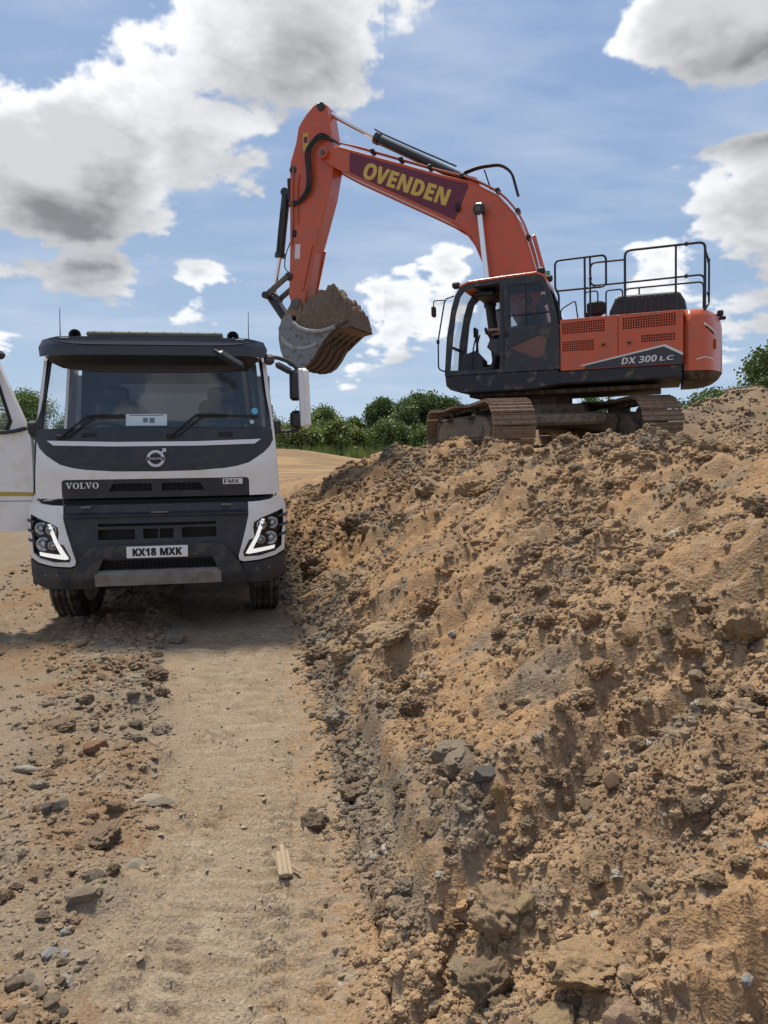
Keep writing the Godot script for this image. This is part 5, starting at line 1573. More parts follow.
	for s: float in [-1.0, 1.0]:
		part(boom, "name_panel", mb().prism(pts([-3.67, 6.23, -3.69, 5.84, -1.99, 4.885, -1.66, 4.70, -1.50, 4.61, -1.21, 5.22, -1.24, 5.27, -1.77, 5.46]), 0.311 * s, 0.316 * s), M.plum)
	var ta := atan2(4.89 - 5.68, -1.66 + 3.41)
	part(boom, "name_lettering", bold("OVENDEN", 1.90, 0.30, 0.011).xf(Transform3D(Basis(Vector3.BACK, ta), V(-2.49, 5.445, 0.318))), M.letter_yellow)
	part(boom, "pivot_boss", mb().tube([V(-4.24, 6.29, -0.40), V(-4.24, 6.29, 0.40)], 0.11, 20), M.orange)
	part(boom, "pivot_pin", mb().tube([V(-4.24, 6.29, -0.43), V(-4.24, 6.29, 0.43)], 0.06, 16), M.pin_grey)
	part(boom, "ram_lug", mb().prism(pts([-1.36, 5.32, -1.0, 5.18, -1.10, 5.42, -1.20, 5.46]), -0.14, 0.14, Transform3D.IDENTITY, 0.01), M.orange)
	for z in [-0.5, 0.5]:
		ram(e, "boom_ram", V(-0.66, 1.70, z), V(-0.80, 2.95, z), V(-0.97, 4.68, z), 0.10, 0.055)
	part(boom, "ram_pin", mb().tube([V(-0.97, 4.68, -0.62), V(-0.97, 4.68, 0.62)], 0.05, 14), M.pin_grey)
	for z in [-0.5, 0.5]:
		part(boom, "ram_boss", mb().box(V(-0.97, 4.70, z), V(0.22, 0.24, 0.16), 0.06), M.ram_black)
	part(boom, "boom_lamp", mb().box(V(-1.42, 4.83, 0.36), V(0.10, 0.15, 0.09), 0.03), M.bay_black)
	# hydraulic pipes along the top of the boom
	for i in 3:
		var o := 0.045 * i
		part(boom, "pipe", mb().tube(bent([V(-3.96, 6.50 + o * 0.4, 0.20 - o), V(-3.55, 6.36, 0.22 - o), V(-1.8, 5.62, 0.26 - o), V(-1.12, 5.36, 0.28 - o), V(-0.56, 5.0, 0.28 - o), V(-0.22, 4.55, 0.28 - o), V(0.0, 3.95, 0.28 - o), V(0.12, 3.4, 0.28 - o)], 0.25), 0.019, 7), M.pipe_orange)
	for q in [V(-3.2, 6.17, 0.2), V(-2.6, 5.92, 0.2), V(-2.0, 5.68, 0.2), V(-1.35, 5.42, 0.2), V(-0.66, 5.05, 0.2), V(-0.28, 4.62, 0.2), V(-0.08, 4.1, 0.2)]:
		part(boom, "pipe_clamp", mb().box(q + V(0, 0.03, 0), V(0.08, 0.09, 0.2), 0.015), M.bay_black)
	part(boom, "boom_walk_bar", mb().bar(V(0.02, 4.15, 0.24), V(0.24, 3.3, 0.24), 0.14, 0.07, 0.01), M.orange)
	for i in 2:
		part(boom, "hose", mb().tube(bent([V(-1.35, 5.56, 0.02 + 0.08 * i), V(-1.05, 5.62, 0.04 + 0.08 * i), V(-0.62, 5.60, 0.08 + 0.06 * i), V(-0.40, 5.42, 0.1 + 0.06 * i), V(-0.28, 4.95, 0.12 + 0.06 * i)], 0.25, 6), 0.024, 8), M.hose)
	part(boom, "hose", mb().tube([V(-0.95, 5.56, 0.06), V(-0.82, 5.16, 0.10)], 0.015, 6), M.hose)
	ram(e, "arm_ram", V(-1.19, 5.36, 0.0), V(-3.22, 6.55, 0.0), V(-4.28, 7.24, 0.0), 0.095, 0.05)
	part(boom, "ram_hose", mb().tube(bent([V(-1.5, 5.70, 0.10), V(-2.4, 6.20, 0.12), V(-3.05, 6.58, 0.10), V(-3.2, 6.70, 0.06)], 0.1), 0.018, 6), M.hose)
	# --- arm
	var arm := knot(e, "arm")
	var ap := pts([-4.26, 7.34, -4.36, 7.36, -4.48, 7.31, -4.65, 7.17, -4.76, 7.05, -4.84, 6.94, -4.91, 6.64, -5.06, 6.26, -5.10, 5.6, -5.15, 4.49, -5.22, 3.52, -5.15, 3.30, -5.0, 3.22, -4.87, 3.30, -4.83, 3.42, -4.59, 4.38, -4.20, 5.48, -4.08, 5.99, -4.08, 6.30, -4.10, 6.74, -4.17, 7.27])
	part(arm, "arm_body", mb().prism(ap, -0.235, 0.235, Transform3D.IDENTITY, 0.014), M.orange)
	for z in [-0.24, 0.24]:
		part(arm, "rib", mb().bar(V(-4.90, 3.6, z), V(-4.64, 4.52, z), 0.05, 0.07, 0.01), M.orange)
		part(arm, "rib", mb().bar(V(-4.80, 3.55, z), V(-4.54, 4.48, z), 0.035, 0.05, 0.01), M.orange)
	part(arm, "boss", mb().tube([V(-5.04, 3.32, -0.30), V(-5.04, 3.32, 0.30)], 0.12, 20), M.pin_grey)
	part(arm, "boss", mb().tube([V(-5.20, 3.92, -0.28), V(-5.20, 3.92, 0.28)], 0.085, 18), M.ram_black)
	part(arm, "boss", mb().tube([V(-4.30, 7.26, -0.26), V(-4.30, 7.26, 0.26)], 0.085, 18), M.ram_black)
	part(arm, "boss", mb().tube([V(-5.0, 6.1, -0.26), V(-5.0, 6.1, 0.26)], 0.075, 18), M.ram_black)
	part(arm, "sticker", mb().box(V(-4.97, 4.42, 0.238), V(0.12, 0.30, 0.004), 0.0, Basis(Vector3.BACK, -0.10)), M.decal_white)
	part(arm, "sticker", mb().box(V(-4.68, 6.62, 0.238), V(0.13, 0.36, 0.004), 0.0, Basis(Vector3.BACK, -0.06)), M.decal_yellow)
	part(arm, "sticker_mark", mb().box(V(-4.68, 6.66, 0.241), V(0.08, 0.12, 0.004), 0.0, Basis(Vector3.BACK, -0.06)), M.plum)
	for i in 3:
		var o := 0.05 * i
		part(arm, "hose", mb().tube(bent([V(-3.96, 6.50, 0.20 - o), V(-4.30, 6.64 + o, 0.34), V(-4.56 - o, 6.40, 0.36), V(-4.52 - o, 5.95, 0.34), V(-4.56 - o, 5.62, 0.32), V(-4.78 - o, 5.42, 0.30), V(-5.04, 5.36 + o, 0.26), V(-5.16, 5.40, 0.15)], 0.16, 5), 0.021, 8), M.hose)
	part(arm, "pipe", mb().tube(bent([V(-4.98, 6.2, 0.25), V(-5.02, 5.7, 0.26), V(-5.05, 5.0, 0.26), V(-5.10, 4.55, 0.26)], 0.1), 0.016, 6), M.pipe_orange)
	part(arm, "pipe", mb().tube(bent([V(-4.85, 6.0, 0.25), V(-4.90, 5.75, 0.26), V(-4.93, 5.0, 0.26)], 0.1), 0.014, 6), M.pipe_orange)
	part(arm, "valve_block", mb().box(V(-5.09, 5.72, 0.12), V(0.14, 0.5, 0.22), 0.02), M.bay_black)
	part(arm, "valve_block", mb().box(V(-5.04, 4.80, 0.2), V(0.12, 0.14, 0.14), 0.02), M.bay_black)
	# bucket linkage
	ram(e, "bucket_ram", V(-5.30, 5.74, 0.0), V(-5.52, 4.40, 0.0), V(-5.72, 3.58, 0.0), 0.095, 0.05)
	for z in [-0.30, 0.30]:
		part(arm, "tilt_link", mb().bar(V(-5.20, 3.92, z), V(-5.74, 3.57, z), 0.05, 0.13, 0.02), M.pin_grey)
	part(arm, "push_link", mb().bar(V(-5.74, 3.57, 0), V(-5.30, 2.92, 0), 0.34, 0.16, 0.04), M.ram_black)
	part(arm, "link_pin", mb().tube([V(-5.74, 3.57, -0.36), V(-5.74, 3.57, 0.36)], 0.075, 16), M.ram_black)
	part(arm, "ram_pipe", mb().tube(bent([V(-5.38, 5.4, 0.12), V(-5.46, 4.9, 0.13), V(-5.5, 4.5, 0.12)], 0.1), 0.012, 6), M.hose)
	part(arm, "ram_pipe", mb().tube(bent([V(-5.12, 4.7, 0.2), V(-5.3, 4.4, 0.16), V(-5.36, 4.12, 0.12), V(-5.2, 4.0, 0.1)], 0.1), 0.012, 6), M.hose)
	# --- bucket
	var bk := knot(e, "bucket")
	var outer := pts([-4.95, 3.04, -5.14, 2.95, -5.24, 2.78, -5.25, 2.55, -5.22, 2.32, -5.15, 2.12, -5.03, 1.98, -4.88, 1.92, -4.73, 1.92, -4.58, 2.0, -4.45, 2.14, -4.33, 2.32, -4.16, 2.50, -3.95, 2.69])
	var mouth := pts([-3.95, 2.72, -4.10, 2.68, -4.25, 2.655, -4.40, 2.655, -4.58, 2.69, -4.76, 2.76, -4.90, 2.88])
	var side: Array = outer.duplicate()
	side.append_array(mouth)
	var W := 0.72
	for s: float in [-1.0, 1.0]:
		part(bk, "side_plate", mb().prism(side, W * s - 0.02, W * s + 0.02, Transform3D.IDENTITY, 0.004), M.bucket_steel)
		var lip := mb()
		var lp := []
		for p in mouth:
			lp.append(V(p.x, p.y - 0.02, W * s + 0.03 * s))
		part(bk, "side_cutter", mb().tube(lp, 0.045, 8), M.bucket_edge)
		# wear band on the side
		var band := pts([-5.22, 2.72, -5.10, 2.52, -4.92, 2.40, -4.72, 2.36, -4.52, 2.38, -4.36, 2.44, -4.37, 2.37, -4.55, 2.31, -4.74, 2.29, -4.95, 2.33, -5.13, 2.45, -5.23, 2.60])
		part(bk, "wear_band", mb().prism(band, (W + 0.02) * s, (W + 0.035) * s), M.bucket_edge)
	var inner := []
	for i in outer.size():
		var a: Vector2 = outer[maxi(i - 1, 0)]
		var c: Vector2 = outer[mini(i + 1, outer.size() - 1)]
		var d := (c - a).normalized()
		inner.append(outer[i] + Vector2(-d.y, d.x) * 0.045)
	var shell: Array = outer.duplicate()
	inner.reverse()
	shell.append_array(inner)
	part(bk, "shell", mb().prism(shell, -W + 0.015, W - 0.015), M.bucket_shell)
	for i in 4:
		var z := -0.48 + 0.32 * i
		var strap := []
		for j in range(6, 13):
			var a: Vector2 = outer[j - 1]
			var c: Vector2 = outer[j + 1]
			var d := (c - a).normalized()
			strap.append(V(outer[j].x + d.y * 0.008, outer[j].y - d.x * 0.008, z))
		part(bk, "wear_strap", mb().tube(strap, 0.035, 6), M.bucket_shell)
	for i in 5:
		var z := -0.64 + 0.32 * i
		var tooth := pts([-4.24, 2.37, -4.02, 2.55, -3.68, 2.80, -3.70, 2.84, -4.06, 2.69, -4.22, 2.54])
		part(bk, "tooth", mb().prism(tooth, z - 0.06, z + 0.06, Transform3D.IDENTITY, 0.015), M.bucket_shell)
	part(bk, "lip_plate", mb().bar(V(-4.02, 2.615, -W), V(-4.02, 2.615, W), 0.05, 0.22, 0.01, Vector3(0.75, 0.66, 0)), M.bucket_shell)
	for z in [-0.27, 0.27]:
		part(bk, "ear", mb().prism(pts([-4.86, 2.96, -4.90, 3.30, -5.0, 3.44, -5.10, 3.44, -5.18, 3.30, -5.40, 3.0, -5.44, 2.86, -5.36, 2.74, -5.22, 2.68]), z - 0.04, z + 0.04, Transform3D.IDENTITY, 0.01), M.bucket_ear)
		part(bk, "pin_boss", mb().tube([V(-5.30, 2.90, z - 0.09), V(-5.30, 2.90, z + 0.09)], 0.08, 16), M.pin_grey)
		part(bk, "pin_boss", mb().tube([V(-5.04, 3.32, z - 0.07), V(-5.04, 3.32, z + 0.07)], 0.10, 16), M.pin_grey)
	return at

func make_soil_load(at: Transform3D) -> void:
	# heaped earth carried in the bucket: an upper and a lower skin meeting at the rim
	var nz := fnl(FastNoiseLite.TYPE_SIMPLEX_SMOOTH, 3.2, 61, 4, 0.6)
	var nc := fnl(FastNoiseLite.TYPE_CELLULAR, 6.5, 62)
	nc.cellular_return_type = FastNoiseLite.RETURN_DISTANCE
	var topl := [[-5.0, 2.72], [-4.97, 3.02], [-4.77, 3.30], [-4.48, 3.54], [-4.22, 3.62], [-4.08, 3.50], [-3.95, 3.33], [-3.80, 3.22], [-3.68, 2.98], [-3.66, 2.72]]
	var botl := [[-5.0, 2.66], [-4.95, 2.5], [-4.7, 2.35], [-4.4, 2.5], [-3.9, 2.66], [-3.66, 2.70]]
	var nx := 72
	var nw := 72
	var m := mb()
	var tops := []
	var bots := []
	for i in nx + 1:
		var rt := []
		var rb := []
		for j in nw + 1:
			var u := float(i) / nx
			var w := float(j) / nw * 2.0 - 1.0
			var x := lerpf(-5.0, -3.66, u)
			var z := w * 0.69
			var edge := sqrt(maxf(0.0, 1.0 - pow(absf(w), 3.2)))
			var b := itp(x, botl)
			var h := (itp(x, topl) - b) * (0.25 + 0.75 * edge) * ss(0.0, 0.06, u) * ss(1.0, 0.97, u) * ss(1.0, 0.93, absf(w))
			var p := Vector3(x, h, z)
			h += ss(0.0, 0.2, h) * (0.15 * nz.get_noise_3dv(p) - 0.15 * nc.get_noise_3dv(p) - 0.06)
			var dx := ss(0.1, 0.3, h) * 0.05 * nz.get_noise_3d(z * 2.0, h * 2.0, x * 2.0)
			rt.append(V(x + dx, b + maxf(h, 0.0), z))
			rb.append(V(x, b - 0.02 * edge, z))
		tops.append(rt)
		bots.append(rb)
	m.loft(tops, false, true)
	m.loft(bots, false, false)
	var o := part(self, "bucket_load", m, M.damp_soil, at)
	tag(o, "heap of damp brown earth filling the raised excavator bucket", "earth")

func excavator_materials() -> void:
	var dust := noise_img(fnl(FastNoiseLite.TYPE_SIMPLEX_SMOOTH, 0.012, 31, 5, 0.62), 512, 0.0, 1.0)
	M.orange = worn(dust, Color(0.58, 0.088, 0.022), Color(0.42, 0.095, 0.038), 0.45, 0.42, 0.55)
	M.orange.clearcoat_enabled = true
	M.orange.clearcoat = 0.35
	M.orange.clearcoat_roughness = 0.2
	M.skirt = worn(dust, Color(0.030, 0.033, 0.038), Color(0.16, 0.12, 0.085), 0.60, 0.72, 0.6)
	M.cab_grey = worn(dust, Color(0.030, 0.034, 0.040), Color(0.10, 0.08, 0.065), 0.62, 0.5, 0.6)
	M.cw_dirt = worn(dust, Color(0.05, 0.035, 0.028), Color(0.19, 0.135, 0.09), 0.5, 0.85, 0.8)
	M.mud_frame = worn(dust, Color(0.23, 0.175, 0.125), Color(0.10, 0.075, 0.055), 0.5, 0.9, 0.9)
	M.mud_dark = worn(dust, Color(0.085, 0.066, 0.05), Color(0.20, 0.15, 0.105), 0.55, 0.9, 0.9)
	M.track_shoe = []
	for k in 3:
		M.track_shoe.append(worn(dust, Color(0.26, 0.185, 0.125) * (0.85 + 0.15 * k), Color(0.135, 0.075, 0.048), 0.5, 0.8, 1.2 + 0.3 * k))
	M.bucket_steel = worn(dust, Color(0.22, 0.225, 0.235), Color(0.12, 0.085, 0.06), 0.55, 0.55, 0.8)
	M.bucket_edge = worn(dust, Color(0.36, 0.355, 0.35), Color(0.18, 0.13, 0.09), 0.6, 0.45, 0.8)
	M.bucket_shell = worn(dust, Color(0.072, 0.05, 0.04), Color(0.13, 0.075, 0.05), 0.5, 0.7, 0.9)
	M.bucket_ear = worn(dust, Color(0.27, 0.17, 0.11), Color(0.15, 0.12, 0.10), 0.5, 0.75, 0.9)
	M.bay_black = paint(lin(0.012, 0.012, 0.013), 0.6)
	M.hood = paint(lin(0.022, 0.028, 0.034), 0.5)
	M.rail_black = paint(lin(0.014, 0.016, 0.020), 0.45)
	M.ram_black = paint(lin(0.022, 0.024, 0.027), 0.4)
	M.hose = paint(lin(0.012, 0.012, 0.013), 0.55)
	M.chrome_rod = paint(lin(0.72, 0.73, 0.75), 0.16, 0.85)
	M.pin_grey = worn(dust, Color(0.10, 0.09, 0.08), Color(0.18, 0.13, 0.09), 0.5, 0.6, 0.9)
	M.pipe_orange = paint(lin(0.42, 0.12, 0.06), 0.5)
	M.plum = paint(lin(0.135, 0.018, 0.036), 0.5)
	M.letter_yellow = paint(lin(0.62, 0.43, 0.085), 0.5)
	M.decal_dark = paint(lin(0.035, 0.042, 0.050), 0.45)
	M.decal_white = paint(lin(0.66, 0.66, 0.65), 0.45)
	M.decal_yellow = paint(lin(0.60, 0.36, 0.05), 0.5)
	M.beacon_green = paint(lin(0.10, 0.45, 0.25), 0.3)
	M.console_grey = paint(lin(0.055, 0.06, 0.066), 0.7)
	M.glass_clear = paint(Color(0.8, 0.95, 0.95, 0.05), 0.03)
	M.glass_clear.transparency = BaseMaterial3D.TRANSPARENCY_ALPHA
	M.glass_tint = paint(Color(0.09, 0.14, 0.17, 0.50), 0.03)
	M.glass_tint.transparency = BaseMaterial3D.TRANSPARENCY_ALPHA
	M.glass_bronze = paint(Color(0.40, 0.19, 0.12, 0.85), 0.06)
	M.glass_bronze.transparency = BaseMaterial3D.TRANSPARENCY_ALPHA
	M.damp_soil = worn(noise_img(fnl(FastNoiseLite.TYPE_SIMPLEX_SMOOTH, 0.03, 33, 5, 0.7), 512, 0.0, 1.0), Color(0.15, 0.105, 0.068), Color(0.25, 0.175, 0.11), 0.5, 0.95, 0.8)

# paint with blotches of dirt: linear colours a (clean) and b (dirt), cut = where the dirt begins
func worn(noise: Image, a: Color, b: Color, cut: float, rough: float, scale: float) -> StandardMaterial3D:
	var d := noise.get_data()
	var lut := PackedByteArray()
	for i in 256:
		var t := smoothstep(cut - 0.06, cut + 0.30, i / 255.0)
		var c := a.lerp(b, t * 0.9)
		c = Color(c.r, c.g, c.b) * (0.93 + 0.14 * (i / 255.0))
		var s := c.linear_to_srgb()
		lut.append(int(clampf(s.r, 0, 1) * 255))
		lut.append(int(clampf(s.g, 0, 1) * 255))
		lut.append(int(clampf(s.b, 0, 1) * 255))
	var out := PackedByteArray()
	out.resize(d.size() * 3)
	for i in d.size():
		var k := d[i] * 3
		out[i * 3] = lut[k]
		out[i * 3 + 1] = lut[k + 1]
		out[i * 3 + 2] = lut[k + 2]
	var m := StandardMaterial3D.new()
	m.albedo_texture = tex(Image.create_from_data(noise.get_width(), noise.get_height(), false, Image.FORMAT_RGB8, out))
	m.uv1_triplanar = true
	m.uv1_scale = Vector3.ONE * scale
	m.roughness = rough
	return m

# ------------------------------------------------------------------ stones, clods, crumbs
func ico(level: int) -> Array:   # [verts, faces] of a unit sphere
	var t := (1.0 + sqrt(5.0)) / 2.0
	var vs := [V(-1, t), V(1, t), V(-1, -t), V(1, -t), V(0, -1, t), V(0, 1, t), V(0, -1, -t), V(0, 1, -t), V(t, 0, -1), V(t, 0, 1), V(-t, 0, -1), V(-t, 0, 1)]
	var fs := [[0, 11, 5], [0, 5, 1], [0, 1, 7], [0, 7, 10], [0, 10, 11], [1, 5, 9], [5, 11, 4], [11, 10, 2], [10, 7, 6], [7, 1, 8], [3, 9, 4], [3, 4, 2], [3, 2, 6], [3, 6, 8], [3, 8, 9], [4, 9, 5], [2, 4, 11], [6, 2, 10], [8, 6, 7], [9, 8, 1]]
	for i in vs.size():
		vs[i] = vs[i].normalized()
	for l in level:
		var mid := {}
		var nf := []
		for f in fs:
			var m := []
			for k in 3:
				var a: int = f[k]
				var b: int = f[(k + 1) % 3]
				var key := mini(a, b) * 100000 + maxi(a, b)
				if not mid.has(key):
					mid[key] = vs.size()
					vs.append((vs[a] + vs[b]).normalized())
				m.append(mid[key])
			nf.append([f[0], m[0], m[2]])
			nf.append([f[1], m[1], m[0]])
			nf.append([f[2], m[2], m[1]])
			nf.append([m[0], m[1], m[2]])
		fs = nf
	return [vs, fs]

# a lump about one metre across; style 0 rounded pebble, 1 angular rock, 2 ragged crumb, 3 knobbly clod
func rock_mesh(sd: int, style: int, level: int) -> ArrayMesh:
	var g := ico(level)
	var vs: Array = g[0]
	var r := RandomNumberGenerator.new()
	r.seed = sd * 31 + 7
	var n1 := fnl(FastNoiseLite.TYPE_SIMPLEX_SMOOTH, 0.9, sd, 2)
	var n2 := fnl(FastNoiseLite.TYPE_CELLULAR, 1.7, sd + 50, 2, 0.55)
	n2.cellular_return_type = FastNoiseLite.RETURN_DISTANCE
	var n3 := fnl(FastNoiseLite.TYPE_SIMPLEX_SMOOTH, 4.0, sd + 90, 3, 0.6)
	var cuts := []
	for i in (9 if style == 1 else 3 if style == 3 else 0):
		cuts.append([V(r.randfn(), r.randfn(), r.randfn()).normalized(), r.randf_range(0.58, 0.85)])
	var out := []
	for p: Vector3 in vs:
		var q := p * (1.0 + 0.32 * n1.get_noise_3dv(p))
		if style == 2:
			q *= 1.0 - 0.50 * (n2.get_noise_3dv(p * 1.7) + 0.45) + 0.42 * n3.get_noise_3dv(p * 1.1)
		elif style == 3:
			var u := n2.get_noise_3dv(p * 1.2) + 1.0
			q *= 0.84 + 0.34 * (1.0 - u * u) + 0.26 * n3.get_noise_3dv(p * 0.8)
		elif style == 1:
			q *= 1.0 + 0.06 * n3.get_noise_3dv(p)
		if style >= 1:
			for c in cuts:
				var e: float = q.dot(c[0]) - c[1]
				if e > 0.0:
					q -= c[0] * e * (0.95 if style == 1 else 0.6)
		else:
			q *= 1.0 + 0.02 * n3.get_noise_3dv(p)
		out.append(q * 0.5)
	var nor := []
	for p in out:
		nor.append(Vector3.ZERO)
	for f in g[1]:
		var c: Vector3 = (out[f[1]] - out[f[0]]).cross(out[f[2]] - out[f[0]])
		for k in 3:
			nor[f[k]] += c
	var m := mb()
	for f in g[1]:
		var a: Vector3 = out[f[0]]
		var b: Vector3 = out[f[1]]
		var d: Vector3 = out[f[2]]
		if style == 1:
			var fn := (b - a).cross(d - a).normalized()
			m.trin(a, b, d, fn.lerp(nor[f[0]].normalized(), 0.35).normalized(), fn.lerp(nor[f[1]].normalized(), 0.35).normalized(), fn.lerp(nor[f[2]].normalized(), 0.35).normalized())
		else:
			m.trin(a, b, d, nor[f[0]].normalized(), nor[f[1]].normalized(), nor[f[2]].normalized())
	return m.mesh()

func any_turn(r: RandomNumberGenerator, tilt := 0.5) -> Basis:
	return Basis(Vector3.UP, r.randf() * TAU) * Basis(V(r.randfn(), 0.1, r.randfn()).normalized(), r.randf_range(-tilt, tilt))

# how thickly crumbs lie at a place, 0..1
func crumb_share(w: float, d: float, x: float, zone: int) -> float:
	var e := road_edge(d) + 0.12 * g_mid.get_noise_2d(x * 1.5, d * 1.5)
	if zone == 0:
		if w < -0.3 or w > 4.2:
			return 0.0
		var h := shape_height(w, d)
		var s := 1.0 - 0.88 * ss(-0.08, 0.16, g_patch.get_noise_3d(x, h * 0.8, d)) * (1.0 - 0.7 * ss(0.7, 0.15, w))
		if w > 0.13 and w < 0.25 and d > 2.6 and d < 5.6:
			s *= 0.15
		s *= ss(-0.2, 0.02, w + 0.12 * g_mid.get_noise_2d(x * 3.0, d * 3.0))
		return s * (0.25 + 0.75 * ss(-0.3, 0.25, g_mid.get_noise_2d(x * 2.0, d * 2.0 + 5.0)))
	if zone == 3:
		return ss(5.5, 8.0, x) * (0.3 + 0.7 * ss(-0.2, 0.3, g_mid.get_noise_2d(x * 0.7, d * 0.7)))
	if zone == 1:
		return ss(-e + 0.10, -e - 0.08, w) * (1.0 - 0.85 * ss(-e - 0.7, -e - 1.1, w)) * (0.3 + 0.7 * ss(-0.3, 0.2, g_mid.get_noise_2d(x * 2.4, d * 2.4)))
	return ss(-e, -e + 0.1, w) * (0.25 + 0.75 * ss(0.0, 0.4, g_mid.get_noise_2d(x * 2.0 + 50.0, d * 2.0))) + 0.6 * ss(-0.12, 0.0, w)

var crumb_jobs := []
var crumb_out := []

func crumb_job(i: int) -> void:
	var J: Array = crumb_jobs[i]
	var zone: int = J[0]
	var count: int = J[1]
	var r := RandomNumberGenerator.new()
	r.seed = J[2]
	var buf := PackedFloat32Array()
	var tries := 0
	while count > 0 and tries < J[1] * 12:
		tries += 1
		var d := exp(r.randf_range(log(1.35), log(18.0)))
		var w: float
		if zone == 0:
			w = r.randf() * 4.0
			if r.randf() < 0.17:
				w = r.randf() * 0.75 - 0.2
		elif zone == 3:
			d = r.randf_range(13.5, 23.0)
			w = r.randf_range(5.5, 14.5) - toe(d)
		elif zone == 1:
			w = -r.randf_range(0.8, 4.2)
		else:
			w = -r.randf_range(0.0, 1.5)
		var x := w + toe(d)
		if absf(x) > 0.70 * d + 1.1:
			continue
		if r.randf() > crumb_share(w, d, x, zone):
			continue
		count -= 1
		var smin := 0.0030 + 0.0020 * d
		var s := minf(smin * pow(maxf(r.randf(), 0.002), -0.44), 0.030 + 0.004 * d)
		if zone == 2:
			s = minf(s * 0.8, 0.03)
		elif zone == 3:
			s *= 0.9
		var h := height(x, d)
		var flat := (r.randf_range(0.6, 1.0) if zone != 1 else r.randf_range(0.4, 0.75)) if zone != 2 else r.randf_range(0.3, 0.5)
		var bs := any_turn(r, 0.6) * Basis.from_scale(V(s * r.randf_range(0.8, 1.35), s * flat, s * r.randf_range(0.8, 1.2)))
		var c := soil_color(x, d, h)
		var k := r.randf_range(0.92, 1.26)
		c = c.lerp(Color(0.36, 0.285, 0.20), r.randf() * 0.35) * k
		if r.randf() < 0.016:
			c = Color(0.46, 0.41, 0.34) * r.randf_range(0.7, 1.1)
		if zone == 2 and r.randf() < 0.22:
			c = c.lerp(Color(0.48, 0.40, 0.29), 0.6)
		var y := h + s * flat * (0.02 if zone != 2 else -0.02)
		buf.append_array(PackedFloat32Array([bs.x.x, bs.y.x, bs.z.x, x, bs.x.y, bs.y.y, bs.z.y, y, bs.x.z, bs.y.z, bs.z.z, -d, c.r, c.g, c.b, 1.0]))
	crumb_out[i] = buf

func make_crumbs() -> void:
	var zones := [
		["soil_crumbs", "crumbs and small clods of brown clay strewn over the bank slope", "soil", 12500, 6],
		["rubble_crumbs", "broken grey-brown crumbs on the loose ridge beside the packed track", "rubble", 3600, 3],
		["road_grit", "small pale stones pressed into the packed dirt track", "grit", 1500, 2],
		["heap_crumbs", "clods of grey-brown spoil on the heap behind the excavator", "spoil", 5500, 1]]
	for z in 4:
		for k in zones[z][4]:
			crumb_jobs.append([z, zones[z][3], 100 * z + k])
	crumb_out.resize(crumb_jobs.size())
	var id := WorkerThreadPool.add_group_task(crumb_job, crumb_jobs.size())
	WorkerThreadPool.wait_for_group_task_completion(id)
	for i in crumb_jobs.size():
		var z: int = crumb_jobs[i][0]
		var mm := MultiMesh.new()
		mm.transform_format = MultiMesh.TRANSFORM_3D
		mm.use_colors = true
		mm.mesh = rock_mesh(200 + i, 1 if z == 2 else 2, 3 if z < 2 else 2)
		mm.instance_count = crumb_out[i].size() / 16
		mm.buffer = crumb_out[i]
		var o := MultiMeshInstance3D.new()
		o.name = numbered(zones[z][0])
		o.multimesh = mm
		o.material_override = M.crumb
		add_child(o, true)
		tag(o, zones[z][1], zones[z][2], "", "stuff")
	crumb_out.clear()

func tinted(c: Color, rough := 0.92) -> StandardMaterial3D:
	var m: StandardMaterial3D = M.stone.duplicate()
	m.albedo_color = c.linear_to_srgb()
	m.roughness = rough
	return m

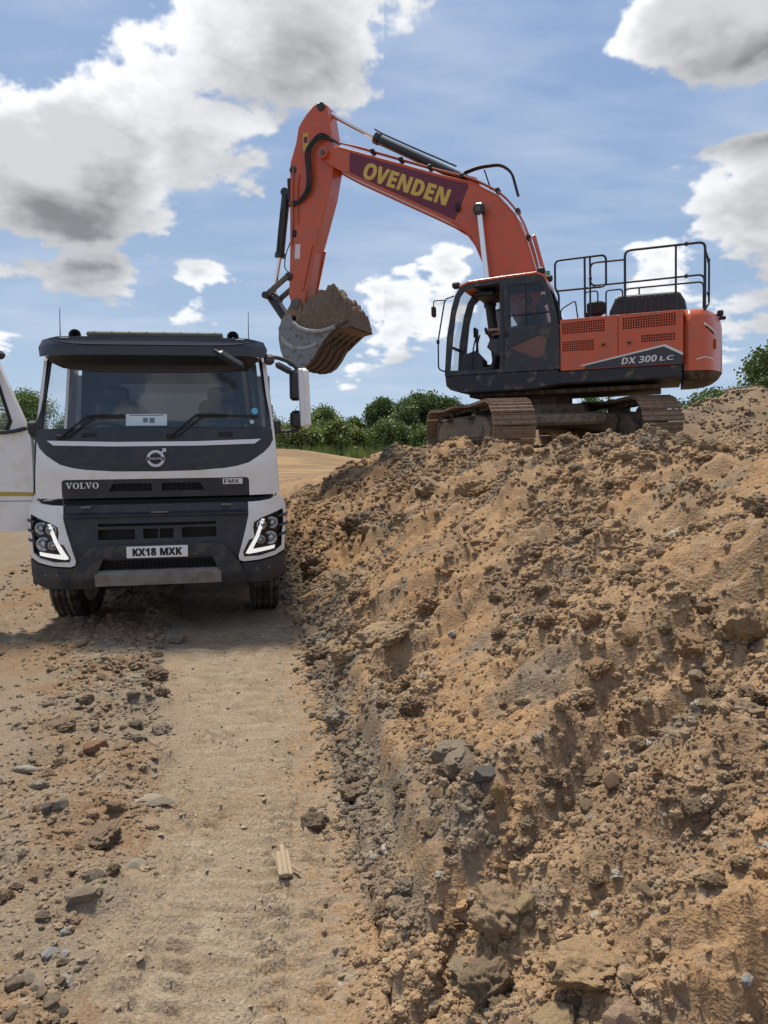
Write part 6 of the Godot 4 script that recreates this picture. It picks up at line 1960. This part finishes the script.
func make_clods() -> void:
	# the lumps large enough to be told apart, one by one
	var meshes := []
	for i in 9:
		meshes.append(rock_mesh(400 + i, 3 if i % 3 else 2, 4))
	var mats := []
	var cols := [Color(0.40, 0.29, 0.18), Color(0.31, 0.22, 0.14), Color(0.30, 0.245, 0.185), Color(0.45, 0.35, 0.235), Color(0.27, 0.195, 0.13), Color(0.36, 0.265, 0.17), Color(0.42, 0.275, 0.155), Color(0.34, 0.285, 0.215)]
	var tones := ["ochre", "brown", "grey-brown", "pale tan", "dark brown", "tan", "orange-brown", "dusty grey"]
	for c in cols:
		mats.append(tinted(c))
	var r := RandomNumberGenerator.new()
	r.seed = 77
	var placed := []
	var kinds := [
		["earth_clod", "rounded lump of brown clay lying on the slope of the bank", "clod", "clods on the bank slope", 190],
		["toe_clod", "grey-brown clod fallen along the foot of the cut bank", "clod", "clods along the foot of the bank", 60],
		["ridge_clod", "dull brown clod on the loose ridge beside the packed track", "clod", "clods on the loose ridge", 50]]
	for q in kinds.size():
		var K: Array = kinds[q]
		var done := 0
		var tries := 0
		while done < K[4] and tries < 6000:
			tries += 1
			var d := exp(r.randf_range(log(1.75), log(10.5)))
			var w: float = r.randf_range(0.3, 3.3) if q == 0 else r.randf_range(0.0, 0.5) if q == 1 else -r.randf_range(0.9, 3.2)
			var x := w + toe(d)
			if absf(x) > 0.56 * d + 0.35:
				continue
			if q == 2 and (crumb_share(w, d, x, 1) < 0.35 or d > 7.3):
				continue
			if q == 0 and crumb_share(w, d, x, 0) < 0.30:
				continue
			var s := d * r.randf_range(0.014, 0.021) * pow(maxf(r.randf(), 0.03), -0.28)
			if q == 2:
				s *= 0.8
			if w > 2.2:
				s = minf(s, 0.12)
			var ok := true
			for o in placed:
				if Vector2(o.x - x, o.y - d).length() < (o.z + s) * 0.55:
					ok = false
					break
			if not ok:
				continue
			placed.append(Vector3(x, d, s))
			done += 1
			var flat := r.randf_range(0.6, 0.9)
			var bs := any_turn(r, 0.5) * Basis.from_scale(V(s * r.randf_range(0.9, 1.4), s * flat, s * r.randf_range(0.85, 1.15)))
			var here := soil_color(x, d, height(x, d)) * r.randf_range(0.85, 1.12)
			var mi := 0
			for z in cols.size():
				if absf(cols[z].r - here.r) + absf(cols[z].b - here.b) < absf(cols[mi].r - here.r) + absf(cols[mi].b - here.b):
					mi = z
			var o := part(self, K[0], meshes[r.randi() % meshes.size()], mats[mi], Transform3D(bs, V(x, height(x, d) + s * flat * 0.06, -d)))
			var size := "small" if s < 0.06 else "fist-sized" if s < 0.11 else "large"
			var spot := "on the bank near its crest" if w > 2.2 else "halfway up the bank slope" if w > 1.1 else "low on the bank slope"
			if q == 1:
				spot = "at the foot of the bank by its near end" if d < 2.6 else "at the foot of the bank below the straight cut" if d < 5.5 else "at the foot of the bank towards the truck"
			elif q == 2:
				spot = "on the loose ridge by the pebble heap" if d < 2.9 else "on the loose ridge near the brick piece" if d < 5.0 else "on the loose ridge towards the truck"
			tag(o, "%s %s clay lump %s" % [size, tones[mi], spot], K[2], K[3])

# stones and lumps that stand out: name, label, category, x, d, width, height, depth, style, colour, turn
func make_stones() -> void:
	var k := 0
	for q in STONES:
		k += 1
		var c := Color(q[9][0], q[9][1], q[9][2]).lerp(Color(0.34, 0.26, 0.175), 0.28 if q[9][2] < 0.4 else 0.12)
		var x: float = q[3]
		var d: float = q[4]
		var bs := Basis(Vector3.UP, q[10]) * Basis.from_scale(V(q[5], q[6], q[7]))
		var o := part(self, q[0], rock_mesh(600 + k, 3 if q[8] == 2 else q[8], 4 if q[8] == 2 else 3), tinted(c, 0.8 if q[8] < 2 else 0.95), Transform3D(bs, V(x, height(x, d) + q[6] * 0.20, -d)))
		tag(o, q[1], q[2])
	# heap of pebbles at the near end of the loose ridge
	var r := RandomNumberGenerator.new()
	r.seed = 5
	var pm := [rock_mesh(701, 0, 2), rock_mesh(702, 1, 2), rock_mesh(703, 0, 2)]
	var cm := [tinted(Color(0.36, 0.28, 0.20), 0.8), tinted(Color(0.22, 0.19, 0.155), 0.8), tinted(Color(0.42, 0.36, 0.28), 0.8)]
	for i in 26:
		var d := r.randf_range(2.02, 2.42)
		var x := r.randf_range(-1.22, -0.86) - (d - 2.02) * 0.35
		var s := r.randf_range(0.026, 0.05)
		var o := part(self, "pebble", pm[i % 3], cm[r.randi() % 3], Transform3D(any_turn(r, 0.6) * Basis.from_scale(V(s * 1.25, s * 0.7, s)), V(x, height(x, d) + s * 0.16, -d)))
		tag(o, "pebble in the small heap at the near end of the loose ridge", "pebble", "heap of pebbles on the loose ridge")
	# split billet of wood lying on the track
	var sx := -0.42
	var sdist := 3.12
	var wood := thing("wood_billet", "splintered pale wooden stake end lying on the packed track", "wood", Transform3D(Basis(Vector3.UP, 0.14) * Basis.from_scale(Vector3.ONE * 0.82), V(sx, height(sx, sdist) + 0.012, -sdist)))
	for q in [[V(-0.020, 0.006, 0.12), V(-0.034, 0.010, -0.10), 0.026, 0.022], [V(0.004, 0.012, 0.13), V(-0.016, 0.014, -0.16), 0.026, 0.028], [V(0.028, 0.006, 0.12), V(0.010, 0.008, -0.11), 0.022, 0.020], [V(-0.030, 0.004, 0.0), V(-0.066, 0.010, -0.10), 0.012, 0.010], [V(0.024, 0.006, 0.02), V(0.080, 0.002, 0.09), 0.014, 0.012], [V(-0.008, 0.024, 0.09), V(-0.02, 0.026, -0.07), 0.010, 0.009]]:
		part(wood, "splinter", mb().bar(q[0], q[1], q[2], q[3], 0.004), M.wood)

# ------------------------------------------------------------------ trees
func leaf_spray(sd: int, count: int, leaf: float) -> ArrayMesh:
	var r := RandomNumberGenerator.new()
	r.seed = sd
	var m := mb()
	for i in count:
		var p := V(r.randfn(), r.randfn() * 0.8, r.randfn()) * 0.42
		var a := V(r.randfn(), r.randfn() * 0.6, r.randfn()).normalized() * leaf
		var b := a.cross(V(r.randfn(), r.randfn() + 1.5, r.randfn())).normalized() * leaf * 0.45
		m.tri(p - a * 0.5, p + b, p + a * 0.6)
		m.tri(p - a * 0.5, p + a * 0.6, p - b)
	return m.mesh()

func make_tree(called: String, label: String, category: String, group: String, x: float, d: float, h: float, rad: float, n: int, col: Color, sd: int, stem := 0.25, leaf := 1.0) -> void:
	var y0 := height(x, d) - 0.05
	var t := thing(called, label, category, T(x, y0, -d), group)
	var r := RandomNumberGenerator.new()
	r.seed = sd
	# trunk and limbs
	var wood := mb()
	var lean := V(r.randf_range(-0.06, 0.06) * h, 0, r.randf_range(-0.06, 0.06) * h)
	wood.tube([V(0, 0, 0), lean * 0.3 + V(0, h * 0.3, 0), lean + V(0, h * 0.75, 0)], [0.035 * h, 0.026 * h, 0.008 * h], 7)
	# crown: clumps round limb ends
	var clumps := []
	var nc := 9 + int(rad * 4.0)
	for i in nc:
		var a := r.randf() * TAU
		var u := r.randf()
		var yy := lerpf(stem, 0.94, pow(u, 0.8))
		var rr := rad * sin(PI * clampf(0.18 + 0.78 * (yy - stem) / (1.0 - stem), 0.0, 1.0)) * sqrt(r.randf()) * 0.95
		var c := lean * yy + V(cos(a) * rr, yy * h, sin(a) * rr)
		var cr := rad * r.randf_range(0.22, 0.46)
		if c.y + cr > h:
			c.y = h - cr * 0.8
		clumps.append([c, cr])
		var s := lean * yy * 0.5 + V(0, maxf(0.1, c.y - 0.5 * rr - 0.15 * h), 0)
		wood.tube([s, s.lerp(c, 0.5) + V(0, 0.05 * h, 0), c], [0.010 * h, 0.007 * h, 0.003 * h], 5)
	part(t, "trunk", wood, M.bark)
	var mm := MultiMesh.new()
	mm.transform_format = MultiMesh.TRANSFORM_3D
	mm.use_colors = true
	mm.mesh = M.sprays[sd % 3]
	mm.instance_count = n
	var buf := PackedFloat32Array()
	for i in n:
		var q: Array = clumps[r.randi() % clumps.size()]
		var dir := V(r.randfn(), r.randfn() * 0.85, r.randfn()).normalized()
		var p: Vector3 = q[0] + dir * q[1] * pow(r.randf(), 0.45) * (0.85 + 0.35 * r.randf())
		if p.y < 0.05:
			p.y = 0.05 + r.randf() * 0.3
		var s := r.randf_range(0.30, 0.55) * leaf
		var bs := Basis(V(r.randfn(), r.randfn(), r.randfn()).normalized(), r.randf() * TAU) * Basis.from_scale(Vector3.ONE * s)
		var k := r.randf_range(0.62, 1.45)
		var c := Color(col.r * k * r.randf_range(0.9, 1.15), col.g * k, col.b * k)
		buf.append_array(PackedFloat32Array([bs.x.x, bs.y.x, bs.z.x, p.x, bs.x.y, bs.y.y, bs.z.y, p.y, bs.x.z, bs.y.z, bs.z.z, p.z, c.r, c.g, c.b, 1.0]))
	mm.buffer = buf
	var o := MultiMeshInstance3D.new()
	o.name = "crown"
	o.multimesh = mm
	o.material_override = M.leaf
	o.set_meta("kind", "stuff")
	t.add_child(o, true)

func make_vegetation() -> void:
	M.sprays = [leaf_spray(1, 16, 0.34), leaf_spray(2, 16, 0.30), leaf_spray(3, 18, 0.28)]
	M.leaf = StandardMaterial3D.new()
	M.leaf.vertex_color_use_as_albedo = true
	M.leaf.roughness = 0.6
	M.leaf.cull_mode = BaseMaterial3D.CULL_DISABLED
	M.leaf.backlight_enabled = true
	M.leaf.backlight = Color(0.5, 0.55, 0.3)
	M.bark = paint(lin(0.07, 0.055, 0.042), 0.9)
	var dark := Color(0.10, 0.15, 0.052)
	var mid := Color(0.14, 0.20, 0.062)
	var light := Color(0.20, 0.27, 0.075)
	# x, d, height, radius, sprays, colour
	make_tree("hedge_tree", "broad round-headed tree in the hedge beyond the sandy field, next to the wing mirror", "tree", "trees in the far hedge", -4.9, 59.0, 3.5, 2.0, 1500, mid, 11)
	make_tree("hedge_tree", "low round tree between two taller ones in the far hedge", "tree", "trees in the far hedge", -2.7, 61.0, 2.7, 1.5, 1100, mid, 12)
	make_tree("hedge_tree", "tall tree with a loose feathery top in the far hedge", "tree", "trees in the far hedge", 0.1, 60.0, 4.2, 1.5, 1500, dark, 13)
	make_tree("hedge_tree", "dense dark tree beside the tallest one in the far hedge", "tree", "trees in the far hedge", 1.6, 57.0, 4.0, 1.5, 1500, dark, 14)
	make_tree("hedge_tree", "tallest dark tree of the far hedge, just left of the excavator track", "tree", "trees in the far hedge", 3.2, 58.0, 5.1, 1.7, 2000, dark, 15)
	make_tree("hedge_tree", "dark tree partly hidden behind the excavator track", "tree", "trees in the far hedge", 5.2, 59.0, 4.2, 1.8, 1500, dark, 16)
	make_tree("hedge_tree", "tree seen between the open truck door and the cab", "tree", "trees in the far hedge", -28.2, 60.0, 4.8, 2.6, 1800, mid, 17)
	for i in 4:
		make_tree("hedge_tree", "tree of the far hedge beyond the truck cab", "tree", "trees in the far hedge", -24.0 + 4.6 * i, 61.0, 3.4 + 0.4 * (i % 3), 2.0, 700, mid, 20 + i)
	for i in 4:
		make_tree("hedge_tree", "tree of the far hedge beyond the excavator house", "tree", "trees in the far hedge", 8.4 + 3.9 * i, 60.0, 3.6 + 0.5 * (i % 3), 2.2, 600, dark, 40 + i)
	# leafy bushes in front of the trees
	for i in 13:
		var tint: String = ["pale green", "mid green", "olive green", "yellow-green"][(i * 5) % 4] if i < 8 else ["mid green", "dark green", "blue-green"][i % 3]
		make_tree("field_bush", "%s %s bush along the edge of the sandy field, %s" % ["taller" if (i * 7) % 4 > 1 else "low", tint, "left of the dark trees" if i < 8 else "below the dark trees"], "bush", "bushes along the field edge", -9.2 + 1.02 * i, 52.5 + 1.3 * (i % 3), 1.9 + 0.35 * ((i * 7) % 4) / 2.0, 1.05, 620, [light, mid, Color(0.15, 0.185, 0.05), Color(0.20, 0.235, 0.085)][(i * 5) % 4] if i < 8 else [mid, dark, Color(0.10, 0.15, 0.06)][i % 3], 60 + i, 0.0, 0.8 + 0.12 * (i % 4))
	# nearer trees behind the spoil heap
	make_tree("leafy_tree", "large leafy tree rising behind the grey spoil heap right of the excavator", "tree", "", 16.6, 30.0, 4.8, 3.2, 5200, dark, 81, 0.08, 0.75)
	make_tree("leafy_tree", "smaller leafy tree between the counterweight and the large tree", "tree", "", 13.4, 29.5, 3.2, 1.8, 2600, dark, 82, 0.05, 0.75)
	make_tree("leafy_tree", "low dark shrub just behind the excavator counterweight", "shrub", "", 10.9, 26.5, 2.6, 1.4, 1600, dark, 83, 0.0, 0.7)
	# rough grass under the hedge
	var r := RandomNumberGenerator.new()
	r.seed = 9
	var blade := mb()
	for i in 7:
		var a := r.randf() * TAU
		var o := V(cos(a), 0, sin(a)) * r.randf() * 0.25
		var tip := o + V(r.randfn() * 0.15, r.randf_range(0.5, 1.0), r.randfn() * 0.15)
		var sd := V(-sin(a), 0, cos(a)) * 0.035
		blade.tri(o - sd, o + sd, tip)
	var mm := MultiMesh.new()
	mm.transform_format = MultiMesh.TRANSFORM_3D
	mm.use_colors = true
	mm.mesh = blade.mesh()
	var buf := PackedFloat32Array()
	var n := 7000
	mm.instance_count = n
	for i in n:
		var x := r.randf_range(-34.0, 34.0)
		var d := r.randf_range(49.5, 58.0) + 1.5 * g_mid.get_noise_2d(x * 0.2, 3.0)
		var s := r.randf_range(0.5, 1.15)
		var bs := Basis(Vector3.UP, r.randf() * TAU) * Basis.from_scale(V(1, s, 1))
		var k := r.randf_range(0.7, 1.25)
		buf.append_array(PackedFloat32Array([bs.x.x, bs.y.x, bs.z.x, x, bs.x.y, bs.y.y, bs.z.y, height(x, d), bs.x.z, bs.y.z, bs.z.z, -d, 0.19 * k, 0.24 * k, 0.07 * k, 1.0]))
	mm.buffer = buf
	var g := MultiMeshInstance3D.new()
	g.name = "rough_grass"
	g.multimesh = mm
	g.material_override = M.leaf
	add_child(g, true)
	tag(g, "rough green grass growing under the far hedge", "grass", "", "stuff")

# ------------------------------------------------------------------ operator
func capsule_d(p: Vector3, b: Array) -> float:
	var a: Vector3 = b[0]
	var ab: Vector3 = b[1] - a
	var t := clampf((p - a).dot(ab) / maxf(ab.length_squared(), 1e-9), 0.0, 1.0)
	return (p - a - ab * t).length() - lerpf(b[2], b[3], t)

# smooth union of tapered capsules [a, b, ra, rb, colour], meshed as surface nets
func flesh(m: MB, bones: Array, cell: float, k: float) -> void:
	var field := {}
	var cells := {}
	for b in bones:
		var pad := maxf(b[2], b[3]) + cell * 2.5
		var lo: Vector3 = (b[0] as Vector3).min(b[1]) - Vector3.ONE * pad
		var hi: Vector3 = (b[0] as Vector3).max(b[1]) + Vector3.ONE * pad
		for i in range(int(floor(lo.x / cell)), int(ceil(hi.x / cell)) + 1):
			for j in range(int(floor(lo.y / cell)), int(ceil(hi.y / cell)) + 1):
				for l in range(int(floor(lo.z / cell)), int(ceil(hi.z / cell)) + 1):
					cells[Vector3i(i, j, l)] = true
	for c: Vector3i in cells:
		var p := Vector3(c) * cell
		var s := 0.0
		for b in bones:
			s += exp(-capsule_d(p, b) / k)
		field[c] = -k * log(maxf(s, 1e-30))
	var verts := {}
	var cols := {}
	var corner := [Vector3i(0, 0, 0), Vector3i(1, 0, 0), Vector3i(0, 1, 0), Vector3i(1, 1, 0), Vector3i(0, 0, 1), Vector3i(1, 0, 1), Vector3i(0, 1, 1), Vector3i(1, 1, 1)]
	var edges := [[0, 1], [2, 3], [4, 5], [6, 7], [0, 2], [1, 3], [4, 6], [5, 7], [0, 4], [1, 5], [2, 6], [3, 7]]
	for c: Vector3i in cells:
		var f := []
		var full := true
		for o in corner:
			if not field.has(c + o):
				full = false
				break
			f.append(field[c + o])
		if not full:
			continue
		var sum := Vector3.ZERO
		var n := 0
		for e in edges:
			var fa: float = f[e[0]]
			var fb: float = f[e[1]]
			if (fa < 0.0) != (fb < 0.0):
				var t := fa / (fa - fb)
				sum += (Vector3(c + corner[e[0]]) * (1.0 - t) + Vector3(c + corner[e[1]]) * t)
				n += 1
		if n > 0:
			var p := sum / n * cell
			verts[c] = p
			var best := 1e9
			for b in bones:
				var dd := capsule_d(p, b)
				if dd < best:
					best = dd
					cols[c] = b[4]
	var nor := {}
	for c: Vector3i in verts:
		var g := Vector3.ZERO
		for o in corner:
			var fo: float = field[c + o]
			g += Vector3(o * 2 - Vector3i.ONE) * fo
		nor[c] = g.normalized()
	var ax := [Vector3i(1, 0, 0), Vector3i(0, 1, 0), Vector3i(0, 0, 1)]
	for c: Vector3i in verts:
		for a in 3:
			var u: Vector3i = ax[(a + 1) % 3]
			var w: Vector3i = ax[(a + 2) % 3]
			if not field.has(c + ax[a]) or not (verts.has(c - u) and verts.has(c - w) and verts.has(c - u - w)):
				continue
			var f0: float = field[c]
			var f1: float = field[c + ax[a]]
			if (f0 < 0.0) == (f1 < 0.0):
				continue
			var q := [c, c - u, c - u - w, c - w]
			if f0 > 0.0:
				q.reverse()
			for t in [[0, 1, 2], [0, 2, 3]]:
				var A: Vector3 = verts[q[t[0]]]
				var B: Vector3 = verts[q[t[1]]]
				var C: Vector3 = verts[q[t[2]]]
				if (B - A).cross(C - A).dot(nor[q[t[0]]]) < 0.0:
					m.trin(A, C, B, nor[q[t[0]]], nor[q[t[2]]], nor[q[t[1]]])
					if m.v.size() > m.c.size():
						m.c.append(cols[q[t[0]]]); m.c.append(cols[q[t[1]]]); m.c.append(cols[q[t[2]]])
				else:
					m.trin(A, B, C, nor[q[t[0]]], nor[q[t[1]]], nor[q[t[2]]])
					if m.v.size() > m.c.size():
						m.c.append(cols[q[t[0]]]); m.c.append(cols[q[t[2]]]); m.c.append(cols[q[t[1]]])

func make_operator(at: Transform3D) -> void:
	var skin := Color(0.42, 0.235, 0.16)
	var shirt := Color(0.055, 0.065, 0.085)
	var trousers := Color(0.03, 0.035, 0.05)
	var boot := Color(0.04, 0.03, 0.022)
	var hair := Color(0.04, 0.028, 0.02)
	var hip := V(-0.02, 2.10, 1.0)
	var m := mb()
	var body := [
		[hip + V(0, 0, -0.08), hip + V(0, 0, 0.08), 0.125, 0.125, trousers], [hip, V(0.03, 2.36, 1.0), 0.135, 0.145, shirt], [V(0.04, 2.46, 0.90), V(0.04, 2.46, 1.10), 0.125, 0.125, shirt],
		[V(0.04, 2.54, 0.86), V(0.04, 2.54, 1.14), 0.07, 0.07, shirt], [V(0.03, 2.56, 1.0), V(0.0, 2.68, 1.0), 0.058, 0.055, skin],
		[V(0.03, 2.52, 1.17), V(-0.10, 2.30, 1.27), 0.062, 0.050, shirt], [V(-0.10, 2.30, 1.27), V(-0.30, 2.285, 1.27), 0.048, 0.044, skin], [V(-0.30, 2.285, 1.27), V(-0.60, 2.30, 1.30), 0.043, 0.030, skin],
		[V(0.03, 2.52, 0.83), V(-0.08, 2.28, 0.73), 0.062, 0.050, shirt], [V(-0.08, 2.28, 0.73), V(-0.30, 2.27, 0.70), 0.048, 0.044, skin], [V(-0.30, 2.27, 0.70), V(-0.60, 2.30, 0.69), 0.043, 0.030, skin],
		[hip + V(0, -0.01, 0.10), V(-0.46, 2.12, 1.13), 0.095, 0.070, trousers], [V(-0.46, 2.12, 1.13), V(-0.62, 1.68, 1.13), 0.066, 0.048, trousers], [V(-0.62, 1.62, 1.13), V(-0.82, 1.60, 1.13), 0.050, 0.040, boot],
		[hip + V(0, -0.01, -0.10), V(-0.46, 2.12, 0.88), 0.095, 0.070, trousers], [V(-0.46, 2.12, 0.88), V(-0.62, 1.68, 0.88), 0.066, 0.048, trousers], [V(-0.62, 1.62, 0.88), V(-0.82, 1.60, 0.88), 0.050, 0.040, boot]]
	flesh(m, body, 0.026, 0.012)
	var hc := V(-0.03, 2.78, 1.0)
	var head := [[hc + V(0.02, 0.03, 0), hc + V(0.0, -0.01, 0), 0.088, 0.080, skin], [hc + V(-0.03, -0.05, 0), hc + V(-0.045, -0.085, 0), 0.058, 0.040, skin], [hc + V(-0.082, 0.005, 0), hc + V(-0.103, -0.025, 0), 0.008, 0.013, skin],
		[hc + V(0.0, -0.01, 0.082), hc + V(0.01, -0.04, 0.080), 0.014, 0.012, skin], [hc + V(0.0, -0.01, -0.082), hc + V(0.01, -0.04, -0.080), 0.014, 0.012, skin],
		[hc + V(0.025, 0.055, 0), hc + V(0.05, 0.03, 0), 0.086, 0.084, hair], [hc + V(-0.02, 0.075, 0), hc + V(-0.045, 0.068, 0), 0.058, 0.045, hair],
		[hc + V(-0.080, 0.012, 0.030), hc + V(-0.080, 0.012, 0.034), 0.012, 0.012, Color(0.05, 0.035, 0.03)], [hc + V(-0.080, 0.012, -0.030), hc + V(-0.080, 0.012, -0.034), 0.012, 0.012, Color(0.05, 0.035, 0.03)], [hc + V(-0.083, -0.058, -0.02), hc + V(-0.083, -0.058, 0.02), 0.009, 0.009, Color(0.30, 0.12, 0.10)]]
	flesh(m, head, 0.011, 0.006)
	for z in [1.30, 0.69]:
		var s := 1.0 if z > 1.0 else -1.0
		var palm := V(-0.65, 2.295, z)
		var hand := [[palm + V(0.05, 0, 0), palm + V(-0.02, 0.004, 0.018), 0.030, 0.022, skin], [palm + V(0.02, 0, 0), palm + V(-0.02, 0.0, -0.020), 0.026, 0.021, skin]]
		for i in 4:
			var zz := 0.030 - 0.020 * i
			var l: float = [0.030, 0.036, 0.034, 0.026][i]
			var k0 := palm + V(-0.035, 0.006, zz)
			var k1 := k0 + V(-l, -0.004, 0.0)
			var k2 := k1 + V(-0.004, -0.030, -0.006 * s)
			hand.append([k0, k1, 0.0095, 0.0088, skin])
			hand.append([k1, k2, 0.0088, 0.0075, skin])
		hand.append([palm + V(0.015, -0.004, -0.026 * s), palm + V(-0.020, -0.018, -0.044 * s), 0.012, 0.010, skin])
		hand.append([palm + V(-0.020, -0.018, -0.044 * s), palm + V(-0.050, -0.022, -0.034 * s), 0.0095, 0.008, skin])
		flesh(m, hand, 0.0055, 0.003)
	var mat := paint(Color.WHITE, 0.7)
	mat.vertex_color_use_as_albedo = true
	var o := part(self, "person", m, mat, at)
	tag(o, "person in a dark shirt seated in the excavator cab, hands on the levers", "person")

# ------------------------------------------------------------------ the scene
func _ready() -> void:
	rng.seed = 20
	var cam := Camera3D.new()
	cam.name = "camera"
	cam.fov = 67.3
	cam.near = 0.05
	cam.far = 2000.0
	cam.position = Vector3(0, 1.95, 0)
	cam.rotation_degrees = Vector3(-4.98, 0, 0)
	add_child(cam)
	cam.current = true
	var env := Environment.new()
	env.background_mode = Environment.BG_SKY
	env.sky = make_sky()
	env.tonemap_mode = Environment.TONE_MAPPER_LINEAR
	env.tonemap_exposure = 1.22
	env.ambient_light_source = Environment.AMBIENT_SOURCE_SKY
	env.sdfgi_enabled = true
	env.ssao_enabled = true
	env.ssil_enabled = true
	var we := WorldEnvironment.new()
	we.name = "world_environment"
	we.environment = env
	add_child(we)
	var sun := DirectionalLight3D.new()
	sun.name = "sun"
	sun.light_color = Color(1.0, 0.96, 0.89)
	sun.light_energy = 1.3
	sun.light_angular_distance = 9.0
	sun.shadow_enabled = true
	sun.look_at_from_position(sun_dir * 50.0, Vector3.ZERO)
	add_child(sun)
	M.soil = soil_material()
	make_terrain()
	truck_materials()
	make_truck()
	excavator_materials()
	var ex := make_excavator()
	make_soil_load(ex)
	make_operator(ex)
	M.stone = stone_material()
	M.crumb = StandardMaterial3D.new()
	M.crumb.vertex_color_use_as_albedo = true
	M.crumb.roughness = 0.95
	M.crumb.metallic_specular = 0.25
	M.crumb.uv1_triplanar = true
	M.crumb.uv1_scale = Vector3.ONE * 1.5
	M.crumb.albedo_texture = M.stone.albedo_texture
	M.wood = worn(noise_img(fnl(FastNoiseLite.TYPE_SIMPLEX_SMOOTH, 0.05, 41, 4, 0.6), 256, 0.0, 1.0), Color(0.36, 0.285, 0.19), Color(0.20, 0.15, 0.10), 0.45, 0.85, 9.0)
	make_clods()
	make_stones()
	make_crumbs()
	make_vegetation()
